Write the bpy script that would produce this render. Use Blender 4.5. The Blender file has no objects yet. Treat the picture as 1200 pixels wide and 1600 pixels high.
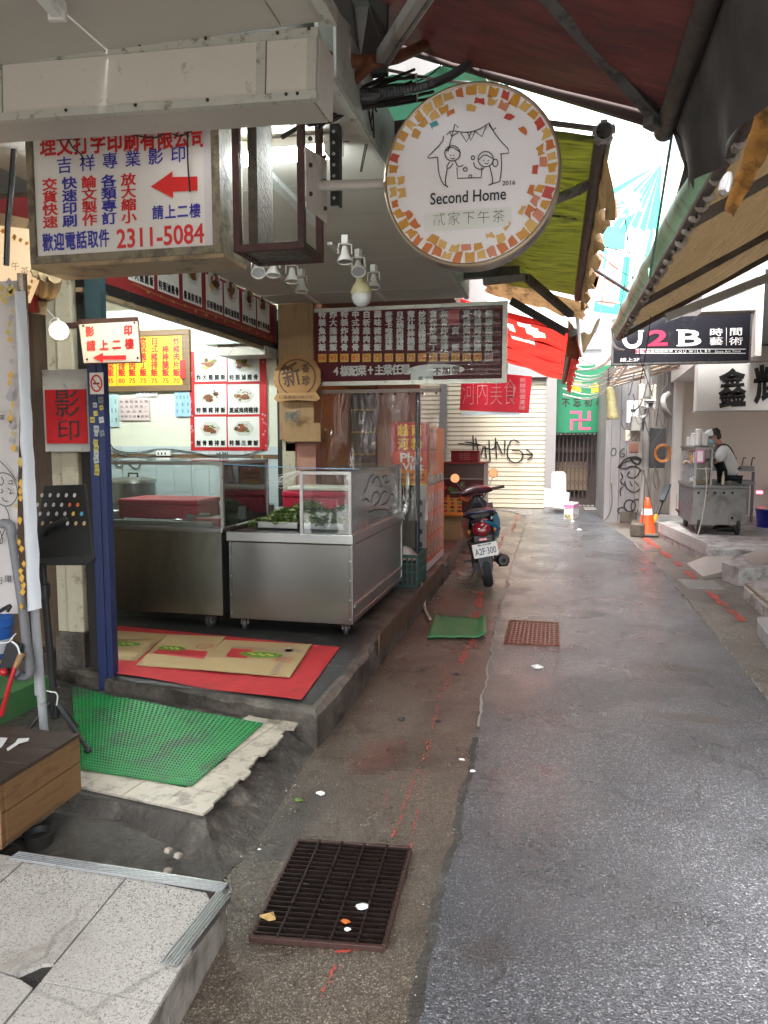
import bpy, bmesh, math, random
from mathutils import Vector, Matrix, Euler, noise
R = math.radians
rnd = random.Random(7)
sc = bpy.context.scene
COL = sc.collection
# ---------------------------------------------------------------- camera
cam = bpy.data.objects.new("camera", bpy.data.cameras.new("camera"))
COL.objects.link(cam)
cam.location = (0, 0, 1.6)
cam.rotation_euler = (R(90 - 5.44), 0, R(13.0))
cam.data.sensor_fit = 'VERTICAL'; cam.data.sensor_height = 36.0
cam.data.lens = 36 * 1155 / 1600
cam.data.clip_start = 0.05; cam.data.clip_end = 1000
sc.camera = cam
# ---------------------------------------------------------------- sky, sun, exposure
SUN_EL, SUN_AZ = 60, 182            # azimuth of the sun, clockwise from +Y
wd = bpy.data.worlds.new("World"); sc.world = wd; wd.use_nodes = True
wn = wd.node_tree.nodes; wl = wd.node_tree.links
sky = wn.new('ShaderNodeTexSky'); sky.sky_type = 'NISHITA'; sky.sun_disc = False
sky.sun_elevation = R(SUN_EL); sky.sun_rotation = R(SUN_AZ)
sky.dust_density = 5.0; sky.air_density = 1.0; sky.ozone_density = 1.0
hsv = wn.new('ShaderNodeHueSaturation'); hsv.inputs['Saturation'].default_value = 0.5
wl.new(sky.outputs[0], hsv.inputs['Color']); wl.new(hsv.outputs[0], wn['Background'].inputs[0])
wn['Background'].inputs[1].default_value = 0.15
sun = bpy.data.objects.new("sun", bpy.data.lights.new("sun", 'SUN')); COL.objects.link(sun)
sun.data.energy = 1.5; sun.data.angle = R(25); sun.data.color = (1, .985, .965)
sun.rotation_euler = Euler((R(90 - SUN_EL), 0, R(180 - SUN_AZ)), 'XYZ')
sc.view_settings.view_transform = 'Standard'; sc.view_settings.look = 'None'
sc.view_settings.exposure = 2.65; sc.view_settings.gamma = 1
sc.cycles.max_bounces = 8; sc.cycles.transparent_max_bounces = 12
sc.cycles.diffuse_bounces = 4; sc.cycles.glossy_bounces = 3; sc.cycles.transmission_bounces = 5
sc.cycles.sample_clamp_indirect = 6; sc.cycles.use_denoising = True
sc.cycles.caustics_reflective = False; sc.cycles.caustics_refractive = False
# ---------------------------------------------------------------- measuring: a pixel of the photograph onto a real plane
CM = cam.rotation_euler.to_matrix(); CO = Vector((0, 0, 1.6))
def ray(u, v): return CM @ Vector(((u - 600) / 1155, (800 - v) / 1155, -1))
def at(u, v, x=None, y=None, z=None):
    d = ray(u, v)
    t = (x / d.x) if x is not None else (y / d.y) if y is not None else ((z - 1.6) / d.z)
    return CO + d * t
# ---------------------------------------------------------------- materials
MATS = {}
def mat(name, col, rough=.55, metal=0, var=.12, vs=6, dirt=None, ds=3, dt=.55, da=.7, bump=0, bs=60, st=None,
        spec=.5, trans=0, alpha=1, em=None, es=1, coat=0, transl=0, rvar=0, dw=.12):
    if name in MATS: return MATS[name]
    m = bpy.data.materials.new(name); MATS[name] = m; m.use_nodes = True
    n = m.node_tree.nodes; l = m.node_tree.links; b = n['Principled BSDF']
    tc = n.new('ShaderNodeTexCoord'); mp = n.new('ShaderNodeMapping'); l.new(tc.outputs['Object'], mp.inputs[0])
    if st: mp.inputs['Scale'].default_value = st
    c = (*col, 1) if len(col) == 3 else col
    out = None
    def nz(scale, det=5, rg=.6):
        t = n.new('ShaderNodeTexNoise'); t.inputs['Scale'].default_value = scale; t.inputs['Detail'].default_value = det
        t.inputs['Roughness'].default_value = rg; l.new(mp.outputs[0], t.inputs['Vector']); return t.outputs[0]
    mx = n.new('ShaderNodeMix'); mx.data_type = 'RGBA'; mx.inputs[6].default_value = tuple(x * (1 - var * 1.6) for x in c[:3]) + (1,)
    mx.inputs[7].default_value = tuple(min(1, x * (1 + var * 1.2)) for x in c[:3]) + (1,)
    l.new(nz(vs), mx.inputs[0]); out = mx.outputs[2]
    if dirt:
        rp = n.new('ShaderNodeMapRange'); rp.inputs[1].default_value = dt; rp.inputs[2].default_value = dt + dw
        rp.inputs[4].default_value = da; l.new(nz(ds, 9, .72), rp.inputs[0])
        m2 = n.new('ShaderNodeMix'); m2.data_type = 'RGBA'; m2.inputs[7].default_value = (*dirt, 1)
        l.new(rp.outputs[0], m2.inputs[0]); l.new(out, m2.inputs[6]); out = m2.outputs[2]
    l.new(out, b.inputs['Base Color'])
    b.inputs['Roughness'].default_value = rough; b.inputs['Metallic'].default_value = metal
    b.inputs['Specular IOR Level'].default_value = spec
    if rvar:
        rr = n.new('ShaderNodeMapRange'); rr.inputs[1].default_value = .3; rr.inputs[2].default_value = .7
        rr.inputs[3].default_value = max(0, rough - rvar); rr.inputs[4].default_value = min(1, rough + rvar)
        l.new(nz(vs * 1.7, 6), rr.inputs[0]); l.new(rr.outputs[0], b.inputs['Roughness'])
    if bump:
        bp = n.new('ShaderNodeBump'); bp.inputs['Strength'].default_value = bump; bp.inputs['Distance'].default_value = .01
        l.new(nz(bs, 4), bp.inputs['Height']); l.new(bp.outputs[0], b.inputs['Normal'])
    if trans: b.inputs['Transmission Weight'].default_value = trans; b.inputs['IOR'].default_value = 1.45
    if coat: b.inputs['Coat Weight'].default_value = coat; b.inputs['Coat Roughness'].default_value = .08
    if em: b.inputs['Emission Color'].default_value = (*em, 1); b.inputs['Emission Strength'].default_value = es
    sh = b.outputs[0]
    if transl:
        t = n.new('ShaderNodeBsdfTranslucent'); l.new(out, t.inputs[0]); ms = n.new('ShaderNodeMixShader'); ms.inputs[0].default_value = transl
        l.new(sh, ms.inputs[1]); l.new(t.outputs[0], ms.inputs[2]); sh = ms.outputs[0]
    if alpha < 1:
        t = n.new('ShaderNodeBsdfTransparent'); ms = n.new('ShaderNodeMixShader'); ms.inputs[0].default_value = alpha
        l.new(t.outputs[0], ms.inputs[1]); l.new(sh, ms.inputs[2]); sh = ms.outputs[0]
    l.new(sh, n['Material Output'].inputs[0])
    return m
GRIME = (.035, .028, .02); RUST = (.12, .035, .012)
# glass as a thin pane: mostly clear, glossy coat
def clear(name, tint=(1, 1, 1), amt=.12, rough=.05, milky=0, bump=0):
    m = bpy.data.materials.new(name); MATS[name] = m; m.use_nodes = True
    n = m.node_tree.nodes; l = m.node_tree.links
    t = n.new('ShaderNodeBsdfTransparent'); t.inputs[0].default_value = (*tint, 1)
    g = n.new('ShaderNodeBsdfGlossy'); g.inputs['Roughness'].default_value = rough; g.inputs[0].default_value = (1, 1, 1, 1)
    d = n.new('ShaderNodeBsdfDiffuse'); d.inputs[0].default_value = (.75, .76, .76, 1)
    tc = n.new('ShaderNodeTexCoord'); nz = n.new('ShaderNodeTexNoise'); nz.inputs['Scale'].default_value = 9; l.new(tc.outputs['Object'], nz.inputs[0])
    f = n.new('ShaderNodeFresnel'); f.inputs[0].default_value = 1.45
    a = n.new('ShaderNodeMath'); a.operation = 'ADD'; a.inputs[1].default_value = amt; l.new(f.outputs[0], a.inputs[0])
    m1 = n.new('ShaderNodeMixShader'); l.new(a.outputs[0], m1.inputs[0]); l.new(t.outputs[0], m1.inputs[1]); l.new(g.outputs[0], m1.inputs[2])
    k = n.new('ShaderNodeMath'); k.operation = 'MULTIPLY'; k.inputs[1].default_value = milky * 2; l.new(nz.outputs[0], k.inputs[0])
    m2 = n.new('ShaderNodeMixShader'); l.new(k.outputs[0], m2.inputs[0]); l.new(m1.outputs[0], m2.inputs[1]); l.new(d.outputs[0], m2.inputs[2])
    if bump:
        bp = n.new('ShaderNodeBump'); bp.inputs['Strength'].default_value = bump; bp.inputs['Distance'].default_value = .03
        w = n.new('ShaderNodeTexNoise'); w.inputs['Scale'].default_value = 5; w.inputs['Distortion'].default_value = 1.5
        mp = n.new('ShaderNodeMapping'); mp.inputs['Scale'].default_value = (2.5, 1, .6); l.new(tc.outputs['Object'], mp.inputs[0]); l.new(mp.outputs[0], w.inputs[0])
        l.new(w.outputs[0], bp.inputs['Height']); l.new(bp.outputs[0], g.inputs['Normal'])
    l.new(m2.outputs[0], n['Material Output'].inputs[0]); return m
# ---------------------------------------------------------------- mesh builder
W = {}
def wm(p): return W.get(p.name, Matrix()) if p else Matrix()
class MB:
    def __init__(s): s.v = []; s.f = []; s.m = []; s.k = 0
    def add(s, vs, fs, k=None):
        o = len(s.v); s.v += [Vector(a) for a in vs]
        for f in fs: s.f.append([o + i for i in f]); s.m.append(s.k if k is None else k)
        return s
    def box(s, a, b, k=None):
        x0, y0, z0 = a; x1, y1, z1 = b
        return s.add([(x0,y0,z0),(x1,y0,z0),(x1,y1,z0),(x0,y1,z0),(x0,y0,z1),(x1,y0,z1),(x1,y1,z1),(x0,y1,z1)],
                     [(0,3,2,1),(4,5,6,7),(0,1,5,4),(1,2,6,5),(2,3,7,6),(3,0,4,7)], k)
    def ob(s, c, size, rot=(0,0,0), k=None):
        M = Euler([R(a) for a in rot]).to_matrix(); c = Vector(c); x, y, z = [q / 2 for q in size]
        vs = [c + M @ Vector(p) for p in [(-x,-y,-z),(x,-y,-z),(x,y,-z),(-x,y,-z),(-x,-y,z),(x,-y,z),(x,y,z),(-x,y,z)]]
        return s.add(vs, [(0,3,2,1),(4,5,6,7),(0,1,5,4),(1,2,6,5),(2,3,7,6),(3,0,4,7)], k)
    def beam(s, p, q, w, h, k=None, up=(0,0,1)):
        p, q = Vector(p), Vector(q); d = (q - p).normalized(); sd = d.cross(Vector(up))
        sd = (Vector((1,0,0)) if sd.length < 1e-4 else sd.normalized()); u = sd.cross(d)
        vs = [e + sd * a * w/2 + u * b * h/2 for e in (p, q) for a, b in ((-1,-1),(1,-1),(1,1),(-1,1))]
        return s.add(vs, [(0,1,2,3),(7,6,5,4),(0,4,5,1),(1,5,6,2),(2,6,7,3),(3,7,4,0)], k)
    def cyl(s, p, q, r, r2=None, n=12, k=None, cap=True):
        p, q = Vector(p), Vector(q); r2 = r if r2 is None else r2; d = (q - p).normalized()
        a = d.orthogonal().normalized(); b = d.cross(a)
        vs = [p + (a * math.cos(t) + b * math.sin(t)) * r for t in [2*math.pi*i/n for i in range(n)]] + \
             [q + (a * math.cos(t) + b * math.sin(t)) * r2 for t in [2*math.pi*i/n for i in range(n)]]
        fs = [(i, (i+1) % n, n + (i+1) % n, n + i) for i in range(n)]
        if cap: fs += [tuple(reversed(range(n))), tuple(range(n, 2*n))]
        return s.add(vs, fs, k)
    def tube(s, pts, r, n=7, k=None, smooth=0):
        pts = [Vector(p) for p in pts]
        for _ in range(smooth):
            q = [pts[0]]
            for a, b in zip(pts, pts[1:]): q += [a.lerp(b, .25), a.lerp(b, .75)]
            pts = q + [pts[-1]]
        vs = []; fs = []; m = len(pts); prev = None
        for i, p in enumerate(pts):
            d = (pts[min(i+1, m-1)] - pts[max(i-1, 0)]).normalized()
            a = d.orthogonal().normalized() if prev is None else (prev - d * prev.dot(d)).normalized()
            prev = a; b = d.cross(a); rr = r[i * (len(r) - 1) // (m - 1)] if isinstance(r, (list, tuple)) else r
            vs += [p + (a * math.cos(2*math.pi*j/n) + b * math.sin(2*math.pi*j/n)) * rr for j in range(n)]
        for i in range(m - 1):
            fs += [(i*n+j, i*n+(j+1) % n, (i+1)*n+(j+1) % n, (i+1)*n+j) for j in range(n)]
        fs += [tuple(reversed(range(n))), tuple(range((m-1)*n, m*n))]
        return s.add(vs, fs, k)
    def lathe(s, o, prof, n=16, axis=(0,0,1), k=None):
        o = Vector(o); ax = Vector(axis).normalized(); a = ax.orthogonal().normalized(); b = ax.cross(a); vs = []; fs = []
        for r, h in prof:
            vs += [o + ax * h + (a * math.cos(2*math.pi*j/n) + b * math.sin(2*math.pi*j/n)) * r for j in range(n)]
        for i in range(len(prof) - 1):
            fs += [(i*n+j, i*n+(j+1) % n, (i+1)*n+(j+1) % n, (i+1)*n+j) for j in range(n)]
        return s.add(vs, fs, k)
    def ball(s, c, r, n=10, k=None):
        rx, ry, rz = (r, r, r) if not isinstance(r, (list, tuple)) else r; m = max(5, n // 2 + 1); vs = []; fs = []
        for i in range(m + 1):
            a = math.pi * i / m
            vs += [Vector(c) + Vector((rx*math.sin(a)*math.cos(2*math.pi*j/n), ry*math.sin(a)*math.sin(2*math.pi*j/n), rz*math.cos(a))) for j in range(n)]
        for i in range(m): fs += [(i*n+j, (i+1)*n+j, (i+1)*n+(j+1) % n, i*n+(j+1) % n) for j in range(n)]
        return s.add(vs, fs, k)
    def grid(s, fn, nu, nv, k=None, skip=None):
        vs = [fn(i/nu, j/nv) for j in range(nv+1) for i in range(nu+1)]
        fs = [(j*(nu+1)+i, j*(nu+1)+i+1, (j+1)*(nu+1)+i+1, (j+1)*(nu+1)+i) for j in range(nv) for i in range(nu) if not (skip and skip(i, j))]
        return s.add(vs, fs, k)
    def loft(s, secs, n=16, k=None, cap=True):
        """rings: (centre, halfwidth, halfheight, axisX, axisY, power)"""
        vs = []
        for c, w, h, X, Y, pw in secs:
            c, X, Y = Vector(c), Vector(X), Vector(Y)
            for j in range(n):
                t = 2*math.pi*j/n; a, b = math.cos(t), math.sin(t)
                vs.append(c + X * w * math.copysign(abs(a) ** pw, a) + Y * h * math.copysign(abs(b) ** pw, b))
        m = len(secs); fs = []
        for i in range(m - 1): fs += [(i*n+j, i*n+(j+1) % n, (i+1)*n+(j+1) % n, (i+1)*n+j) for j in range(n)]
        if cap: fs += [tuple(reversed(range(n))), tuple(range((m-1)*n, m*n))]
        return s.add(vs, fs, k)
    def prism(s, pts, N, d, k=None):
        pts = [Vector(p) for p in pts]; n = len(pts); N = Vector(N) * d
        return s.add(pts + [p + N for p in pts], [tuple(reversed(range(n))), tuple(range(n, 2*n))] + [(i, (i+1) % n, n+(i+1) % n, n+i) for i in range(n)], k)
    def build(s, name, m, parent=None, smooth=False, label=None, cat=None, group=None, kind=None, bev=0, fix=True):
        ms = m if isinstance(m, (list, tuple)) else [m]
        if parent is None:
            xs = [v.x for v in s.v]; ys = [v.y for v in s.v]; zs = [v.z for v in s.v]
            L = Vector(((min(xs)+max(xs))/2, (min(ys)+max(ys))/2, min(zs))) if kind != 'structure' else Vector()
            T = Matrix.Translation(L)
        else: T = wm(parent)
        inv = T.inverted(); me = bpy.data.meshes.new(name)
        me.from_pydata([inv @ v for v in s.v], [], s.f)
        for q in ms: me.materials.append(q)
        if len(ms) > 1: me.polygons.foreach_set('material_index', s.m)
        if fix:
            b = bmesh.new(); b.from_mesh(me); bmesh.ops.recalc_face_normals(b, faces=b.faces); b.to_mesh(me); b.free()
        if smooth:
            me.polygons.foreach_set('use_smooth', [True] * len(me.polygons))
            try: me.set_sharp_from_angle(angle=R(40 if smooth is True else smooth))
            except Exception: pass
        o = bpy.data.objects.new(name, me); COL.objects.link(o)
        if parent: o.parent = parent
        else: o.location = T.translation
        W[o.name] = T
        if bev:
            mo = o.modifiers.new('bevel', 'BEVEL'); mo.width = bev; mo.segments = 2; mo.limit_method = 'ANGLE'; mo.angle_limit = R(40)
        if label: o['label'] = label
        if cat: o['category'] = cat
        if group: o['group'] = group
        if kind: o['kind'] = kind
        return o
def thing(name, label, cat, loc=(0,0,0), rz=0, group=None, kind=None, rot=None):
    o = bpy.data.objects.new(name, None); COL.objects.link(o); o.location = loc; o.rotation_euler = rot or (0, 0, R(rz))
    o['label'] = label; o['category'] = cat; o.empty_display_size = .1
    if group: o['group'] = group
    if kind: o['kind'] = kind
    W[o.name] = Matrix.LocRotScale(Vector(loc), o.rotation_euler, None); return o
def place(o, loc, rz=0, rot=None): o.location = loc; o.rotation_euler = rot or (0, 0, R(rz)); return o
def dup(o, parent=None, **props):
    c = o.copy(); COL.objects.link(c); c.parent = parent; W[c.name] = wm(o)
    for ch in o.children: dup(ch, c)
    for k, v in props.items(): c[k] = v
    return c
def piece(me, name, loc, parent, rot=None, scale=None):
    o = bpy.data.objects.new(name, me); COL.objects.link(o); o.parent = parent
    L = Matrix.LocRotScale(Vector(loc), Euler(rot or (0,0,0)), Vector(scale or (1,1,1)))
    o.matrix_local = wm(parent).inverted() @ L if parent else L
    return o
# ---------------------------------------------------------------- lettering
GC = {}
def glyph(ch, off=0.0):
    if (ch, off) in GC: return GC[ch, off]
    c = bpy.data.curves.new('t', 'FONT'); c.body = ch; c.resolution_u = 3; ob_ = off if off > 0 else 0; c.offset = min(off, 0)
    o = bpy.data.objects.new('t', c); me = bpy.data.meshes.new_from_object(o)
    r = ([(v.co.x, v.co.y) for v in me.vertices], [list(p.vertices) for p in me.polygons])
    bpy.data.objects.remove(o); bpy.data.curves.remove(c); bpy.data.meshes.remove(me)
    if ob_:                       # bolder strokes: push the outline outwards
        V, Fs = r; cnt = {}
        for f in Fs:
            ar = sum(V[f[i]][0]*V[f[(i+1) % len(f)]][1] - V[f[(i+1) % len(f)]][0]*V[f[i]][1] for i in range(len(f)))
            f = f if ar > 0 else f[::-1]
            for a, b in zip(f, f[1:] + f[:1]): cnt[(a, b)] = cnt.get((a, b), 0) + 1
        nn = {}
        for (a, b) in cnt:
            if (b, a) in cnt: continue
            dx, dy = V[b][0]-V[a][0], V[b][1]-V[a][1]; L = math.hypot(dx, dy) or 1
            for k in (a, b): q = nn.setdefault(k, []); q.append((dy/L, -dx/L))
        out = []
        for i, (x, y) in enumerate(V):
            if i in nn:
                sx, sy = sum(q[0] for q in nn[i]), sum(q[1] for q in nn[i]); L = math.hypot(sx, sy)
                if L > .3: d = ob_ * min(1.6, 2 / L * (len(nn[i]) / 2)); x += sx / L * d; y += sy / L * d
            out.append((x, y))
        r = (out, Fs)
    GC[ch, off] = r; return r
class Fr:
    """a flat sheet in the world: origin, right and up directions; draws print on itself in metres"""
    def __init__(s, O, X=(1,0,0), Y=(0,0,1)):
        s.O = Vector(O); s.X = Vector(X).normalized(); s.Y = Vector(Y).normalized(); s.N = s.X.cross(s.Y)
    def p(s, x, y, l=0): return s.O + s.X * x + s.Y * y + s.N * l
    def uv(s, u, v):
        d = ray(u, v); t = (s.O - CO).dot(s.N) / d.dot(s.N); q = CO + d * t - s.O; return q.dot(s.X), q.dot(s.Y)
    def sc(s, u, v, w, h):
        a, b = s.uv(u - w/2, v), s.uv(u + w/2, v); c, d = s.uv(u, v - h/2), s.uv(u, v + h/2)
        return math.dist(a, b), math.dist(c, d)
    def poly(s, mb, pts, l=.002, k=None): mb.add([s.p(x, y, l) for x, y in pts], [tuple(range(len(pts)))], k)
    def rect(s, mb, x0, y0, x1, y1, l=.002, k=None): s.poly(mb, [(x0,y0),(x1,y0),(x1,y1),(x0,y1)], l, k)
    def ell(s, mb, cx, cy, rx, ry, l=.002, k=None, n=20, jit=0, sd=0):
        q = random.Random(sd)
        s.poly(mb, [(cx + rx * (1 + q.uniform(-jit, jit)) * math.cos(2*math.pi*i/n), cy + ry * (1 + q.uniform(-jit, jit)) * math.sin(2*math.pi*i/n)) for i in range(n)], l, k)
    def line(s, mb, pts, w, l=.002, k=None, smooth=0):
        P = [Vector(p) for p in pts]
        for _ in range(smooth):
            q = [P[0]]
            for a, b in zip(P, P[1:]): q += [a.lerp(b, .25), a.lerp(b, .75)]
            P = q + [P[-1]]
        L = []
        for i, p in enumerate(P):
            d = (P[min(i+1, len(P)-1)] - P[max(i-1, 0)])
            d = d.normalized() if d.length > 1e-9 else Vector((1, 0)); nn = Vector((-d.y, d.x)) * w / 2; L.append((p + nn, p - nn))
        for (a, b), (c, d) in zip(L, L[1:]): s.poly(mb, [a, b, d, c], l, k)
    def linep(s, mb, px, w, l=.002, k=None, smooth=0): s.line(mb, [s.uv(*p) for p in px], w, l, k, smooth)
    def text(s, mb, t, cx, cy, w, h, l=.002, off=0.0, k=None, em=False, tilt=0):
        vs, fs = glyph(t, off)
        if not vs: return
        if em: ox, oy, ww, hh = .5, .38, 1.0, 1.0
        else:
            xs = [v[0] for v in vs]; ys = [v[1] for v in vs]
            ox, oy, ww, hh = (min(xs)+max(xs))/2, (min(ys)+max(ys))/2, max(xs)-min(xs) or 1, max(ys)-min(ys) or 1
        ct, sn = math.cos(R(tilt)), math.sin(R(tilt)); out = []
        for x, y in vs:
            a, b = (x-ox)/ww*w, (y-oy)/hh*h; out.append(s.p(cx + a*ct - b*sn, cy + a*sn + b*ct, l))
        mb.add(out, fs, k)
    def fp(s, mb, t, u, v, w, h, l=.002, off=0.0, k=None, tilt=0):
        x, y = s.uv(u, v); a, b = s.sc(u, v, w, h); s.text(mb, t, x, y, a, b, l, off, k, False, tilt)
    def row(s, mb, t, p0, p1, w, h, l=.002, off=0.03, k=None, tilt=0):
        n = len(t)
        for i, ch in enumerate(t):
            f = i / max(1, n - 1); u, v = p0[0] + (p1[0]-p0[0])*f, p0[1] + (p1[1]-p0[1])*f
            if ch == ' ': continue
            x, y = s.uv(u, v); a, b = s.sc(u, v, w, h)
            if ord(ch) < 0x2000: s.text(mb, ch, x, y, a * .62, b * .8, l, off, k, False, tilt)
            else: s.text(mb, ch, x, y, a, b, l, off, k, True, tilt)
    def rowm(s, mb, t, x0, y0, x1, y1, w, h, l=.002, off=0.03, k=None):
        for i, ch in enumerate(t):
            f = i / max(1, len(t) - 1)
            if ch != ' ': s.text(mb, ch, x0 + (x1-x0)*f, y0 + (y1-y0)*f, w if ord(ch) >= 0x2000 else w*.62, h if ord(ch) >= 0x2000 else h*.8, l, off, k, ord(ch) >= 0x2000)
def slab(name, outline, z0, z1, m, jit=.006, cham=.018, step=.09, **kw):
    pts = []; n = len(outline)
    for i in range(n):
        a, b = Vector(outline[i]), Vector(outline[(i+1) % n]); c = max(1, int((b-a).length / step))
        pts += [a.lerp(b, t / c) for t in range(c)]
    n = len(pts); area = sum(pts[i].x*pts[(i+1) % n].y - pts[(i+1) % n].x*pts[i].y for i in range(n))
    if area < 0: pts.reverse()
    q = random.Random(len(pts)); nr = []
    for i in range(n):
        d = (pts[(i+1) % n] - pts[i-1]).normalized(); nr.append(Vector((d.y, -d.x)))
    j = [q.uniform(-jit, jit) for _ in pts]; c = [cham * q.uniform(.5, 1.6) for _ in pts]
    A = [(*(pts[i] + nr[i]*j[i]), z0) for i in range(n)]
    B = [(*(pts[i] + nr[i]*j[i]*1.3), z1 - c[i]) for i in range(n)]
    C = [(*(pts[i] - nr[i]*c[i]), z1) for i in range(n)]
    mb = MB(); mb.add(A + B + C, [(i, (i+1) % n, n+(i+1) % n, n+i) for i in range(n)] + [(n+i, n+(i+1) % n, 2*n+(i+1) % n, 2*n+i) for i in range(n)] + [tuple(range(2*n, 3*n)), tuple(reversed(range(n)))])
    return mb.build(name, m, **kw)
# ================================================================ MATERIAL SET
def ground_mat(name, c1, c2, c3, vscale, rough, rr, bump, bd, stain=None, blots=(), spec=.5, sthr=.5, film=0, crack=0):
    m = bpy.data.materials.new(name); m.use_nodes = True; MATS[name] = m
    n = m.node_tree.nodes; l = m.node_tree.links; b = n['Principled BSDF']
    tc = n.new('ShaderNodeTexCoord')
    v = n.new('ShaderNodeTexVoronoi'); v.inputs['Scale'].default_value = vscale; v.inputs['Randomness'].default_value = 1; l.new(tc.outputs['Object'], v.inputs[0])
    v2 = n.new('ShaderNodeTexVoronoi'); v2.inputs['Scale'].default_value = vscale * .45; l.new(tc.outputs['Object'], v2.inputs[0])
    def nz(s, d=6, r=.65, dist=0):
        t = n.new('ShaderNodeTexNoise'); t.inputs['Scale'].default_value = s; t.inputs['Detail'].default_value = d; t.inputs['Roughness'].default_value = r
        t.inputs['Distortion'].default_value = dist; l.new(tc.outputs['Object'], t.inputs[0]); return t.outputs[0]
    def ramp(o, a, b_, x=0., y=1.):
        t = n.new('ShaderNodeMapRange'); t.inputs[1].default_value = a; t.inputs[2].default_value = b_; t.inputs[3].default_value = x; t.inputs[4].default_value = y; l.new(o, t.inputs[0]); return t.outputs[0]
    def mix(f, a, c):
        t = n.new('ShaderNodeMix'); t.data_type = 'RGBA'; l.new(f, t.inputs[0])
        for i, q in ((6, a), (7, c)):
            if isinstance(q, tuple): t.inputs[i].default_value = (*q, 1)
            else: l.new(q, t.inputs[i])
        return t.outputs[2]
    sep = n.new('ShaderNodeSeparateColor'); l.new(v.outputs['Color'], sep.inputs[0])
    col = mix(ramp(sep.outputs[0], .1, .95), c1, c2)
    col = mix(ramp(sep.outputs[1], .86, .93), col, c3)
    big = nz(1.1, 7, .62, .3)
    wet = ramp(big, .42, .6)
    col = mix(ramp(big, .40, .62, 0, .55), col, c1)
    if stain: col = mix(ramp(nz(2.3, 8, .7, .6), sthr, sthr + .14, 0, .75), col, stain)
    if crack:
        cv = n.new('ShaderNodeTexVoronoi'); cv.feature = 'DISTANCE_TO_EDGE'; cv.inputs['Scale'].default_value = 1.1
        vm = n.new('ShaderNodeVectorMath'); vm.operation = 'MULTIPLY_ADD'; wn_ = n.new('ShaderNodeTexNoise'); wn_.inputs['Scale'].default_value = 6; wn_.inputs['Detail'].default_value = 6; l.new(tc.outputs['Object'], wn_.inputs[0])
        l.new(wn_.outputs['Color'], vm.inputs[0]); vm.inputs[1].default_value = (.18, .18, 0); l.new(tc.outputs['Object'], vm.inputs[2]); l.new(vm.outputs[0], cv.inputs[0])
        ck = n.new('ShaderNodeMath'); ck.operation = 'MULTIPLY'; l.new(ramp(cv.outputs['Distance'], .002, .009, crack, 0), ck.inputs[0]); l.new(ramp(nz(.8, 3), .48, .56), ck.inputs[1]); col = mix(ck.outputs[0], col, (.012, .011, .010))
        col = mix(ramp(nz(.45, 3, .5, 1.0), .47, .53, 0, .35), col, c1)
    for (bx, by, rx, ry, bc, am) in blots:      # stains, and painted red awning light on the gutter, each in its place
        mp = n.new('ShaderNodeMapping'); mp.inputs['Location'].default_value = (-bx/rx, -by/ry, 0); mp.inputs['Scale'].default_value = (1/rx, 1/ry, 0)
        l.new(tc.outputs['Object'], mp.inputs[0]); ad = n.new('ShaderNodeVectorMath'); ad.operation = 'LENGTH'; l.new(mp.outputs[0], ad.inputs[0])
        su = n.new('ShaderNodeMath'); su.operation = 'MULTIPLY_ADD'; l.new(nz(3.5, 7, .7), su.inputs[0]); su.inputs[1].default_value = 1.6; l.new(ad.outputs['Value'], su.inputs[2])
        col = mix(ramp(su.outputs[0], 1.15, 1.75, am, 0), col, bc)
    l.new(col, b.inputs['Base Color'])
    rgh = ramp(big, .35, .62, rough + rr, rough - rr); l.new(rgh, b.inputs['Roughness'])
    b.inputs['Specular IOR Level'].default_value = spec
    h = n.new('ShaderNodeMath'); h.operation = 'MULTIPLY_ADD'; l.new(ramp(v.outputs['Distance'], 0, .6, 1, 0), h.inputs[0]); h.inputs[1].default_value = 1.0
    l.new(ramp(v2.outputs['Distance'], 0, .6, .8, 0), h.inputs[2])
    bp = n.new('ShaderNodeBump'); bp.inputs['Strength'].default_value = bump; bp.inputs['Distance'].default_value = bd; l.new(h.outputs[0], bp.inputs['Height'])
    bp2 = n.new('ShaderNodeBump'); bp2.inputs['Strength'].default_value = .5; bp2.inputs['Distance'].default_value = .02; l.new(nz(5, 5), bp2.inputs['Height'])
    l.new(bp.outputs[0], bp2.inputs['Normal']); l.new(bp2.outputs[0], b.inputs['Normal'])
    if film:                                     # water film lying over the grain
        b.inputs['Coat IOR'].default_value = 1.5; b.inputs['Coat Roughness'].default_value = .16
        l.new(ramp(nz(1.7, 6, .65, .5), .36, .60, film, film*.25), b.inputs['Coat Weight'])
        bp3 = n.new('ShaderNodeBump'); bp3.inputs['Strength'].default_value = .45; bp3.inputs['Distance'].default_value = .004
        l.new(h.outputs[0], bp3.inputs['Height']); l.new(bp3.outputs[0], b.inputs['Coat Normal'])
    return m
def wz(u, v): p = at(u, v, z=0); return p.x, p.y
BR = (.034, .026, .018)
asph = ground_mat('asphalt', (.024, .027, .033), (.104, .114, .130), (.29, .30, .32), 170, .33, .10, .85, .005, (.034, .029, .023), spec=1.0, sthr=.63,
    blots=[(*wz(1050,1046), .34, .16, BR, .85), (*wz(1080,1125), .30, .10, BR, .8), (*wz(985,935), .25, .3, BR, .5), (*wz(790,1090), .25, .5, BR, .35), (*wz(905,855), .2, .5, BR, .4), (*wz(760,1500), .12, .10, BR, .5)], film=.9, crack=.8)
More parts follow.
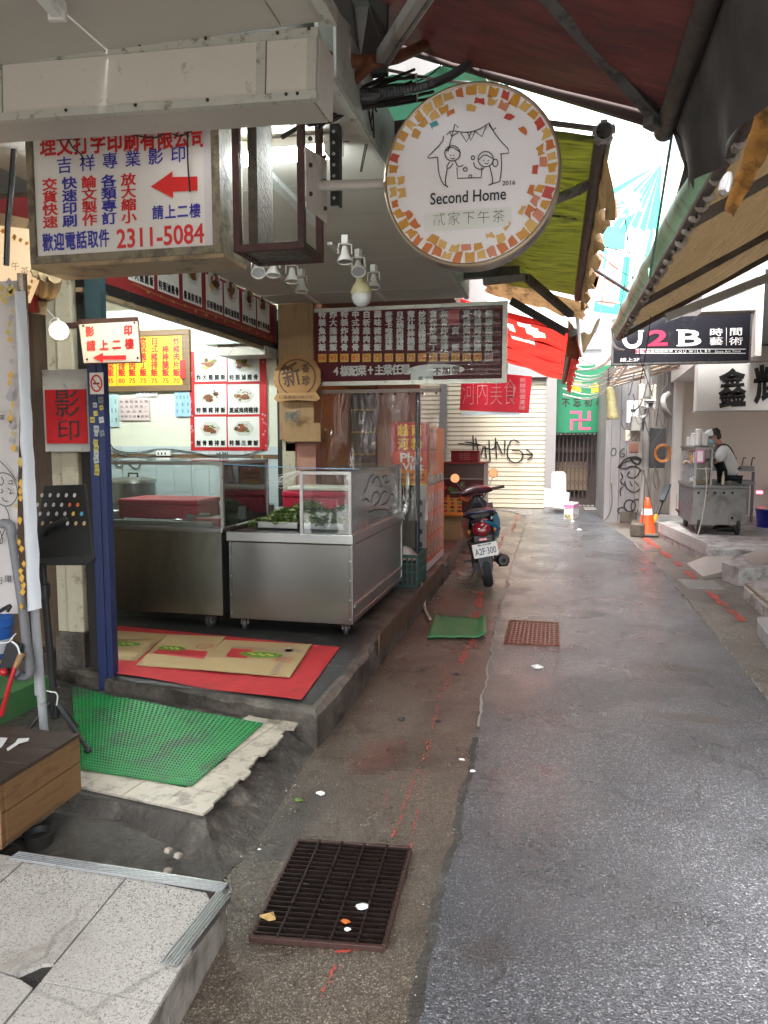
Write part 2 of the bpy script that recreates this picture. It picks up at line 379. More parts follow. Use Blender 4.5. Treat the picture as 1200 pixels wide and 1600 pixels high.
conc = ground_mat('wet_concrete', (.055, .043, .032), (.155, .128, .095), (.32, .28, .22), 210, .34, .14, .6, .002, (.030, .020, .014), spec=.5, sthr=.50, blots=[(*wz(585,1180), .16, .35, (.12,.03,.02), .4), (*wz(705,935), .3, .9, (.15,.045,.03), .45), (*wz(800,830), .3, 1.2, (.16,.05,.03), .3), (*wz(455,1290), .12, .5, (.02,.015,.012), .85), (*wz(430,1200), .15, .4, (.02,.015,.012), .8), (*wz(640,985), .35, .8, (.035,.02,.015), .7)], film=.5, crack=.6)  # reddish blots: red awning light painted into the colour, along with paint stain
conc_r = ground_mat('pale_concrete', (.09, .08, .066), (.22, .20, .175), (.36, .34, .30), 120, .42, .14, .5, .002, (.06, .05, .04), spec=.5, sthr=.52, film=.4, crack=.6)
grey_conc = mat('platform_concrete', (.115, .098, .08), .5, var=.3, vs=4, dirt=(.030, .024, .018), ds=2.2, dt=.44, da=.9, bump=.7, bs=45, rvar=.15)
dark_conc = mat('dark_concrete', (.045, .040, .034), .5, var=.35, vs=6, dirt=(.20, .175, .14), ds=7, dt=.56, da=.6, bump=1, bs=30, rvar=.2)
brickdark = mat('old_tile_dark', (.10, .05, .03), .45, var=.4, vs=14, dirt=(.03, .02, .015), ds=5, dt=.5, bump=.6, bs=40)
white_conc = mat('white_washed_concrete', (.50, .51, .50), .6, var=.15, vs=5, dirt=(.15, .125, .10), ds=5, dt=.46, bump=.6, bs=30)
terr = ground_mat('terrazzo', (.36, .345, .31), (.58, .56, .51), (.09, .08, .07), 260, .45, .1, .2, .001, (.22, .19, .15), spec=.4, sthr=.56, crack=.28)
terr_side = mat('terrazzo_side', (.30, .27, .23), .6, var=.3, vs=40, dirt=GRIME, ds=5, dt=.46, bump=.7, bs=60)
tilem = mat('cream_tile', (.46, .41, .33), .35, var=.1, vs=9, dirt=(.10, .08, .06), ds=7, dt=.50, da=.75, bump=.15, bs=20, rvar=.1)
ceil_w = mat('ceiling_white', (.50, .485, .44), .6, var=.05, vs=2, dirt=(.30, .24, .17), ds=1.6, dt=.58, da=.6, bump=.1, bs=8)
beam_w = mat('beam_white', (.66, .655, .60), .5, var=.05, vs=3, dirt=(.20, .17, .12), ds=12, dt=.60, da=.8, bump=.1, bs=20)
trim_w = mat('trim_white', (.52, .54, .49), .45, var=.08, vs=4, dirt=(.08, .06, .035), ds=18, dt=.55, da=.85, bump=.2, bs=40)
blackm = mat('black_metal', (.02, .02, .02), .45, var=.3)
screwm = mat('screw_dark', (.05, .04, .03), .5, metal=.7)
rustm = mat('rusted_steel', (.055, .02, .016), .6, metal=.2, var=.4, vs=20, dirt=(.02, .015, .012), ds=9, dt=.5, bump=.5, bs=50)
rustp = mat('rusty_pipe', (.16, .055, .02), .7, var=.5, vs=14, dirt=(.03, .015, .01), ds=9, dt=.5, bump=.5, bs=50)
steel = mat('stainless', (.235, .24, .23), .27, metal=1, var=.07, vs=2, dirt=(.20, .19, .165), ds=1.0, dt=.5, da=.6, st=(1, 1, .35), dw=.3, bump=.25, bs=2.2)
steel_l = mat('stainless_light', (.40, .41, .405), .36, metal=1, var=.05, vs=2, dirt=(.27, .265, .25), ds=2, dt=.5, da=.5, dw=.3, bump=.3, bs=2.6)
steel_d = mat('stainless_dull', (.28, .285, .285), .42, metal=1, var=.08, vs=2, dirt=(.15, .145, .14), ds=1.5, dt=.5, da=.6, dw=.3, bump=.3, bs=2.5)
alum = mat('aluminium', (.36, .37, .37), .35, metal=.9, var=.1, vs=10, dirt=(.2, .18, .15), ds=20, dt=.56)
alum_d = mat('aluminium_dirty', (.17, .165, .16), .5, metal=.5, var=.25, vs=8, dirt=(.04, .035, .03), ds=12, dt=.5)
redp = mat('sign_red', (.62, .02, .02), .4, var=.06)
bluep = mat('sign_blue', (.03, .03, .33), .4, var=.06)
inkb = mat('ink_black', (.012, .012, .012), .45)
white_s = mat('sign_white', (.70, .685, .66), .35, var=.04, vs=3, dirt=(.36, .28, .18), ds=2.6, dt=.58, da=.45)
wood_b = mat('frame_wood', (.15, .085, .04), .5, var=.3, vs=3, st=(1, 1, 12), bump=.2, bs=30)
cream_post = mat('cream_paint', (.46, .42, .31), .55, var=.08, vs=3, dirt=(.14, .10, .05), ds=9, dt=.56, da=.85, bump=.25, bs=20)
blue_post = mat('blue_paint', (.012, .022, .085), .45, var=.2, vs=5, dirt=(.05, .04, .035), ds=8, dt=.6, da=.9, bump=.2, bs=20)
brown_clad = mat('brown_cladding', (.10, .062, .035), .55, var=.4, vs=3, st=(6, 6, .7), dirt=GRIME, ds=3, dt=.5, bump=.3, bs=20)
greenp = mat('green_floor_paint', (.05, .15, .05), .5, var=.2, dirt=(.12, .09, .07), ds=6, dt=.55)
kit_wall = mat('kitchen_plaster', (.66, .67, .56), .6, var=.05, vs=2, dirt=(.45, .42, .32), ds=3, dt=.58, da=.6, bump=.5, bs=7)
walltile = mat('wall_tile_blue', (.50, .58, .60), .25, var=.05, vs=3, dirt=(.34, .36, .34), ds=5, dt=.58, da=.5)
plywood = mat('plywood', (.33, .20, .09), .6, var=.2, vs=3, st=(4, 4, .6), dirt=(.18, .10, .05), ds=3, dt=.5, bump=.2, bs=25)
pinkw = mat('pinkish_wall', (.42, .21, .155), .6, var=.12, vs=2, dirt=(.22, .10, .07), ds=3, dt=.52)
goldw = mat('gold_cloth', (.38, .22, .05), .6, var=.2, vs=4)
shut = mat('shutter_cream', (.40, .355, .265), .45, var=.06, vs=2, dirt=(.33, .27, .18), ds=3, dt=.55, da=.6)
facade = mat('facade_white', (.66, .68, .68), .7, var=.04, vs=1)
facade2 = mat('facade_dull', (.36, .35, .33), .8, var=.15, vs=1, dirt=(.15, .14, .13), ds=2)
winm = mat('window_glass_dark', (.30, .34, .38), .15, var=.1)
winf = mat('window_frame_grey', (.30, .33, .37), .5)
corrug = mat('corrugated_beige', (.62, .55, .42), .6, var=.08, vs=2, dirt=(.35, .27, .16), ds=6, dt=.55, da=.6)
sheetm = mat('grey_sheet_metal', (.24, .24, .245), .5, metal=.3, var=.15, vs=1.5, st=(4, 4, .5), dirt=(.22, .19, .16), ds=2.2, dt=.5, da=.6)
sheet_r = mat('worn_board_wall', (.25, .235, .215), .6, var=.2, vs=2, st=(6, 6, .5), dirt=(.11, .075, .05), ds=3, dt=.50, da=.8)
cream_w = mat('restaurant_cream', (.80, .72, .645), .6, var=.03, vs=1)
cream_w2 = mat('restaurant_cream_light', (.82, .79, .74), .55, var=.03, vs=1)
darkgap = mat('dark_void', (.012, .011, .01), .8)
# ================================================================ GROUND
def plane_poly(name, pts, z, m, **kw):
    mb = MB(); mb.add([(x, y, z) for x, y in pts], [tuple(range(len(pts)))]); return mb.build(name, m, **kw)
plane_poly('ground', [(-300,-300),(300,-300),(300,300),(-300,300)], -.012, mat('far_ground', (.12, .11, .10), .8), kind='structure')
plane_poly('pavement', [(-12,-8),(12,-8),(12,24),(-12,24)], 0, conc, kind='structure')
def curve_pts(px, step=.05, jit=.012, z=0, seed=1):
    P = [at(u, v, z=z).xy for u, v in px]; out = []; q = random.Random(seed)
    for a, b in zip(P, P[1:]):
        c = max(1, int((b-a).length / step)); d = (b-a).normalized(); nn = Vector((-d.y, d.x))
        for i in range(c):
            p = a.lerp(b, i / c); out.append(p + nn * (q.uniform(-jit, jit) + .02 * noise.noise(Vector((p.x*3, p.y*3, seed)))))
    return out + [P[-1]]
Lp = curve_pts([(640,1660),(652,1600),(672,1500),(692,1400),(716,1300),(742,1180),(757,1080),(772,1000),(790,925),(805,868),(820,825),(822,808),(800,800),(775,797)], jit=.007)
Rp = curve_pts([(1400,1330),(1200,1098),(1165,1050),(1110,985),(1062,925),(1022,880),(985,845),(960,828),(945,818)], jit=.01, seed=2)
mb = MB(); ring = [Vector((-.36, -8)), Vector((-.37, 1.7))] + Lp + [Vector((-.9, 17.6)), Vector((.85, 17.6)), Vector((1.0, 15.0))] + list(reversed(Rp)) + [Vector((1.5, 2.5)), Vector((1.55, -8))]
n_ = len(ring); mb.add([(p.x, p.y, .014) for p in ring] + [(p.x, p.y, -.004) for p in ring], [tuple(range(n_))] + [(i, (i+1) % n_, n_+(i+1) % n_, n_+i) for i in range(n_)])
mb.build('asphalt_road', asph, kind='structure')
# lighter concrete strip on the right side of the road
plane_poly('pavement_strip', [(1.2,-8)] + [(p.x-.02, p.y) for p in Rp if p.y > -6] + [(1.0,14.6),(2.0,13.9),(1.76,12.3),(2.02,9.6),(3.4,8.8),(3.4,-8)], .004, conc_r, kind='structure')
# dark seam of mortar between gutter and asphalt near the camera
mb = MB(); q = random.Random(4)
seam = [p for p in Lp if 1.7 < p.y < 3.9]
for i in range(len(seam) - 1):
    a, b = seam[i], seam[i+1]; w1 = .025 + .035 * abs(noise.noise(Vector((a.y*2.3, 0, 0)))); w2 = .025 + .035 * abs(noise.noise(Vector((b.y*2.3, 0, 0))))
    mb.add([(a.x - w1, a.y, .003), (a.x + .005, a.y, .016), (b.x + .005, b.y, .016), (b.x - w2, b.y, .003)], [(0,1,2,3)])
mb.build('kerb_seam', dark_conc, kind='structure')
pale = mat('pale_edge', (.34,.32,.29), .6, var=.2, vs=30, bump=.4, bs=80)
for E_, s_, lo in ((Rp, 1, 3.0), (Lp, -1, 4.0)):
    mb = MB(); E2 = [p for p in E_ if lo < p.y < 15]
    for a, b in zip(E2, E2[1:]):
        if abs(a.y-b.y) < .002: continue
        w1 = .010 + .012*abs(noise.noise(Vector((a.y*4, s_, 0)))); w2 = .010 + .012*abs(noise.noise(Vector((b.y*4, s_, 0))))
        mb.add([(a.x + s_*w1, a.y, .0075), (a.x - s_*.003, a.y, .0165), (b.x - s_*.003, b.y, .0165), (b.x + s_*w2, b.y, .0075)], [(0,1,2,3)])
    mb.build('kerb_seam', pale, kind='structure')
# red spray line on both gutters: worn dashes
spray = mat('red_road_paint', (.50, .07, .05), .5, var=.2, vs=30)
def rag(cx, cy, L, w, ang, seed, z=.005):
    q = random.Random(seed); n = 18; P = []
    for i in range(n):
        t = 2*math.pi*i/n; r = q.uniform(.55, 1.1); x, y = math.cos(t)*w*r, math.sin(t)*L*r
        P.append((cx + x*math.cos(ang) - y*math.sin(ang), cy + x*math.sin(ang) + y*math.cos(ang), z))
    return P
mb = MB(); k = 0
segs = [((752,925),(742,965),.06,1),((742,1000),(716,1040),.055,.5),((716,1045),(690,1080),.03,.5),((690,1090),(660,1190),.012,.45),((655,1200),(612,1310),.014,.8),
        ((700,1020),(640,1330),.006,.35),((560,1485),(525,1490),.02,.6),((530,1500),(500,1560),.012,.25),((760,905),(790,830),.05,.45),((800,830),(812,800),.05,.5),((640,1110),(600,1260),.006,.2)]
for a, b, w, dens in segs:
    A, B = at(*a, z=0).xy, at(*b, z=0).xy; L = (B-A).length; ang = math.atan2(-(B-A).x, (B-A).y); m_ = max(3, int(L / .045 * dens))
    for i in range(m_ * 4):
        k += 1; t = rnd.random(); p = A.lerp(B, t); off = rnd.gauss(0, w*.30)
        if noise.noise(Vector((p.x*8, p.y*3.5, 4))) < -.22: continue
        mb.add(rag(p.x + off, p.y, rnd.uniform(.004, .020) * (1 + (w > .04)), rnd.uniform(.10, .35) * max(w, .014), ang, k, .0045 + .000003*k), [tuple(range(18))])
mb.build('road_marking', spray, kind='structure')
mb = MB()
for a, b, w, dens in [((1003,838),(1045,870),.06,1.2),((1045,870),(1085,905),.05,1.2),((1105,925),(1165,975),.05,1.1),((1165,975),(1215,1015),.05,1.3)]:
    A, B = at(*a, z=0).xy, at(*b, z=0).xy; L = (B-A).length; ang = math.atan2(-(B-A).x, (B-A).y)
    for i in range(int(L / .012 * dens)):
        k += 1; p = A.lerp(B, rnd.random())
        if noise.noise(Vector((p.x*5, p.y*2.5, 9))) < -.12: continue
        mb.add(rag(p.x + rnd.gauss(0, w*.4), p.y, rnd.uniform(.012, .05), rnd.uniform(.12, .4) * w, ang, k, .009 + .000003*k), [tuple(range(18))])
mb.build('road_marking', spray, kind='structure')
# ---------------------------------------------------------------- drain grate
t = thing('drain_grate', 'rusty dark steel drain grate set in the wet gutter in front', 'drain grate', (-.79, 2.66, 0))
cs = [at(*p, z=0) for p in ((392,1472),(600,1487),(641,1332),(466,1318))]
darkpit = MB(); darkpit.add([(*c.xy, .005) for c in cs], [(0,1,2,3)]); darkpit.build('pit', darkgap, t)
mb = MB()
for i in range(4): a, b = cs[i], cs[(i+1) % 4]; mb.beam((*a.xy, .013), (*b.xy, .010), .014, .02)
mb.build('rim', mat('rim_dark', (.07,.035,.028), .5, metal=.4, var=.4, vs=30), t, bev=.002)
gm = mat('grate_metal', (.05, .034, .03), .38, metal=.75, var=.3, vs=30, dirt=(.03, .02, .015), ds=12, dt=.5, rvar=.15)
for i in range(21):
    f = (i + .7) / 21.4; a = cs[0].lerp(cs[3], f); b = cs[1].lerp(cs[2], f)
    MB().beam((*a.xy, .014), (*b.xy, .014), .006, .018).build('bar', gm, t)
for i in range(4):
    f = (i + 1) / 5; a = cs[0].lerp(cs[1], f); b = cs[3].lerp(cs[2], f)
    MB().beam((*a.xy, .018), (*b.xy, .018), .008, .016).build('cross_bar', gm, t)
# manhole cover (square, studded)
c4 = [at(*p, z=.014) for p in ((788,1006),(873,1010),(872,974),(797,970))]
t = thing('manhole_cover', 'rusty square studded manhole cover sunk in the asphalt', 'manhole cover', (*c4[0].xy, .014))
mb = MB(); mb.add([(*c.xy, .017) for c in c4], [(0,1,2,3)]); mb.build('plate', mat('manhole_rust', (.11, .055, .045), .4, metal=.5, var=.3, vs=30, dirt=(.03,.02,.02), ds=12, dt=.5), t)
mb = MB()
for i in range(12):
    for j in range(12):
        p = c4[0].lerp(c4[1], (i+.5)/12).lerp(c4[3].lerp(c4[2], (i+.5)/12), (j+.5)/12); mb.ob((p.x, p.y, .019), (.022, .011, .006), (0, 0, 45 if (i+j) % 2 else -45))
mb.build('stud', MATS['manhole_rust'], t)['kind'] = 'stuff'
mb = MB()
for i in range(4): mb.beam((*c4[i].xy, .018), (*c4[(i+1) % 4].xy, .018), .014, .01)
mb.build('frame', rustp, t)
# ---------------------------------------------------------------- LEFT PLATFORMS
SPX = -1.27
slab('shop_platform', [(-1.175,3.555),(-1.19,5.2),(-1.205,8.7),(-1.30,10.2),(-1.42,16.5),(-6,16.5),(-6,4.4),(-2.95,3.93),(-2.53,3.81)], 0, .2, grey_conc, jit=.008, cham=.022, kind='structure')
# old tiles facing the kerb side beyond the carts
me = MB().box((-.006,-.045,-.075),(.006,.045,.075)).build('tile_seed', brickdark); tile_me = me.data; bpy.data.objects.remove(me)
kerb = thing('kerb_facing', 'row of old dark tiles facing the kerb below the stainless cart', 'kerb tiles', (-1.262, 5, .1))
for i in range(34):
    y = 5.0 + i * .094; x = -1.184 - .004*(y-5)
    piece(tile_me, 'tile', (x + rnd.uniform(-.002,.002), y, .1 + rnd.uniform(-.004,.004)), kerb, (0, 0, rnd.uniform(-.03,.03) ))
for i in range(30):
    y = 8.75 + i * .19; piece(tile_me, 'tile', (-1.20 - .058*min(1.6,i*.19) - .019*max(0,i*.19-1.6), y, .1 + rnd.uniform(-.004,.004)), kerb, (0, 0, rnd.uniform(-.03,.03)), (1, 2, 1))
# tiled middle step with ragged concrete apron
e = [at(*p, z=.12) for p in ((60,1222),(130,1240),(190,1248),(250,1260),(320,1270),(322,1250),(313,1235),(345,1205),(365,1196),(395,1165),(452,1138))]
base_out = [(-3.6, e[0].y+.12)] + [(p.x, p.y) for p in e] + [(-1.28, 3.72), (-3.6, 4.3)]
slab('tile_step', base_out, 0, .108, dark_conc, jit=.004, cham=.008, kind='structure')
fr0 = at(115,1225, z=.12); fr1 = at(320,1270, z=.12); dX = (fr1 - fr0); dX.z = 0; dX.normalize(); dY = Vector((-dX.y, dX.x, 0))
floor_t = thing('step_tiling', 'cracked cream floor tiles along the edge of the green mat', 'floor tiles', (*fr1.xy, .108))
def edge_x(yl):  # ragged right-hand limit of the tiling, in tile coordinates
    return .02 + .10 * yl + .018 * noise.noise(Vector((yl * 9, 1, 0))) + .012 * noise.noise(Vector((yl * 31, 5, 0)))
TS = .205
rdir = at(452,1138, z=.12) - fr1; slope = rdir.dot(dX) / rdir.dot(dY)
for i in range(-9, 3):
    for j in range(0, 7):
        if 1 <= j and i * TS < -.35 + slope * j * TS: continue
        x0, y0, x1, y1 = i*TS + .002, j*TS*.8 - .008, (i+1)*TS - .002, (j+1)*TS*.8 - .012
        P = []
        for a, b in (((x0,y0),(x1,y0)), ((x1,y0),(x1,y1)), ((x1,y1),(x0,y1)), ((x0,y1),(x0,y0))):
            for s_ in range(9): P.append((a[0]+(b[0]-a[0])*s_/9, a[1]+(b[1]-a[1])*s_/9))
        out = []
        for x, y in P:
            lim = slope * y + (.03, .0, .02, -.012, .008, -.012, .01, 0)[(j + (y > (y0+y1)/2) * 3) % 8] + .006 * noise.noise(Vector((y*60, 7, 0))) + .05*(y-y0)*(-1)**j
            out.append((min(x, lim), y))
        if max(x for x, y in out) - min(x for x, y in out) < .03 or x0 > slope * (y0+y1)/2 - .02: continue
        mb = MB(); mb.prism([fr1 + dX*x + dY*y - Vector((0,0,.010)) for x, y in out], (0,0,1), .010 + rnd.uniform(0, .0015)); mb.build('tile', tilem, floor_t)
# sloping rough mortar apron
top = [p for p in e]; mb = MB()
tp = [Vector((p.x, p.y)) for p in top]; cen = Vector((-2.2, 4.2))
bot = [at(*p, z=0).xy for p in ((60,1290),(120,1300),(185,1305),(260,1345),(345,1375),(385,1340),(405,1310),(430,1270),(455,1230),(475,1195),(492,1170))]
def apron(a, b):
    i = a * (len(tp) - 1); j = min(int(i), len(tp) - 2); f = i - j
    T = tp[j].lerp(tp[j+1], f); B = bot[j].lerp(bot[j+1], f); p = T.lerp(B, b); nn = noise.noise(Vector((p.x*9, p.y*9, 0)))*.02 + noise.noise(Vector((p.x*25, p.y*25, 3)))*.01
    z = .104 * (1 - b) ** 1.25 + (nn * math.sin(math.pi * min(1, b*1.05)) if b > 0 else 0)
    return Vector((p.x, p.y, max(z, .0015) if b < 1 else .0015))
mb.grid(apron, 90, 16); mb.build('mortar_slope', mat('mortar', (.055, .048, .040), .55, var=.4, vs=9, dirt=(.22, .195, .16), ds=5, dt=.56, da=.6, bump=1, bs=40, rvar=.2), smooth=180, kind='structure')
# terrazzo step in the bottom left corner
tc_ = [at(20,1335,z=.15), at(358,1395,z=.15)]
slab('terrazzo_step', [(-.80,-.5),(tc_[1].x-.012,tc_[1].y),(tc_[0].x,tc_[0].y),(-2.02,tc_[0].y+.05),(-2.02,2.58),(-3.8,2.7),(-3.8,-.5)], 0, .138, terr_side, jit=.004, cham=.006, kind='structure')
mb = MB(); mb.add([(-3.7,-.4,.1385),(-.82,-.4,.1385),(tc_[1].x-.04,tc_[1].y-.03,.1385),(tc_[0].x,tc_[0].y-.03,.1385),(-3.7,tc_[0].y-.03,.1385)], [(0,1,2,3,4)]); mb.build('step_bedding', mat('bedding_dark', (.03,.027,.023), .7, var=.4, vs=20, bump=1, bs=50), kind='structure')
ter = thing('terrazzo_paving', 'cracked white terrazzo slabs covering the near step', 'paving slabs', (-1.5, 2, .138))
SKX = lambda x, y: x - .086*(y - tc_[1].y)
j1, j2 = at(185,1380,z=.15), at(70,1530,z=.15); xj = (j1.x + .086*(j1.y-tc_[1].y) + j2.x + .086*(j2.y-tc_[1].y))/2; yj = at(100,1537,z=.15).y
xs = [tc_[1].x - .012, xj, xj-.40, xj-.80, xj-1.2]; ys = [2.3, yj, yj-.42, yj-.84, yj-1.3]
far = lambda x: tc_[1].y - .012 + (tc_[0].y - tc_[1].y) * (x - tc_[1].x) / (tc_[0].x - tc_[1].x)
for i in range(4):
    for j in range(4):
        x0, x1 = xs[i+1] + .004, xs[i] - .003
        y1a, y1b = (far(x0), far(x1)) if j == 0 else (ys[j] - .003 + (i - 1)*.006,) * 2
        y0 = ys[j+1] + .003 + (i-1)*.006
        
        P = [(x0, y0), (x1, y0), (x1, y1b), (x0, y1a)]
        # broken corners
        if (i, j) == (1, 0): P = [(x0, y0), (x1-.07, y0), (x1-.03, y0+.05), (x1, y0+.06), (x1, y1b), (x0, y1a)]
        if (i, j) == (1, 1): P = [(x0, y0), (x1, y0), (x1, y1b-.03), (x1-.05, y1b-.012), (x1-.13, y1b), (x0, y1a)]
        if (i, j) == (0, 0): P = [(x0, y0), (x1, y0), (x1, y1b-.045), (x1-.03, y1b-.04), (x1-.06, y1b-.006), (x0, y1a)]
        mb = MB(); mb.prism([(SKX(x, y), y, .138) for x, y in P], (0,0,1), .012 + rnd.uniform(-.001, .0012)); mb.build('slab', terr, ter)
def nosing(p, q, name='metal_nosing'):
    mb = MB(); d = (Vector(q)-Vector(p)).normalized(); s_ = Vector((-d.y, d.x, 0))
    mb.beam(Vector(p), Vector(q), .05, .004)
    for k in range(-2, 3): mb.beam(Vector(p) + s_*k*.0095 + Vector((0,0,.003)), Vector(q) + s_*k*.0095 + Vector((0,0,.003)), .0045, .004)
    mb.beam(Vector(p) - s_*.027 + Vector((0,0,-.01)), Vector(q) - s_*.027 + Vector((0,0,-.01)), .004, .022)
    mb.build(name, alum, ter, bev=.001)
a, b = at(22,1337,z=.152), at(352,1388,z=.152); nosing((b.x, b.y, .153), (a.x, a.y, .153))
a, b = at(262,1508,z=.152), at(348,1398,z=.152); nosing((a.x, a.y, .155), (b.x, b.y, .155))

# crumbs of asphalt and grit along the road edge and in the corners of the kerb
q = random.Random(77); mb = MB()
def crumb(x, y, z, s_):
    P = [(x + s_*q.uniform(.5,1)*math.cos(a), y + s_*q.uniform(.5,1)*math.sin(a), z + s_*q.uniform(-.1,.3)) for a in (q.random(), 1.6+q.random(), 3.1+q.random(), 4.6+q.random())]
    mb.add(P + [(x, y, z + s_*q.uniform(.5,.9))], [(0,1,4),(1,2,4),(2,3,4),(3,0,4)], q.choice([0,0,0,1,2]))
for p in Lp:
    if p.y > 9: continue
    for _ in range(5): crumb(p.x + q.gauss(-.01,.022), p.y + q.uniform(-.03,.03), .004, q.uniform(.002,.008))
for _ in range(260): y = q.uniform(3.6, 8.6); crumb(-1.15 + abs(q.gauss(0,.05)), y, .002, q.uniform(.002,.007))
for _ in range(200): x = q.uniform(-1.1,-.45); crumb(x, q.uniform(1.4,4.5), .002, q.uniform(.0015,.005))
for _ in range(160): a_ = q.random(); p = bot[int(a_*(len(bot)-1))]; crumb(p.x + q.gauss(.02,.04), p.y + q.gauss(-.02,.04), .003, q.uniform(.002,.008))
mb.build('grit', [mat('grit_dark', (.03,.03,.032), .5), mat('grit_brown', (.16,.12,.08), .7), mat('grit_pale', (.38,.35,.30), .7)], kind='stuff', label='loose grit and crumbs along the asphalt edge and gutter', cat='grit', fix=False)
# ================================================================ LEFT SIDE: CEILINGS AND BEAM
t = thing('porch_ceiling', 'white panelled ceiling over the camera with a dead tube lamp', 'ceiling', (-2, 1, 2.97))
sx1, sx2 = at(433,30,z=2.97).x, at(140,55,z=2.97).x
for x0, x1 in ((-.75, sx1), (sx1-.008, sx2), (sx2-.008, -2.4), (-2.405, -3.3), (-3.305, -4.2)):
    for y0, y1 in ((-1.6, 1.3), (1.305, 2.46)): MB().box((x1, y0, 2.975), (x0, y1, 2.99)).build('ceiling_panel', ceil_w, t)
MB().box((-.765,.2,2.955), (-.725,2.46,3.01)).build('edge_trim', trim_w, t)
t = thing('canopy_beam', 'long white boxed beam with grimy metal trim spanning top left', 'beam', (-.82, 2.47, 2.737)); BT = t
bx = -.80; segx = [bx - .005, -.985, -2.02, -3.3, -4.6]; Yb = 2.47
for x1, x0 in zip(segx, segx[1:]): MB().box((x0 + .004, Yb, 2.76), (x1 - .004, Yb + .015, 2.945)).build('panel', beam_w, t)
MB().box((-4.6, Yb - .010, 2.935), (bx, Yb + .02, 2.962)).build('rail', trim_w, t)
MB().box((-4.6, Yb - .010, 2.737), (bx, Yb + .02, 2.763)).build('rail', trim_w, t)
for x in segx[:4]: MB().box((x - .032, Yb - .004, 2.763), (x, Yb + .018, 2.935)).build('stile', trim_w, t)
MB().box((bx - .012, Yb + .02, 2.739), (bx, Yb + .18, 2.95)).build('end_panel', beam_w, t)
MB().box((-4.6, Yb + .02, 2.741), (bx - .02, Yb + .19, 2.753)).build('soffit', ceil_w, t)
MB().box((-4.6, Yb + .18, 2.753), (bx - .02, Yb + .192, 2.955)).build('back_panel', beam_w, t)
sme = MB().ball((0,0,0), .006, 8).build('s', screwm); sm_ = sme.data; bpy.data.objects.remove(sme)
for x in [-.83, -.94, -1.2, -1.45, -1.75, -2.0, -2.3]:
    piece(sm_, 'screw', (x, Yb - .012, 2.948 + rnd.uniform(-.004,.004)), t)
    piece(sm_, 'screw', (x + rnd.uniform(-.05,.05), Yb - .012, 2.75), t)
for i in range(7): piece(sm_, 'screw', (-.9 - i*.21 + rnd.uniform(-.05,.05), Yb + .05 + rnd.uniform(0,.1), 2.741), t)
BT.rotation_euler = (0, R(2.0), 0)
# dead tube lamp on the porch ceiling
p0, p1 = at(30,-45,z=2.93), at(88,22,z=2.93)
t = thing('tube_lamp', 'unlit slim white tube lamp on the ceiling in the top left corner', 'lamp', (*p1.xy, 2.86))
MB().beam((*p0.xy, 2.955), (*p1.xy, 2.955), .05, .03).build('housing', mat('lamp_white', (.78,.78,.76), .4), t)
MB().beam(p0, p1, .03, .02).build('diffuser', mat('lamp_diffuser', (.8,.82,.8), .3), t)
MB().beam(p1 + Vector((0,0,.012)), p1 + (p1-p0).normalized()*.015 + Vector((0,0,.012)), .056, .056).build('end_cap', mat('lamp_white', (.78,.78,.76)), t)
# shop ceiling
t = thing('shop_ceiling', 'white panelled ceiling above the food carts, stained at its seams', 'ceiling', (-1.7, 5, 2.93))
ys_ = [2.72 + i * .54 for i in range(8)] + [7.02]
for y0, y1 in zip(ys_, ys_[1:]): MB().box((-2.67, y0 + .003, 2.93 + rnd.uniform(0,.002)), (-.83, y1 - .003, 2.95)).build('ceiling_panel', ceil_w, t)
MB().box((-.85, 2.72, 2.915), (-.818, 7.02, 2.955)).build('edge_trim', trim_w, t)
MB().box((-.817, 2.72, 2.918), (-.806, 7.0, 3.17)).build('fascia', mat('fascia_grey', (.40,.44,.41), .5, var=.15, dirt=GRIME, ds=4, dt=.56, da=.6), t)
# diagonal duct strip on the ceiling
a, b = at(410,265,z=2.915), at(495,350,z=2.915)
MB().beam(a, b, .05, .03).build('cable_duct', mat('duct_pale', (.6,.66,.64), .4, dirt=GRIME, ds=8, dt=.58), t)
# ceiling lamp: the bright tube pair
t = thing('fluorescent_lamp', 'bright lit twin fluorescent lamp on the shop ceiling', 'lamp', (-1.6, 3.3, 2.86))
lit = mat('lit_tube', (1,1,1), .5, em=(.93,1,.98), es=22)
MB().box((-2.35,3.19,2.885),(-.98,3.30,2.925)).build('housing', MATS['lamp_white'], t)
MB().cyl((-2.33,3.215,2.868),(-1.0,3.215,2.868),.014).build('tube', lit, t)
MB().cyl((-2.33,3.28,2.868),(-1.0,3.28,2.868),.014).build('tube', lit, t)
for x in (-2.35, -.99): MB().box((x-.015,3.19,2.85),(x+.015,3.305,2.89)).build('end_cap', MATS['lamp_white'], t)
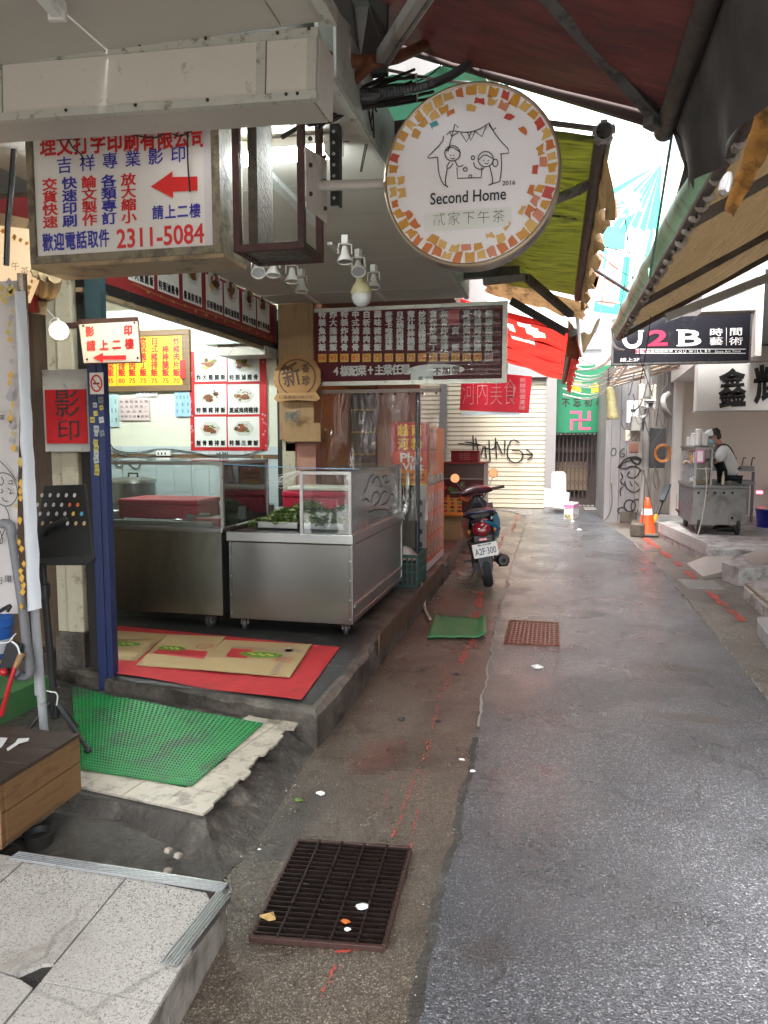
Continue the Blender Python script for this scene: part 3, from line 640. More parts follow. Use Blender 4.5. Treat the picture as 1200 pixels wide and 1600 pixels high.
# ================================================================ TRACK SPOTLIGHTS
wl_ = mat('spot_white', (.66,.66,.63), .35, var=.05, dirt=(.3,.26,.2), ds=20, dt=.58); lens = mat('spot_lens', (.35,.37,.38), .15, coat=.5)
def spot(aim):
    t = thing('spotlight', 'small white track spotlight', 'spotlight')
    MB().box((-.02,-.02,-.05),(.02,.02,0)).build('track_adapter', wl_, t)
    ax = Vector(aim).normalized(); c = Vector((0,0,-.115)); mb = MB(); sd = ax.cross(Vector((0,0,1))); sd = sd.normalized() if sd.length > .1 else Vector((1,0,0))
    mb.tube([Vector((0,0,-.05)), Vector((0,0,-.055)) + sd*.042, c + sd*.045], .0045, 6); mb.tube([Vector((0,0,-.05)), Vector((0,0,-.055)) - sd*.042, c - sd*.045], .0045, 6)
    mb.build('yoke', wl_, t)
    MB().lathe(c - ax*.045, [(0,0),(.018,0),(.024,.02),(.028,.05),(.05,.085),(.052,.10),(.044,.10),(.040,.092)], 18, ax).build('housing', wl_, t, smooth=True)
    mb = MB(); mb.cyl(c + ax*.046, c + ax*.05, .041, n=18); mb.build('lens', lens, t)
    return t
s1 = spot((.05,-.15,-1)); s2 = spot((.35,-.5,-.8)); k1 = True
SP = [((403,430),s2,'leftmost of the track spotlights, tilted and beside the rusty frame'), ((427,430),s1,'wide round track spotlight second from the left on the near track'), ((456,440),s1,'slim track spotlight third from the left on the near track'),
      ((471,456),s1,'rightmost spotlight of the near track beside the dark red menu board'), ((539,408),s1,'lone track spotlight left of the big LED bulb'), ((560,428),s2,'track spotlight half hidden behind the big LED bulb'), ((584,450),s1,'track spotlight just right of the big LED bulb')]
used = set()
for (u, v), src, lb in SP:
    p = at(u, v - 12, z=2.80); o = src if src.name not in used else dup(src); used.add(src.name)
    place(o, (p.x, p.y, 2.912), rnd.uniform(-20, 20)); o['label'] = lb; o['group'] = 'track spotlights on the shop ceiling'
for (a, b, lb) in (((400,405),(502,478),'slim white lamp track nearest the food photo strip'), ((515,380),(612,478),'slim white lamp track running past the big bulb')):
    p, q = at(*a, z=2.925), at(*b, z=2.925)
    if q.y > 6.98: q = p + (q-p) * ((6.95-p.y)/(q.y-p.y))
    mb = MB(); mb.beam(p, q, .032, .02); o = mb.build('lamp_track', wl_, label=lb, cat='lamp track')
p = at(565,480,z=2.55); t = thing('led_bulb', 'big white LED bulb hanging on a cream holder before the menu board', 'light bulb', p)
MB().lathe(p, [(0,-.0),(.03,.004),(.058,.03),(.07,.065),(.068,.09)], 24).build('globe', mat('bulb_globe', (.75,.77,.78), .25, transl=.3), t, smooth=True)
MB().lathe(p, [(.074,.088),(.078,.10),(.065,.14),(.04,.18),(.036,.27),(0,.27)], 24).build('holder', mat('bulb_holder', (.5,.45,.27), .5), t, smooth=True)
MB().tube([p + Vector((0,0,.26)), (p.x+.01,p.y,2.93)], .006).build('cord', blackm, t)
# ================================================================ PRINT-SHOP LIGHTBOX SIGN
Ys = 2.86; F = Fr((0, Ys, 0)); O = at(52,416,y=Ys); E1 = at(341,384,y=Ys)
x0, x1, z0, z1 = O.x, E1.x, at(200,405,y=Ys).z, 2.95
t = thing('print_shop_sign', 'weathered white lightbox sign with red arrow and phone number', 'sign', ((x0+x1)/2, Ys, z0))
frm = mat('sign_frame_dirty', (.22,.19,.13), .6, var=.3, vs=8, dirt=(.04,.032,.022), ds=9, dt=.47, bump=.6, bs=40)
MB().box((x0+.02,Ys+.008,z0+.02),(x1-.01,Ys+.2,z1)).build('cabinet', frm, t)
MB().box((x0+.025,Ys,z0+.03),(x1-.02,Ys+.007,z1)).build('face_panel', white_s, t)
MB().box((x0-.004,Ys-.012,z0),(x1+.018,Ys+.21,z0+.032)).build('frame_rail', frm, t)
MB().box((x0-.004,Ys-.012,z0+.032),(x0+.024,Ys+.21,z1)).build('frame_stile', frm, t)
MB().box((x1-.018,Ys-.012,z0+.032),(x1+.018,Ys+.21,z1)).build('frame_stile', frm, t)
MB().box((x0,Ys-.015,z0-.02),(x1+.03,Ys+.215,z0-.002)).build('drip_board', mat('sign_wood', (.28,.20,.11), .6, var=.2, dirt=GRIME, ds=5, dt=.5), t)
MB().box((x1-.055,Ys-.004,z0+.03),(x1-.02,Ys+.0,z1)).build('tape_strip', mat('tape', (.62,.6,.62), .3), t)
r_, b_ = MB(), MB(); F.O.y = Ys
F.row(r_, '理文打字印刷有限公司', (75,228), (310,214), 25, 34, off=.035)
F.row(b_, '吉祥專業影印', (101,258), (279,241), 25, 27, off=.012)
for i, (s_, mbx) in enumerate((('交貨快速', r_), ('快速印刷', b_), ('論文製作', r_), ('各類專訂', b_), ('放大縮小', r_))):
    u = 78 + i*30.7; F.row(mbx, s_, (u, 288 - i*1.9), (u + 1.0, 347 - i*1.9), 24, 20, off=.03)
F.row(b_, '請上二樓', (247,332), (305,329), 18, 23, off=.025)
F.row(b_, '歡迎電話取件', (75,379), (163,372), 17, 29, off=.03)
F.fp(r_, '2311-5084', 250, 369, 137, 31, off=.02)
A = [(236,292),(270,268),(270,277),(309,276),(309,298),(271,300),(271,310)]
F.poly(r_, [F.uv(*q) for q in A], .003)
r_.build('red_lettering', redp, t); b_.build('blue_lettering', bluep, t)
cab = MB()
for pts in ([(98,195),(112,232),(128,240),(129,256)], [(293,200),(293,255),(297,300)], [(210,211),(240,217),(255,210)], [(270,209),(280,214),(300,205)]):
    cab.tube([at(u, v, y=Ys-.03) for u, v in pts], .0035, 5, smooth=2)
cab.build('loose_cable', blackm, label='thin black cables dangling over the print shop sign', cat='cable')
# ================================================================ RUSTED EMPTY SIGN FRAME
X0, X1, Za, Zb = at(372,390,y=2.87).x, at(472,390,y=2.87).x, at(420,392,y=2.87).z, 2.92
t = thing('empty_sign_frame', 'rusted brown empty box frame of angle steel', 'metal frame', ((X0+X1)/2, 3, Za))
w = .028
for y in (2.87, 3.10):
    for x in (X0, X1): MB().box((x-w/2,y-w/2,Za),(x+w/2,y+w/2,Zb)).build('post', rustm, t, bev=.002)
    MB().box((X0+w/2,y-w/2,Za),(X1-w/2,y+w/2,Za+w)).build('rail', rustm, t, bev=.002)
for x in (X0, X1): MB().box((x-w/2,2.87+w/2,Za),(x+w/2,3.10-w/2,Za+w)).build('rail', rustm, t, bev=.002)
MB().box((X0+.035,2.9,Za+.03),(X0+.075,3.07,Zb)).build('side_board', mat('flaking_board', (.07,.06,.045), .8, var=.5, vs=30, dirt=GRIME, ds=20, dt=.5, bump=1, bs=50), t)
MB().box((X0+.01,2.9,Za+.006),(X1-.01,3.08,Za+.012)).build('debris_tray', dark_conc, t)
# ================================================================ ROUND SIGN
SY = 3.14; C = at(735,274,y=SY); Rr = .359
t = thing('round_sign', 'round white lightbox sign with orange mosaic rim and drawn couple', 'sign', (C.x, SY, C.z - Rr))
MB().lathe((C.x,SY,C.z), [(Rr*.985,0),(Rr,.004),(Rr,.13),(Rr*.97,.135),(0,.135)], 72, (0,1,0)).build('drum', mat('drum_metal', (.34,.31,.28), .45, metal=.5, var=.2, dirt=GRIME, ds=7, dt=.5), t, smooth=True)
MB().lathe((C.x,SY,C.z), [(Rr*.972,-.004),(Rr*.99,-.01),(Rr*1.012,-.004),(Rr*1.012,.02),(Rr*.98,.02)], 72, (0,1,0)).build('rim', mat('rim_brass', (.48,.38,.26), .35, metal=.6, var=.2), t, smooth=True)
mb = MB(); mb.cyl((C.x,SY-.004,C.z),(C.x,SY+.01,C.z),Rr*.975,n=72); face = mb.build('face', mat('sign_face_white', (.90,.90,.92), .35, var=.015, vs=2, dirt=(.68,.66,.62), ds=4, dt=.62, da=.4), t)
F = Fr((C.x, SY-.005, C.z)); mos = MB(); q = random.Random(11)
for ring, (ra, rb, n) in enumerate(((.86,.965,44),(.765,.85,37),(.70,.755,20))):
    a = 0
    for i in range(n):
        th = 2*math.pi*(i + .5*ring)/n; half = math.pi/n*.74
        if ring == 1 and (q.random() < .34): continue
        if ring == 2 and not (math.cos(th + .6) > .7 or math.sin(th) > .55 and q.random() < .6 or math.cos(th) < -.85 and q.random() < .4): continue
        if ring == 2: half *= .55
        P = []
        for (rr, tt) in ((ra, -half), (ra + q.uniform(-.01,.02), half*.2), (ra, half), (rb, half), (rb + q.uniform(-.02,.005), -half*.2), (rb, -half)):
            rr += q.uniform(-.02,.02); tt += q.uniform(-.36,.36)*half; P.append((Rr*rr*math.cos(th+tt), Rr*rr*math.sin(th+tt)))
        if q.random() < .5: P.pop(q.choice([1, 4]))
        F.poly(mos, P, .003, q.choices([0,1,2,3,4,5],[6,5,5,3,.7,.9])[0])
mos.build('mosaic', [mat('mos_%d' % i, c, .4, var=.1, vs=8) for i, c in enumerate([(.62,.30,.035),(.60,.17,.03),(.72,.45,.12),(.55,.07,.04),(.05,.33,.35),(.66,.25,.14)])], t)
ink = MB(); L = lambda px, w=.0038, sm=2: F.linep(ink, px, w, .003, smooth=sm)
L([(700,237),(711,194),(716,200)], sm=0); L([(764,192),(775,213),(800,239),(781,241)], sm=1)
L([(693,213),(692,222),(671,243),(667,248),(684,246)], sm=1); L([(684,246),(685,270),(692,288),(700,292)], sm=1)
L([(698,211),(705,204),(728,208),(746,204),(763,194)], .0035, 1)
for a_, b_2, c_ in (((703,206),(706,214),(716,207)), ((720,208),(729,222),(737,206)), ((742,205),(753,214),(760,197)), ((730,206),(736,220),(742,206)), ((764,195),(770,204),(775,200))): L([a_, b_2, c_], .004, 0)
def circ(cx, cy, rx, ry, a0=0, a1=360, n=16): return [(cx + rx*math.cos(R(a)), cy + ry*math.sin(R(a))) for a in [a0 + (a1-a0)*i/n for i in range(n+1)]]
L(circ(707,240,12,12), sm=0); L([(697,236),(706,229),(720,239)], sm=1); L([(703,253),(697,262),(702,264),(708,256)]); L([(699,263),(695,288),(700,293)]); L([(711,252),(716,262),(724,258)], sm=1)
L([(714,262),(715,279),(752,278),(753,262)], sm=0); L(circ(735,276,2.4,2.4), sm=0); L(circ(727,265,3,3), sm=0)
L(circ(759,249,12,12), sm=0); L([(748,250),(757,241),(770,248)], sm=1); L(circ(774,255,4,6), sm=0); L([(740,254),(742,262),(752,266),(757,262)], sm=1); L(circ(739,247,2.5,3), sm=0)
L([(765,260),(769,275),(770,288),(761,290),(781,284)], sm=1); L([(783,241),(784,262),(781,284)], sm=1)
for p_ in ((704,243),(709,243),(756,251),(763,251)): F.ell(ink, *F.uv(*p_), .003, .002, .003)
L([(704,247),(707,249),(711,247)], .003); L([(757,255),(760,257),(763,255)], .003)
F.fp(ink, 'Second Home', 731, 307, 118, 19, .003, .012); F.fp(ink, '2016', 795, 286, 20, 7, .003, .01)
F.row(ink, '貳家下午茶', (686,343), (779,338), 21, 22, .004, -.018)
plt = MB(); P = []
for cx, cy, a0 in ((668,358,90),(668,338,180),(794,328,270),(794,348,0)):
    for k in range(4): P.append(F.uv(cx + 5*math.cos(R(a0 + k*30)), cy + 5*math.sin(R(a0 + k*30))))
F.poly(plt, P, .0015); plt.build('name_plate', mat('plate_pale', (.80,.84,.80), .35, var=.04), t)
ink.build('lettering', inkb, t)
# pipe arm and its plate on the rusted frame
t = thing('sign_arm', 'white painted pipe arm on a rust stained plate carrying the round sign', 'bracket', (-1.0, 3.75, 2.7))
pa, pb = at(488,291,y=3.02), at(612,287,y=3.19)
wr = mat('rust_white', (.56,.54,.50), .5, var=.08, vs=4, dirt=(.22,.08,.025), ds=5, dt=.54, da=.9)
MB().cyl(pa, pb, .021, n=16).build('pipe', wr, t, smooth=True)
MB().lathe(pb - (pb-pa).normalized()*.03, [(.026,0),(.03,.015),(.026,.04)], 16, pb-pa).build('collar', wr, t, smooth=True)
MB().prism([(X1+.018,2.86,at(478,232,y=2.88).z), (X1+.018,3.13,at(505,250,y=3.12).z), (X1+.018,3.13,at(505,348,y=3.12).z), (X1+.018,2.86,at(475,326,y=2.88).z)], (1,0,0), .006).build('plate', wr, t)
for yy in (2.9, 3.09):
    for zz in (2.57, 2.68, 2.78): piece(sm_, 'bolt', (X1+.028, yy, zz), t, scale=(1.6,1.6,1.6))
# perforated angle post behind
t = thing('perforated_post', 'dark slotted steel post rising beside the white beam', 'post', (-.93, 3.1, 2.6))
MB().box((-.955,3.12,2.6),(-.915,3.13,3.35)).build('web', blackm, t); MB().box((-.925,3.13,2.6),(-.915,3.165,3.35)).build('flange', blackm, t)
mb = MB()
for i in range(16): mb.cyl((-.938,3.118,2.63+i*.045),(-.938,3.121,2.63+i*.045),.007,n=8)
mb.build('slot', mat('slot_pale', (.5,.5,.48)), t)
# ================================================================ AWNINGS
def awning(name, label, m, front, back, ysag=.02, nu=10, nv=24, skip=None, wav=.01, seed=0, holes=None):
    """front / back: (x, z, y0, y1)"""
    t = thing(name, label, 'awning', (front[0], (front[2]+front[3])/2, front[1]))
    def f(a, b):
        y = front[2] + (front[3]-front[2]) * b; x = front[0] + (back[0]-front[0]) * a; z = front[1] + (back[1]-front[1]) * a
        return Vector((x, y, z - ysag*math.sin(math.pi*a) - .012*math.sin(math.pi*((b*4) % 1)) + wav*noise.noise(Vector((x*3, y*2, seed)))))
    mb = MB(); mb.grid(f, nu, nv, skip=skip); mb.build('canopy', m, t, smooth=180); return t, f
red_dark = mat('awning_dark_red', (.115,.030,.028), .6, var=.5, vs=4, st=(1,5,1), dirt=(.025,.017,.017), ds=2.4, dt=.48, da=.85, transl=.03, dw=.2, bump=.3, bs=9)
green_aw = mat('awning_yellow_green', (.105,.112,.008), .6, var=.6, vs=4, st=(1.2,6,1), dirt=(.015,.02,.004), ds=3.5, dt=.46, da=.95, transl=.22, dw=.16, bump=.4, bs=7)
green_t = mat('tarp_green', (.035,.12,.075), .5, var=.2, vs=4, dirt=(.05,.04,.02), ds=4, dt=.55, transl=.3)
red_aw = mat('awning_bright_red', (.66,.02,.014), .6, var=.2, vs=3, dirt=(.20,.01,.01), ds=3, dt=.56, transl=.62, st=(1,3,1))
tan_aw = mat('awning_tan', (.25,.17,.08), .7, var=.4, vs=2.5, st=(5,1,1), dirt=(.06,.04,.022), ds=2.4, dt=.5, da=.8, transl=.12, dw=.2)
canvas_b = mat('canvas_brown', (.33,.20,.09), .8, var=.5, vs=10, dirt=(.04,.025,.015), ds=8, dt=.5, transl=.3)
canvas_d = mat('canvas_grey', (.05,.043,.041), .7, var=.4, vs=6, dirt=(.02,.018,.018), ds=5, dt=.5, transl=.12)
roller = mat('roller_dark', (.10,.085,.075), .5, metal=.3, var=.4, vs=6, dirt=GRIME, ds=9, dt=.5)
# near dark red awning overhead
t, f = awning('dark_red_awning', 'worn dark red fabric awning hanging overhead at the top', red_dark, (.45,3.03,-1.2,3.64), (-1.15,3.66,-1.2,3.64), wav=.03)
MB().cyl((.45,-1.2,3.02),(.45,3.70,3.0),.045,n=14).build('front_bar', roller, t, smooth=True)
MB().beam((.435,3.66,3.02),(-1.15,3.66,3.64),.03,.05).build('end_batten', mat('batten_dark', (.06,.035,.03), .6), t)
p, q_ = at(1022,178,y=3.55), at(850,-14,y=2.9)
for (a, b) in ((p, q_),):
    MB().beam(a, b, .055, .04).build('folding_arm', alum_d, t, bev=.004); MB().beam(a + Vector((-.02,0,.02)), b + Vector((-.02,0,.02)), .02, .05).build('arm_rib', alum_d, t)
    MB().ob(a + Vector((.0,.02,-.01)), (.07,.06,.09), (0,10,40)).build('arm_knuckle', alum_d, t, bev=.01)
    d = (b-a).normalized(); MB().beam(b, b + d*.5 + Vector((-.1,0,.05)), .055, .04).build('folding_arm', alum_d, t)
a, b = at(598,90,y=2.95), at(672,-22,y=2.45)
MB().beam(a, b, .055, .05).build('folding_arm', mat('arm_pale', (.30,.29,.27), .4, metal=.5, dirt=GRIME, ds=6, dt=.5), t, bev=.006); MB().beam(a+Vector((.012,0,-.02)), b+Vector((.012,0,-.02)), .012, .02).build('arm_rib', alum_d, t)
def val(a, b):
    y = 3.68 - a * 2.7; dd = .30 + .16*min(1, a*2.5); nx = .035*math.sin(y*9) + .02*noise.noise(Vector((y*5, b*2, 3)))
    if a < .055: dd *= (.9 - a*4); 
    return Vector((.48 + nx*b + .06*b, y, 3.0 - dd*b))
mb = MB(); mb.grid(val, 60, 8); mb.build('valance', canvas_d, t, smooth=180)
# torn rag at the far end of the bar
P = [(1040,195),(1068,196),(1100,205),(1112,225),(1098,240),(1085,262),(1070,285),(1058,302),(1066,270),(1072,245),(1073,228),(1064,222),(1062,205)]
mb = MB(); vs = [at(u, v, y=3.62) + Vector((0, .03*math.sin(i*2.1), 0)) for i, (u, v) in enumerate(P)]
cx = sum(vs, Vector()) / len(vs) + Vector((0,-.05,0)); mb.add(vs + [cx], [(i, (i+1) % len(vs), len(vs)) for i in range(len(vs))]); mb.build('torn_rag', canvas_d, t, smooth=180)
p, q_ = at(1050,210,y=3.66), at(1016,405,y=4.4)
t2 = MB().tube([p, q_ + Vector((0,0,-.1)), at(1014,420,y=4.6)], .006, 6).build('green_rope', mat('rope_green', (.10,.22,.16), .8), label='green rope strung down from the dark red awning bar', cat='rope')
# yellow-green awning
q = random.Random(5)
t, f = awning('yellow_green_awning', 'sunlit yellow green fabric awning beside the round sign', green_aw, (.187,3.02,3.70,7.6), (-.62,3.20,3.70,7.6), wav=.03, seed=4)
MB().cyl((.187,3.72,3.02),(.187,7.6,3.0),.042,n=14).build('roller_tube', roller, t, smooth=True)
mb = MB(); n = 20
for i in range(n):
    a, b = 2*math.pi*i/n, 2*math.pi*(i+1)/n; r0, r1 = .035, .052 if i % 4 < 2 else .043
    mb.add([(.187+math.cos(x)*r, y, 3.02+math.sin(x)*r) for y in (3.68,3.725) for x in (a, b) for r in (r0, r1)], [(0,1,3,2),(4,6,7,5),(1,5,7,3),(0,2,6,4),(0,4,5,1),(2,3,7,6)])
mb.build('end_cap', alum, t)
MB().beam((.17,3.71,3.04),(-.62,3.71,3.21),.02,.02).build('hem_cord', roller, t)
a, b, c = at(928,272,y=4.3), at(905,297,y=4.4), at(850,318,y=4.55)
MB().beam(a, b, .05, .045).build('arm_joint', alum_d, t, bev=.005); MB().beam(b, c, .055, .04).build('folding_arm', alum_d, t, bev=.005); MB().beam(c, (-.7,4.8,2.95), .05, .04).build('folding_arm', alum_d, t)
a, b, c = at(892,492,y=7.0), at(822,433,y=6.2), at(755,440,y=6.2)
MB().beam(a, b, .06, .055).build('folding_arm', roller, t, bev=.005); MB().beam(b, c, .06, .055).build('folding_arm', roller, t, bev=.005)
MB().beam(at(700,430,y=6.6), at(812,424,y=6.6), .08, .08).build('back_box', roller, t)
MB().beam(at(798,470,y=7.3), at(885,520,y=7.3), .05, .07).build('cross_board', mat('board_dark', (.035,.03,.028), .7), t)
qq = random.Random(8)
def vg(a, b):
    y = 3.80 + a*3.8; dd = .13 + .07*abs(noise.noise(Vector((y*6, 0, 0)))) + .05*abs(noise.noise(Vector((y*17, 2, 0))))
    if a < .1: dd = .34 - 1.2*a
    return Vector((.20 + .05*b + .035*b*math.sin(y*14) + .03*noise.noise(Vector((y*5, b, 1)))*b, y, 2.99 - dd*b))
mb = MB(); mb.grid(vg, 90, 6); mb.build('torn_valance', canvas_b, t, smooth=180)
# faded lettering printed on the awning fabric
mb = MB(); FF = Fr(f(.62,.30) + Vector((0,0,-.04)), (0,-1,0), (f(.2,.3)-f(.62,.3)))
for i, s_ in enumerate('02312123'): FF.text(mb, s_, -.05 + .0*i, 0 + i*.055, .09, .05, .0, .02, tilt=90)
mb.build('faded_lettering', mat('faded_ink', (.06,.07,.02), .8), t)
# red awning beyond
holes = set()
for i in range(8):
    cx, cy = qq.uniform(4,15), qq.uniform(2,12); s_ = qq.uniform(.5,1.6)
    for i2 in range(20):
        for j2 in range(40):
            if ((i2-cx)/s_)**2 + ((j2-cy)/(s_*1.6))**2 < 1: holes.add((i2, j2))
t, f = awning('bright_red_awning', 'torn bright red fabric awning glowing in daylight', red_aw, (.15,2.72,7.9,14.2), (-1.3,3.22,7.9,14.2), nu=20, nv=40, skip=lambda i, j: (i, j) in holes, wav=.05, seed=9)
MB().cyl((.15,7.9,2.71),(.12,14.2,2.69),.045,n=12).build('front_bar', roller, t, smooth=True)
for y in (8.1, 9.6, 11.2, 13.2): MB().beam((.15,y,2.74),(-1.3,y+.05,3.18),.05,.05).build('rafter', mat('rafter_red', (.10,.015,.012), .6), t)
def vr(a, b):
    y = 7.9 + a*6.2; dd = .20 + .12*abs(noise.noise(Vector((y*5, 0, 0)))); return Vector((.17 + .05*b + .03*b*math.sin(y*8), y, 2.70 - dd*b))
mb = MB(); mb.grid(vr, 80, 4); mb.build('valance', mat('valance_red', (.42,.03,.02), .6, var=.3, vs=8, dirt=(.08,.02,.01), ds=6, dt=.52, transl=.5), t, smooth=180)
# brown canvas awning remnant between
mb = MB(); mb.grid(lambda a, b: Vector((.26 - 1.0*a + .02*math.sin(b*20), 7.65 + b*.35, 2.95 + .32*a - .12*b + .03*noise.noise(Vector((a*6,b*6,2))))), 12, 6)
mb.build('canvas_remnant', canvas_b, smooth=180, label='brown canvas remnant slung between the green and red awnings', cat='canvas')
mb = MB(); mb.grid(lambda a, b: Vector((.10 + .32*a, 8.0 + .3*b, 2.86 - .16*math.sin(math.pi*a) + .05*noise.noise(Vector((a*5,b*5,6))) - .35*b*(1-a))), 14, 6)
mb.build('ragged_tarp', mat('tarp_teal', (.30,.22,.12), .7, var=.5, vs=6, dirt=(.06,.04,.02), ds=6, dt=.5, transl=.3), smooth=180, label='ragged brown tarp sagging across the gap above the alley', cat='tarp')
# right awning, seen from below
t, f = awning('tan_awning', 'long tan canvas awning on the right with a green rolled edge', tan_aw, (.70,2.87,1.6,9.45), (2.75,3.98,1.6,9.45), ysag=.03, wav=.03, seed=12)
for y in (1.8, 4.6, 7.2, 9.35):
    MB().beam((.72,y,2.83),(2.75,y,3.92),.05,.06).build('rafter', roller, t, bev=.004)
MB().cyl((.71,1.6,2.85),(.71,9.45,2.84),.03,n=10).build('front_bar', roller, t, smooth=True)
gr_e = mat('awning_edge_green', (.13,.27,.17), .38, var=.35, vs=4, st=(1,2,1), dirt=(.02,.03,.02), ds=3, dt=.52, da=.9, transl=.15)
def ve(a, b):
    y = 1.8 + a*7.7; return Vector((.72 - .075*math.sin(math.pi*b*.9) - .03*b + .012*noise.noise(Vector((y*2,b*3,1))), y, 2.84 + .20*b + .01*math.sin(y*4)))
mb = MB(); mb.grid(ve, 80, 8); mb.build('green_edge', gr_e, t, smooth=180)
nub = mat('rolled_hem', (.38,.34,.30), .6, var=.3, vs=20, dirt=GRIME, ds=10, dt=.52)
y = 3.4
while y < 9.4:
    s_ = .028 + .012*rnd.random(); MB().lathe((.72,y,2.82 + rnd.uniform(-.01,.01)), [(s_*.3,0),(s_,.02),(s_*.8,.07),(s_*.3,.10)], 9, (rnd.uniform(-.2,.2),1,rnd.uniform(-.2,.4))).build('hem_roll', nub, t, smooth=True); y += rnd.uniform(.16,.30)
a, b, c = at(1203,60,y=2.6), at(1188,160,y=2.85), at(1133,325,y=3.3)
mb = MB(); mb.grid(lambda s_, r_: b.lerp(c, s_).lerp(b.lerp(c, s_) + Vector((.10*(1-s_*.6), .02, -.03)), r_) + Vector((0, .03*math.sin(s_*9), .02*noise.noise(Vector((s_*8, r_*2, 0))))), 20, 4)
mb.build('rusty_strap', mat('rusty_canvas', (.42,.20,.05), .8, var=.6, vs=12, dirt=(.05,.03,.02), ds=10, dt=.5, transl=.35), t, smooth=180)
p = at(1134,288,y=3.35); MB().lathe(p, [(.005,-.05),(.022,-.035),(.026,0),(.02,.03),(.01,.05)], 12, (.3,.2,1)).build('plastic_scrap', mat('plastic_bright', (.85,.86,.92), .1, trans=.6), smooth=True, label='clear plastic scrap caught on the tan awning edge', cat='plastic scrap')
# pale blind box above the black sign
MB().beam(at(1040,497,y=9.2), at(1215,428,y=9.2), .12, .09).build('blind_box', alum, t)
# ---------------------------------------------------------------- clutter near the beam
t = thing('rusty_pipe', 'rusty horizontal pipe under the awning arms above the round sign', 'pipe', (-.7, 2.9, 3.0))
MB().tube([at(500,86,y=2.9), at(575,100,y=2.95), at(632,88,y=3.3), at(700,48,y=3.85)], .024, 10, smooth=1).build('pipe', rustp, t, smooth=True)
MB().beam(at(585,95,y=2.95), at(548,130,y=3.0), .03, .03).build('brace', rustp, t)
h = [at(u, v, y=yy) for u, v, yy in ((530,147,3.05),(580,146,3.07),(640,141,3.12),(680,130,3.2),(715,113,3.4),(740,92,3.7),(757,60,3.95),(762,30,4.1))]
for _ in range(2):
    q2 = [h[0]]
    for a, b in zip(h, h[1:]): q2 += [a.lerp(b,.25), a.lerp(b,.75)]
    h = q2 + [h[-1]]
seg = []; 
for a, b in zip(h, h[1:]):
    m_ = max(1, int((b-a).length/.006)); seg += [a.lerp(b, i/m_) for i in range(m_)]
rr = [.019 if i % 2 else .0145 for i in range(len(seg))]
mb = MB(); vs = []; n = 12
mb.tube(seg, rr, n); mb.build('corrugated_hose', mat('hose_grey', (.07,.075,.085), .45, var=.1), smooth=60, label='dark corrugated conduit hose curving above the round sign', cat='hose')
mb = MB()
for i in range(16):
    v0 = rnd.uniform(168,205); v1 = rnd.uniform(100,158); mb.tube([at(rnd.uniform(440,500), v0, y=2.95), at(530, v0-rnd.uniform(5,30), y=3.05), at(575, v1+rnd.uniform(0,30), y=3.1), at(rnd.uniform(610,680), v1, y=3.3)], rnd.uniform(.003,.007), 6, smooth=3)
mb.ball(at(560,152,y=3.08), (.11,.03,.035), 14); mb.ball(at(530,160,y=3.05), (.07,.03,.03), 12)
mb.tube([at(440,215,y=2.95), at(480,190,y=3.0), at(520,168,y=3.2), at(600,120,y=3.3)], .009, 6, smooth=2)
mb.tube([at(470,175,y=2.9), at(540,155,y=3.1), at(600,150,y=3.3), at(620,148,y=3.4)], .02, 6, smooth=2)
for u, v in ((515,165),(522,172),(530,160),(575,160),(581,155),(590,160),(508,180)):
    z = rnd.uniform(15,60); mb.tube([at(u, v, y=3.2), at(u+rnd.uniform(-6,6), v+z*.5, y=3.2), at(u+rnd.uniform(-8,8), v+z, y=3.2)], .004, 5, smooth=2)
mb.build('cable_bundle', blackm, label='tangled black cable bundle between the white beam and the round sign', cat='cables')
for a_, b_2, lb in (((535,150),(536,245),'grimy pale cable tie strip hanging over the lit lamp'), ((650,115),(652,158),'white plastic strip dangling left of the round sign')):
    mb = MB(); p, q_ = at(*a_, y=3.2), at(*b_2, y=3.2); mb.beam(p, q_, .014, .003); mb.build('plastic_strip', mat('strip_pale', (.4,.37,.33), .5), label=lb, cat='strip')
mb = MB()
for i in range(9):
    u = rnd.uniform(745,780); mb.tube([at(u, rnd.uniform(60,95), y=3.6), at(u+rnd.uniform(-20,20), 110, y=3.7), at(760+rnd.uniform(0,40), rnd.uniform(130,146), y=3.85)], .005, 5, smooth=2)
mb.tube([at(600,108,y=3.5), at(680,125,y=3.6), at(760,132,y=3.8)], .007, 6, smooth=2); mb.tube([at(745,95,y=3.6), at(790,150,y=3.9)], .006, 5)
mb.build('white_cables', mat('cable_white', (.5,.5,.47), .5), label='loose white cables looping above the round sign', cat='cables')
mb = MB()
for (a_, b_2, c_) in (((700,75),(680,120),(580,150)), ((785,85),(793,130),(800,175)), ((560,118),(540,150),(500,190))): mb.tube([at(*a_, y=3.7), at(*b_2, y=3.7), at(*c_, y=3.7)], .0035, 5, smooth=2)
mb.tube([at(578,175,y=3.2), at(572,220,y=3.3), at(563,268,y=3.5)], .003, 5); mb.tube([at(582,175,y=3.2), at(575,220,y=3.3), at(565,268,y=3.5)], .003, 5); mb.tube([at(498,243,y=3.2), at(532,250,y=3.3), at(535,268,y=3.3), at(518,280,y=3.4)], .003, 5, smooth=2)
mb.build('thin_wires', blackm, label='thin black wires drooping around the sign arm', cat='wires')
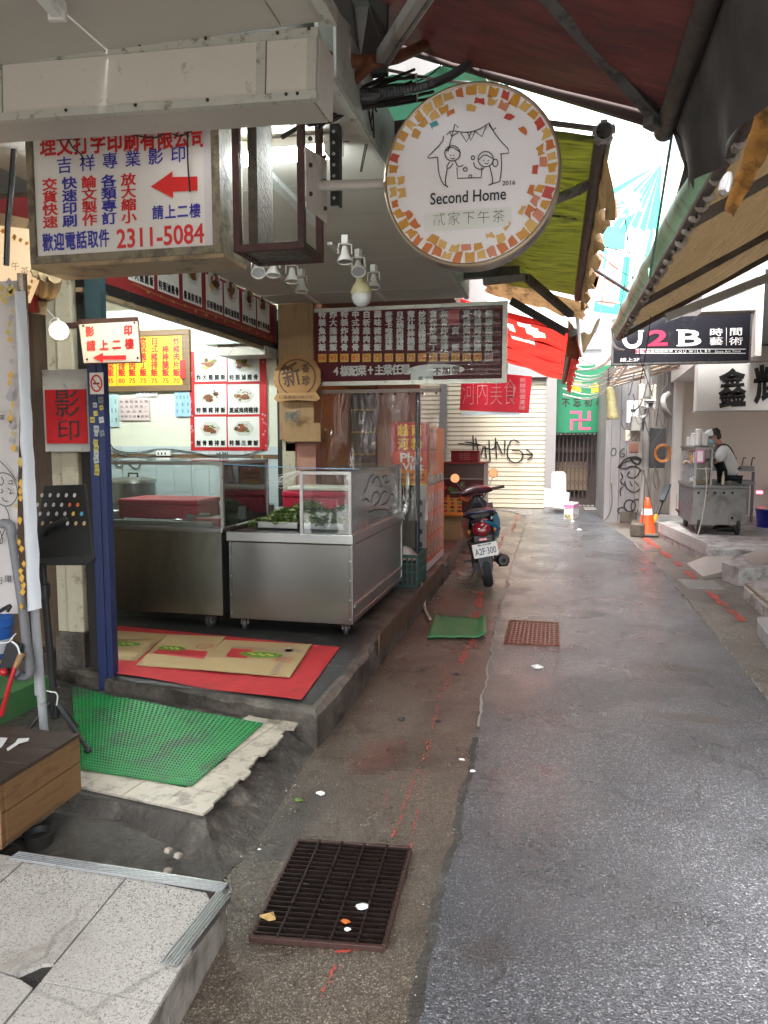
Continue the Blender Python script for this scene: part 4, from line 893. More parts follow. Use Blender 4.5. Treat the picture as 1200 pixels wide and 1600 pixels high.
# green tarp and boards behind the round sign, above the ceiling
mb = MB(); mb.grid(lambda a, b: Vector((-1.3 + .95*a, 3.75 + 3.2*b, 3.38 + .10*noise.noise(Vector((a*4,b*4,1))) + .05*a)), 12, 14); mb.build('green_tarp', green_t, smooth=180, label='faded green tarp lying over the boards behind the round sign', cat='tarp')
t = thing('timber_prop', 'dark brown timbers propping the tarp above the shop ceiling', 'timber', (-1, 4, 3.1))
for a, b in (((-1.1,3.6,3.05),(-.3,4.0,3.25)), ((-.95,3.3,2.98),(-.9,7.0,3.35)), ((-1.2,4.6,3.15),(-.55,4.6,3.3)), ((-1.2,5.6,3.2),(-.55,5.6,3.3))): MB().beam(a, b, .05, .10).build('timber', mat('timber_dark', (.06,.035,.022), .7, var=.3), t)
t = thing('white_side_board', 'pale painted boards standing between the beam and the awning', 'board', (-.9, 2.9, 2.95))
MB().prism([at(492,0,y=2.75), at(512,0,y=2.75), at(548,40,y=2.9), at(548,92,y=2.9), at(500,60,y=2.8)], (-.02,.02,0), 1).build('board', mat('board_greenish', (.42,.47,.42), .5, var=.2, dirt=GRIME, ds=3, dt=.5), t)
MB().prism([at(548,0,y=3.1), at(575,0,y=3.1), at(600,40,y=3.3), at(604,95,y=3.3), at(560,100,y=3.1)], (0,.02,0), 1).build('board', mat('board_grey', (.09,.10,.095), .6, var=.3), t)
MB().box((-.95,3.2,2.98),(-.86,3.9,3.25)).build('board', MATS['board_greenish'], t)
MB().box((-1.5,3.3,3.2),(-.75,3.34,3.9)).build('backing', mat('back_dark', (.03,.035,.03), .8), t)
# ================================================================ KITCHEN
KY = 7.06
t = thing('kitchen_building', 'cream plastered kitchen room with pale blue tile dado', 'building', (-4, 6, .2))
MB().box((-5.6,KY,.2),(-2.66,KY+.12,3.1)).build('back_wall', kit_wall, t)
MB().box((-5.7,4.0,.2),(-5.6,KY,3.1)).build('side_wall', kit_wall, t)
MB().box((-5.6,4.0,2.96),(-2.72,KY,3.04)).build('ceiling', ceil_w, t)
MB().box((-5.6,4.02,.2),(-3.1,4.10,3.1)).build('near_wall', brown_clad, t)
tl = MB().box((-.098,0,-.118),(.098,.01,.118)).build('s', walltile, bev=0); tm = tl.data; bpy.data.objects.remove(tl)
zt = at(300,712,y=KY).z
for i in range(14):
    for j in range(5): piece(tm, 'tile', (-2.78 - i*.2, KY - .012, zt - .14 - j*.24), t)
MB().box((-5.6,KY-.02,zt-.03),(-2.68,KY,zt+.015)).build('dado_trim', wood_b, t)
MB().box((-2.72,KY-.03,.2),(-2.66,KY+.0,2.9)).build('corner_post', blackm, t)
# ceiling lamp that lights the kitchen
t = thing('kitchen_lamp', 'lit kitchen tube lamp behind the food photo strip', 'lamp', (-3.8, 5.9, 2.9))
MB().box((-4.5,5.86,2.915),(-3.2,5.94,2.955)).build('housing', MATS['lamp_white'], t); MB().cyl((-4.48,5.9,2.895),(-3.22,5.9,2.895),.016).build('tube', mat('kitchen_tube', (1,1,1), .5, em=(.9,1,.95), es=60), t)
# air conditioner
Y = 6.6; a, b = at(318,513,y=Y), at(390,545,y=Y)
t = thing('air_conditioner', 'pale green box of an extractor under the photo strip', 'extractor box', (a.x, Y, b.z))
MB().box((a.x,Y,b.z+.05),(a.x+.55,KY-.001,a.z+.12)).build('housing', mat('ac_green', (.40,.52,.46), .4, var=.05), t, bev=.01)
MB().box((a.x+.12,Y+.05,b.z-.05),(a.x+.6,KY-.05,b.z+.049)).build('duct', mat('ac_duct', (.40,.38,.33), .6, var=.3, dirt=GRIME, ds=6, dt=.52), t)
# diagonal strip of food photos (runs along the alley)
def food(fr, mb, cx, cy, r, seed, l=.004, asp=1):
    q = random.Random(seed); fr.ell(mb, cx, cy, r, r*asp, l, 1, 12 if q.random() < .5 else 6, .04, seed)
    for i in range(9):
        a = q.uniform(0, 6.28); d = q.uniform(.15, .62)*r; fr.ell(mb, cx + d*math.cos(a), cy + d*math.sin(a)*asp, r*q.uniform(.16,.34), r*asp*q.uniform(.14,.28), l + .0004*(i+1), q.choice([2,2,3,4,4,5,6,7]), 9, .2, seed*31+i)
    for i in range(16):
        a = q.uniform(0, 6.28); d = q.uniform(0, .72)*r; fr.ell(mb, cx + d*math.cos(a), cy + d*math.sin(a)*asp, r*q.uniform(.04,.11), r*asp*q.uniform(.04,.09), l + .005 + .0001*i, q.choice([2,3,4,5,6,7]), 6, .3, seed*77+i)
    fr.ell(mb, cx + q.uniform(-.2,.2)*r, cy - .15*r*asp, r*.42, r*asp*.3, l + .0075, q.choice([2,2,3]), 11, .12, seed+5)
fcol = [mat('print_white', (.70,.71,.68), .4, var=.02), mat('plate_print', (.55,.56,.52), .4), mat('meat_brown', (.20,.07,.025), .5, var=.3, vs=40), mat('meat_dark', (.08,.03,.015), .5, var=.4, vs=40),
        mat('veg_green', (.07,.17,.025), .5, var=.3, vs=40), mat('veg_red', (.40,.05,.05), .5), mat('rice_yellow', (.52,.38,.10), .5, var=.2, vs=40), mat('rice_white', (.66,.64,.58), .5)]
maroon = mat('banner_maroon', (.22,.018,.022), .4, var=.06, vs=3); redpo = mat('poster_red', (.42,.02,.025), .35, var=.05)
PX = -2.69
t = thing('photo_menu_strip', 'long dark red strip of food photos rising towards the camera', 'menu sign', (PX, 5.7, 2.46))
zb = 2.56
MB().box((PX-.03,3.9,zb),(PX,6.98,2.925)).build('board', maroon, t)
MB().box((PX-.045,3.9,zb-.06),(PX+.004,6.98,zb-.003)).build('lower_rail', mat('rail_black', (.03,.03,.03), .4, metal=.5, dirt=(.2,.18,.15), ds=30, dt=.6), t)
MB().box((PX-.06,3.9,zb-.09),(PX-.01,6.98,zb-.065)).build('under_trim', mat('sign_wood', (.28,.20,.11)), t)
F = Fr((PX, 0, 0), (0,1,0)); pic = MB(); txt = MB()
names = ['炸大雞腿飯','特製滷雞骨','墨島鮮風排','白斬雞肉飯','蒜味滷蛋飯','麥香卡啦雞','蜜汁棒棒腿','宮保炒雞丁']
for i in range(7):
    yc = at((222,264,301,335,362,389,411)[i],480,x=PX).y; hw = .15*(1 if i else 1.05); y0 = yc-hw; y1 = yc+hw; z1 = 2.905; z0 = zb + .075
    F.rect(pic, y0, z0, y1, z1, .002, 0); F.text
    food(F, pic, (y0+y1)/2, z0 + .24, .115, 40+i, .0035, .95)
    F.rowm(txt, names[i], y0+.035, z0+.045, y1-.035, z0+.045, .05, .062, .004, .05)
pic.build('food_photo', fcol, t); txt.build('lettering', inkb, t)
dec = MB()
for i in range(14): F.ell(dec, 4.6 + i*.17, zb + .035 + rnd.uniform(-.01,.02), .02, .012, .002, 0, 7, .3, i)
F.line(dec, [(4.4,zb+.06),(5.0,zb+.03),(5.6,zb+.06),(6.3,zb+.03)], .005, .002, 0, 2); F.rect(dec, 6.9, zb+.01, 6.97, 2.9, .0015, 1)
dec.build('ornament', [mat('orn_gold', (.40,.22,.05), .5), mat('orn_grey', (.20,.12,.13), .5, var=.5, vs=20)], t)
# wall poster of six dishes
F = Fr((0, KY-.012, 0)); (ax, az), (bx_, bz) = F.uv(299,704), F.uv(416,546)
t = thing('dish_poster', 'red poster with six framed dish photos on the kitchen wall', 'poster', ((ax+bx_)/2, KY, az))
MB().box((ax,KY-.02,az),(bx_,KY-.013,bz)).build('sheet', redpo, t)
F.O.y = KY - .020; pic = MB(); txt = MB()
nm = [['炸大雞腿飯','特製滷雞骨'],['特製豬排飯','夏威夷烤雞排'],['無骨雞排飯','特製三寶飯']]
for r in range(3):
    for c in range(2):
        u0 = 305 + c*51.5; v0 = 549 + r*51; (x0,y0),(x1,y1) = F.uv(u0, v0+47.5), F.uv(u0+48.5, v0)
        F.rect(pic, x0, y0, x1, y1, .001, 0); food(F, pic, (x0+x1)/2, (y0+y1)/2+.035, .118, 90+r*2+c, .002, .72)
        F.rowm(txt, nm[r][c], x0+.04, y0+.042, x1-.04, y0+.042, .05, .055, .003, .05)
pic.build('food_photo', fcol, t); txt.build('lettering', inkb, t)
dec = MB()
for i in range(26): F.ell(dec, ax + rnd.choice([rnd.uniform(.005,.03), (bx_-ax)-rnd.uniform(.005,.05)]), az + rnd.uniform(.05,(bz-az)*.95), .012, .012, .001, 0, 6, .3, i)
dec.build('ornament', mat('orn_pink', (.5,.25,.28), .5), t)
# yellow price board with wooden frame
(ax, az), (bx_, bz) = F.uv(110,614), F.uv(297,514)
t = thing('price_board', 'yellow price board with red characters in a brown wooden frame', 'menu board', ((ax+bx_)/2, KY-.03, az))
for a, b in (((ax,az),(bx_,az+.06)), ((ax,bz-.06),(bx_,bz)), ((ax,az+.06),(ax+.06,bz-.06)), ((bx_-.06,az+.06),(bx_,bz-.06))): MB().box((a[0],KY-.045,a[1]),(b[0],KY-.012,b[1])).build('frame_rail', wood_b, t, bev=.006)
MB().box((ax+.05,KY-.03,az+.05),(bx_-.05,KY-.013,bz-.05)).build('backing', wood_b, t)
yel = mat('paper_yellow', (.80,.50,.02), .5, var=.03); F.O.y = KY - .031
txt = MB(); cols = [('特餐飯','75',122),('雞腿飯','90',140),('叩菜飯','85',172.5),('特大排飯','80',190.5),('三杯肉飯','75',207),('宮保雞丁飯','75',224),('日式豬排飯','75',241.5),('棒棒腿飯','75',259),('炒豬肉片飯','70',276)]
for nme, pr, u in cols:
    (x0,_), (x1,_) = F.uv(u-8.4,560), F.uv(u+8.4,560); MB().box((x0,KY-.034,az+.065),(x1,KY-.0305,bz-.065)).build('price_strip', yel, t)
    vt = 533 if len(nme) >= 5 else 533 + (5-len(nme))*13
    F.row(txt, nme, (u, vt), (u, 582), 11, 12.5, .004, .04); F.fp(txt, pr, u, 595, 10, 7.5, .004, .02)
txt.build('lettering', redp, t)
F.O.y = KY - .015; (a, b), (c, d) = F.uv(284,592), F.uv(292,563); rs = MB().box((a,KY-.05,b),(c,KY-.046,d)).build('red_slip', redpo, t)
# taped notices
notes = mat('note_blue', (.42,.58,.62), .6), mat('note_pink', (.62,.50,.50), .6), mat('note_lilac', (.62,.62,.68), .6), mat('note_blue2', (.30,.48,.62), .6)
for (u0,v0,u1,v1,m,lb,rows) in ((213,604,246,620,notes[2],'small lilac slip taped below the price board',['單點菜色加']), (188,621,233,657,notes[1],'pink handwritten notice between two blue ones',['點餐前請告知','先告知找加一','先湯加飯一','排隊2湯-謝謝']),
        (161,616,185,667,notes[0],'pale blue notice at the left beside the blue post',['本店','瓷盤用具','請上二樓']), (274,612,298,651,notes[3],'tilted blue notice near the food poster',['若需免洗','包裝請','先告知'])):
    (a,b),(c,d) = F.uv(u0,v1), F.uv(u1,v0); t = thing('paper_notice', lb, 'notice', ((a+c)/2, KY-.01, b))
    mb = MB(); mb.grid(lambda s_, r_: Vector((a+(c-a)*s_, KY-.016-.006*abs(math.sin(s_*4+r_*2)), b+(d-b)*r_)), 5, 5); mb.build('sheet', m, t)
    tx = MB(); F2 = Fr((0,KY-.026,0))
    for i, s_ in enumerate(rows): F2.rowm(tx, s_, a+.03, d-(i+.8)*(d-b)/(len(rows)+.6), c-.03, d-(i+.8)*(d-b)/(len(rows)+.6), (c-a)/9, (d-b)/(len(rows)*2.2), .001, .0)
    tx.build('handwriting', inkb, t)
# outlet strip, cords, tap
mb = MB()
for pts in ([(168,700),(190,712),(230,715),(265,706)], [(170,690),(180,705),(215,708),(250,700),(300,706),(340,715),(380,712),(412,702)], [(196,708),(200,725),(215,735),(222,718)], [(340,712),(330,722),(345,728),(352,716),(338,708)], [(165,700),(185,735),(200,715)], [(345,715),(365,716),(395,712)]):
    mb.tube([at(u, v, y=KY-.03) for u, v in pts], .006, 5, smooth=2)
mb.build('cable_tangle', mat('cord_grey', (.08,.08,.08), .5), label='tangled grey cords along the kitchen dado', cat='cords')
a, b = at(246,712,y=KY-.02), at(268,704,y=KY-.02); t = thing('power_strip', 'small white power strip on the dado trim', 'power strip', a)
MB().box((a.x,KY-.05,a.z),(b.x,KY-.021,b.z)).build('body', MATS['lamp_white'], t, bev=.003)
for i in range(3): MB().box((a.x+.02+i*.04,KY-.052,a.z+.012),(a.x+.035+i*.04,KY-.0505,a.z+.035)).build('socket', blackm, t)
a = at(385,740,y=KY-.05); t = thing('water_tap', 'old brass wall tap with an orange hose over the sink', 'tap', a)
mb = MB(); mb.tube([a+Vector((.2,.03,.0)), a, a+Vector((-.05,0,.01)), a+Vector((-.08,-.06,-.03))], .014, 8, smooth=1); mb.tube([a+Vector((-.02,0,.01)), a+Vector((-.02,0,.07)), a+Vector((-.08,0,.09))], .009, 6); mb.build('spout', mat('brass_old', (.35,.33,.28), .35, metal=.8), t, smooth=True)
MB().tube([a+Vector((-.08,-.06,-.03)), a+Vector((-.085,-.06,-.1)), a+Vector((-.13,-.08,-.2))], .016, 8, smooth=2).build('hose', mat('hose_orange', (.75,.16,.02), .4), t, smooth=True)
MB().tube([at(410,712,y=KY-.04), at(407,740,y=KY-.04), at(410,830,y=KY-.04)], .012, 6).build('riser', mat('pipe_yellow', (.5,.36,.12), .4), t)
# counter with sink, pot, bowl behind
MB().box((-5.2,6.55,.2),(-2.75,7.0,.98)).build('back_counter', steel_l, label='dull steel kitchen counter along the tiled wall', cat='counter', bev=.01)
p = at(190,790,y=6.5); t = thing('steam_pot', 'large lidded steel pot left of the red cool box', 'pot', (p.x, 6.55, .98))
MB().lathe((p.x,6.72,.985), [(0,0),(.21,0),(.215,.02),(.215,.20),(.225,.205)], 24).build('body', steel_d, t, smooth=True); MB().lathe((p.x,6.72,1.19), [(.226,0),(.22,.03),(.16,.05),(0,.055)], 24).build('lid', steel_l, t, smooth=True); MB().tube([(p.x-.05,6.72,1.24),(p.x-.05,6.72,1.28),(p.x+.05,6.72,1.28),(p.x+.05,6.72,1.24)], .01).build('handle', blackm, t)
t = thing('mixing_bowl', 'wide dark steel bowl on the counter below the tap', 'bowl', (-2.98, 6.72, .985))
MB().lathe((-2.98,6.72,.985), [(0,.0),(.10,.0),(.17,.06),(.21,.14),(.218,.145),(.205,.135),(.15,.05),(0,.01)], 24).build('body', mat('bowl_dark', (.12,.12,.115), .35, metal=.6), t, smooth=True)
p = at(385,770,y=6.62); mb = MB(); mb.grid(lambda a, b: Vector((p.x-.07+.16*a + .01*math.sin(b*7), 6.60 - .03*math.sin(a*9) - .02*b, 1.22 - .26*b + .05*math.sin(a*3.1))), 10, 10)
mb.build('dish_cloth', mat('cloth_olive', (.30,.30,.08), .8, var=.3), smooth=180, label='crumpled yellow green cloth draped over the sink edge', cat='cloth')
p = at(351,752,y=6.75); MB().lathe((p.x,6.75,.985), [(0,0),(.05,0),(.052,.22),(.035,.27),(.015,.29),(.015,.32),(0,.32)], 14).build('soap_bottle', mat('bottle_white', (.7,.7,.66), .3), smooth=True, label='white plastic bottle standing behind the steel rail', cat='bottle')
# ================================================================ CARTS
gl = clear('cart_glass', (.94,.97,.96), .03, .03, milky=.03)
gl_d = clear('cart_glass_dusty', (.9,.94,.93), .10, .10, milky=.22)
def caster(p, parent, r=.055, rz=0):
    a = Vector((math.cos(R(rz)), math.sin(R(rz)), 0)); s = Vector((-a.y, a.x, 0)); c = Vector(p) + Vector((0,0,r)); mb = MB()
    mb.lathe(c - a*.014, [(r*.55,0),(r*.92,0),(r,.006),(r,.022),(r*.92,.028),(r*.55,.028)], 20, a); ty = mb.build('caster', mat('caster_rubber', (.035,.033,.033), .5, var=.2), parent, smooth=True)
    mb = MB(); mb.lathe(c - a*.012, [(0,.0),(r*.6,.0),(r*.86,.003),(r*.86,.021),(r*.6,.024),(0,.024)], 20, a); mb.build('rim', mat('caster_rim', (.30,.29,.27), .4, metal=.7), ty)
    mb = MB(); mb.beam(c - a*.024, c - a*.024 + Vector((0,0,r+.03)) + s*.02, .03, .004, up=a); mb.beam(c + a*.024, c + a*.024 + Vector((0,0,r+.03)) + s*.02, .03, .004, up=a)
    mb.ob(c + Vector((0,0,r+.032)) + s*.02, (.07,.07,.008)); mb.cyl(c - a*.03, c + a*.03, .008, n=8); mb.build('fork', mat('fork_metal', (.18,.12,.09), .5, metal=.6, var=.4, vs=30), ty)
CY0, CY1, CX0, CX1 = 4.985, 6.78, -2.32, -1.385; ZB, ZC, ZT = .30, .945, 1.39
t = thing('food_cart', 'stainless steel food cart with glass case holding green vegetables', 'food cart', ((CX0+CX1)/2, (CY0+CY1)/2, .2))
MB().box((CX0,CY0,ZB),(CX1,CY0+.02,ZC-.075)).build('front_panel', steel, t)
MB().box((CX0+.01,CY1-.02,ZB),(CX1-.01,CY1,ZC-.075)).build('back_panel', steel, t)
MB().box((CX0,CY0+.02,ZB),(CX0+.02,CY1,ZC-.075)).build('side_panel', steel_d, t)
MB().box((CX1-.02,CY0+.021,ZB),(CX1-.004,CY1,ZC-.075)).build('side_panel', steel_l, t)
for a, b in (((CX1-.012,CY0+.002,ZB),(CX1+.004,CY0+.05,ZC-.07)), ((CX1-.012,CY1-.05,ZB),(CX1+.004,CY1,ZC-.07)), ((CX1-.012,CY0+.05,ZB),(CX1+.003,CY1-.05,ZB+.035)), ((CX1-.012,CY0+.05,ZC-.12),(CX1+.003,CY1-.05,ZC-.08)), ((CX1-.005,CY0+.05,ZB+.11),(CX1+.010,CY1-.05,ZB+.135))):
    MB().box(a, b).build('side_rail', steel_l, t, bev=.002)
MB().box((CX0+.02,CY0+.02,ZB),(CX1-.02,CY1-.02,ZB+.01)).build('bottom_panel', steel_d, t)
MB().box((CX0-.015,CY0-.015,ZC-.07),(CX1+.012,CY0+.03,ZC)).build('counter_lip', steel_l, t, bev=.006)
MB().box((CX1-.03,CY0+.03,ZC-.07),(CX1+.012,CY1,ZC)).build('counter_lip', steel_l, t, bev=.006)
MB().box((CX0-.015,CY0+.03,ZC-.03),(CX1-.03,CY1,ZC-.012)).build('counter_top', steel_d, t)
GX0 = at(470,850,y=CY0+.02).x; fm = mat('case_frame', (.40,.40,.38), .4, metal=.8, var=.2, dirt=GRIME, ds=20, dt=.58)
def case(x0, x1, y0, y1, z0, z1, t, w=.022, dusty=True, top=True):
    for x in (x0, x1):
        for y in (y0, y1): MB().box((x-w/2,y-w/2,z0),(x+w/2,y+w/2,z1)).build('case_post', fm, t)
    for y in (y0, y1): MB().box((x0+w/2,y-w/2,z1-w),(x1-w/2,y+w/2,z1)).build('case_rail', fm, t)
    for x in (x0, x1): MB().box((x-w/2,y0+w/2,z1-w),(x+w/2,y1-w/2,z1)).build('case_rail', fm, t)
    MB().box((x0+w/2,y0-.003,z0+.002),(x1-w/2,y0+.003,z1-w)).build('glass_pane', gl, t)
    MB().box((x1-.003,y0+w/2,z0+.002),(x1+.003,y1-w/2,z1-w)).build('glass_pane', gl_d if dusty else gl, t)
    if top: MB().box((x0-.01,y0-.01,z1+.001),(x1+.01,y1+.01,z1+.008)).build('glass_top', gl, t)
case(GX0+.01, CX1-.015, CY0+.02, CY1-.05, ZC, ZT, t)
F = Fr((CX1-.009, 0, 0), (0,1,0)); g = MB()
for pts in ([(570,770),(578,745),(586,740),(580,760),(590,740),(596,760)], [(580,785),(583,770),(592,768),(594,782),(585,790)], [(592,785),(597,768),(606,768),(606,785),(596,789)], [(567,782),(572,778),(577,784)], [(605,782),(612,770),(616,775)], [(598,745),(606,742),(600,756),(608,752)], [(575,800),(590,795),(605,797)]):
    F.linep(g, pts, .009, .002, smooth=2)
g.build('graffiti', inkb, t)
ch = MB()
for i in range(9): 
    z_ = 1.0 + i*.042; F.line(ch, [(CY1-.17,z_),(CY1-.12,z_+.03),(CY1-.07,z_)], .009, .003)
ch.build('chevron_sticker', mat('chev_grey', (.35,.35,.36), .5), t)
for (x, y, rz) in ((CX0+.09,CY0+.06,15),(CX1-.07,CY0+.08,25),(CX0+.09,CY1-.1,0),(CX1-.08,CY1-.12,60)): caster((x,y,.2), t, .05, rz)
cart1 = t
t = thing('food_cart', 'stainless steel cart behind the blue post with red cool box on top', 'food cart', (-3.2, 6, .2)) 
BX0, BX1, BY0, BY1 = -3.95, -2.385, 5.0, 5.95
MB().box((BX0,BY0,.31),(BX1,BY0+.02,.93)).build('front_panel', mat('stainless_olive', (.40,.41,.37), .3, metal=1, var=.06, vs=2, dirt=(.20,.18,.15), ds=1.0, dt=.5, da=.6, st=(1,1,.4)), t)
MB().box((BX1-.02,BY0+.021,.31),(BX1,BY1,.93)).build('side_panel', steel_d, t); MB().box((BX0,BY1-.02,.31),(BX1-.021,BY1,.93)).build('back_panel', steel_d, t)
MB().box((BX0-.01,BY0-.012,.93),(BX1+.012,BY0+.25,.965)).build('counter_lip', steel_l, t, bev=.005); MB().box((BX0-.01,BY0+.251,.93),(BX1+.012,BY1,.955)).build('counter_top', steel_d, t)
MB().box((BX0,BY0+.05,.967),(BX1-.1,BY0+.09,1.0)).build('tray_rail', steel_l, t); MB().box((BX1-.28,BY0+.12,.966),(BX1-.06,BY0+.2,1.02)).build('lunch_tray', mat('tray_red', (.4,.06,.07), .4), t)
case(BX0+.02, BX1+.0, BY0+.03, BY1-.05, .966, at(350,722,y=BY0).z, t, .024, False)
for x in (BX1-.14, BX0+.3): caster((x,BY0+.08,.2), t, .052, -20 if x > -3 else 10)
caster((BX1-.1,BY1-.1,.2), t); caster((BX0+.1,BY1-.1,.2), t)
# red cool boxes
def coolbox(p, s, lb, tape=False):
    t = thing('cool_box', lb, 'cool box', p); m = mat('coolbox_red', (.46,.012,.045), .45, var=.08, vs=4, bump=.15, bs=15)
    x, y, z = p; w, d, h = s
    MB().box((x-w/2,y-d/2,z),(x+w/2,y+d/2,z+h*.72)).build('body', m, t, bev=.012); MB().box((x-w/2-.006,y-d/2-.006,z+h*.725),(x+w/2+.006,y+d/2+.006,z+h)).build('lid', m, t, bev=.014)
p = at(261,782,y=5.55); coolbox((p.x, 5.6, .975), (.70,.42,.16), 'closed flat red cool box on the left steel cart')
p = at(515,792,y=6.35); coolbox((p.x+.0, 6.4, .96), (.80,.36,.20), 'red cool box inside the glass case behind the vegetables')
MB().box((p.x-.36,6.24,1.165),(p.x+.36,6.57,1.20)).build('styrofoam_lid', mat('foam_white', (.7,.68,.6), .7), bev=.01, label='white foam lid lying on the red box in the glass case', cat='lid')
# vegetables and trays in the glass case
q = random.Random(21); leafm = [mat('leaf_green', (.10,.19,.025), .45, var=.4, vs=30), mat('leaf_dark', (.035,.085,.015), .45, var=.3, vs=30), mat('leaf_stem', (.40,.42,.22), .45), mat('leaf_yellow', (.30,.28,.06), .5)]
def greens(name, lb, c, r, h, n, seed):
    q = random.Random(seed); mb = MB()
    for i in range(n):
        a = q.uniform(0, 6.28); d = math.sqrt(q.random()); x, y = c[0] + r[0]*d*math.cos(a), c[1] + r[1]*d*math.sin(a); z = c[2] + h*(1 - d*d)*q.uniform(.5, 1.1)
        L_ = q.uniform(.02, .055); w = L_*q.uniform(.15, .5); th = q.uniform(0, 6.28); up = q.uniform(-.5, .7)
        D = Vector((math.cos(th), math.sin(th), up)).normalized(); S = D.cross(Vector((q.uniform(-.5,.5), q.uniform(-.5,.5), 1))).normalized()
        P = Vector((x, y, z)); mb.add([P, P + D*L_*.5 + S*w + Vector((0,0,.006)), P + D*L_, P + D*L_*.5 - S*w], [(0,1,2,3)], q.choices([0,1,2,3],[5,4,3,1])[0])
    mb.build(name, leafm, kind='stuff', label=lb, cat='vegetables', fix=False)
traym = steel_d
for i, (x, y, lb) in enumerate(((-2.03,5.42,'steel tray under the nearest heap of greens'),(-1.67,5.42,'steel tray at the right front of the glass case'),(-2.01,5.88,'steel tray at the back left of the greens'),(-1.67,5.88,'steel tray at the back right of the greens'))):
    t = thing('food_tray', lb, 'tray', (x,y,.95)); mb = MB(); w, d, z = .16, .20, .992
    for a, b in (((x-w,y-d,.955),(x+w,y-d+.004,z)), ((x-w,y+d-.004,.955),(x+w,y+d,z)), ((x-w,y-d,.955),(x-w+.004,y+d,z)), ((x+w-.004,y-d,.955),(x+w,y+d,z)), ((x-w,y-d,.95),(x+w,y+d,.954))): mb.box(a, b)
    mb.build('body', steel_l, t); MB().box((x-w-.008,y-d-.008,z),(x+w+.008,y-d+.004,z+.004)).build('rim', steel_l, t)
    greens('vegetable_heap', ['heap of chopped greens nearest the camera on the left','leafy greens heaped in the right front tray','heap of greens at the back left of the case','greens with pale stems in the back right tray'][i], (x,y,.985), (.17,.21), .085 if i != 2 else .11, 1500, 30+i)
greens('vegetable_heap', 'small pile of dark greens lying on the counter left of the case', (-2.24,5.42,.95), (.07,.16), .04, 300, 50)
# clear film scraps tied to the corner
mb = MB()
for i in range(14):
    p = at(470,735,y=5.02); mb.tube([p, p+Vector((-.05-.02*i*.3,-.01,-.01-.012*rnd.random()*i)), p+Vector((-.16-rnd.random()*.12,-.02,-.05-rnd.random()*.07))], .0014, 4, smooth=1)
mb.build('film_tuft', mat('film_white', (.6,.62,.62), .3), label='frayed tuft of clear film tied to the case corner', cat='film')
MB().tube([at(300,723,y=5.1), at(470,731,y=5.0), at(560,733,y=4.98)], .003, 5).build('blue_string', mat('string_blue', (.2,.4,.6), .5), label='thin blue string stretched across to the glass case', cat='string')
# ================================================================ MENU BOARD
MY = 6.98; F = Fr((0, MY-.022, 0)); (ax, az), (bx_, bz) = F.uv(479,602), F.uv(792,471)
t = thing('menu_board', 'wide dark red menu board with white dish names and yellow prices', 'menu board', ((ax+bx_)/2, MY, az))
fr_m = mat('menu_frame', (.48,.47,.42), .4, metal=.5, var=.1, dirt=(.15,.12,.08), ds=14, dt=.56)
MB().box((ax,MY,az),(bx_,MY+.10,bz)).build('cabinet', fr_m, t)
MB().box((ax+.02,MY-.014,az+.03),(bx_-.03,MY-.001,bz-.02)).build('panel', mat('menu_maroon', (.10,.009,.015), .5, var=.1, vs=3, bump=.10, bs=14, spec=.2), t)
for a, b in (((ax-.01,MY-.03,az-.01),(bx_+.01,MY-.001,az+.03)), ((ax-.01,MY-.03,bz-.03),(bx_+.01,MY-.001,bz+.005)), ((ax-.01,MY-.03,az+.03),(ax+.02,MY-.001,bz-.03)), ((bx_-.035,MY-.03,az+.03),(bx_+.01,MY-.001,bz-.03))): MB().box(a, b).build('frame_rail', fr_m, t)
wt, pr_t, yp = MB(), MB(), MB(); F.O.y = MY - .016
dn = ['特製魚排飯','炸大雞腿飯','特製炸排骨','中式滷排骨','白斬雞肉飯','蒜味豬健飯','麥香卡啦雞排飯','日式燒肉豬排飯','蜜汁棒棒腿飯','炒洋蔥豬柳飯','宮保炒雞丁','無骨炸雞排','三寶飯','夏威夷烤雞','特製烤雞腿','健康蔬菜飯']
pr = ['時價','95','85','85','75','75','80','75','75','70','75','70','75','75','70','55']
for i, (d_, p_) in enumerate(zip(dn, pr)):
    u = 503.5 + i*17.35; n = len(d_); h_ = 11.5 if n <= 5 else 62/n*1.0
    F.row(wt, d_, (u, 491.5 + (i*-.1)), (u, 542.5), 11.5, h_, .002, .05); (x0,y0),(x1,y1) = F.uv(u-6.4,566-i*.12), F.uv(u+6.4,553-i*.12)
    MB().box((x0,MY-.019,y0),(x1,MY-.0155,y1)).build('price_tag', mat('tag_yellow', (.65,.38,.02), .4) if i < 15 else mat('tag_pale', (.35,.33,.3), .4), t); F.fp(pr_t, p_, u, 559.5-i*.12, 10, 8, .0045, .01)
F.row(wt, '4樣配菜+主菜任選', (525,580), (633,577), 14, 16, .002, .05)
F.ell(wt, F.uv(681,578)[0], F.uv(681,578)[1], .27, .055, .001, n=28)
rt = MB(); F.row(rt, '不加價', (683,580), (712,578), 13, 12, .004, .04); rt.build('dark_lettering', mat('ink_maroon', (.08,.015,.02), .4), t)
wt.build('white_lettering', mat('menu_white', (.72,.74,.72), .4), t); pr_t.build('price_lettering', redp, t)
(x0,y0),(x1,y1) = F.uv(642,596), F.uv(677,578); MB().box((x0,MY-.024,y0),(x1,MY-.0205,y1)).build('pasted_card', mat('card_green', (.42,.47,.45), .25), t); F.O.y = MY - .026; c_ = MB(); F.row(c_, '菜了', (657,592), (667,592), 8, 8, .001, .02); c_.build('card_lettering', inkb, t); F.O.y = MY-.016
(x0,y0),(x1,y1) = F.uv(700,508), F.uv(718,484); MB().box((x0,MY-.02,y0),(x1,MY-.0165,y1)).build('red_patch', redpo, t)
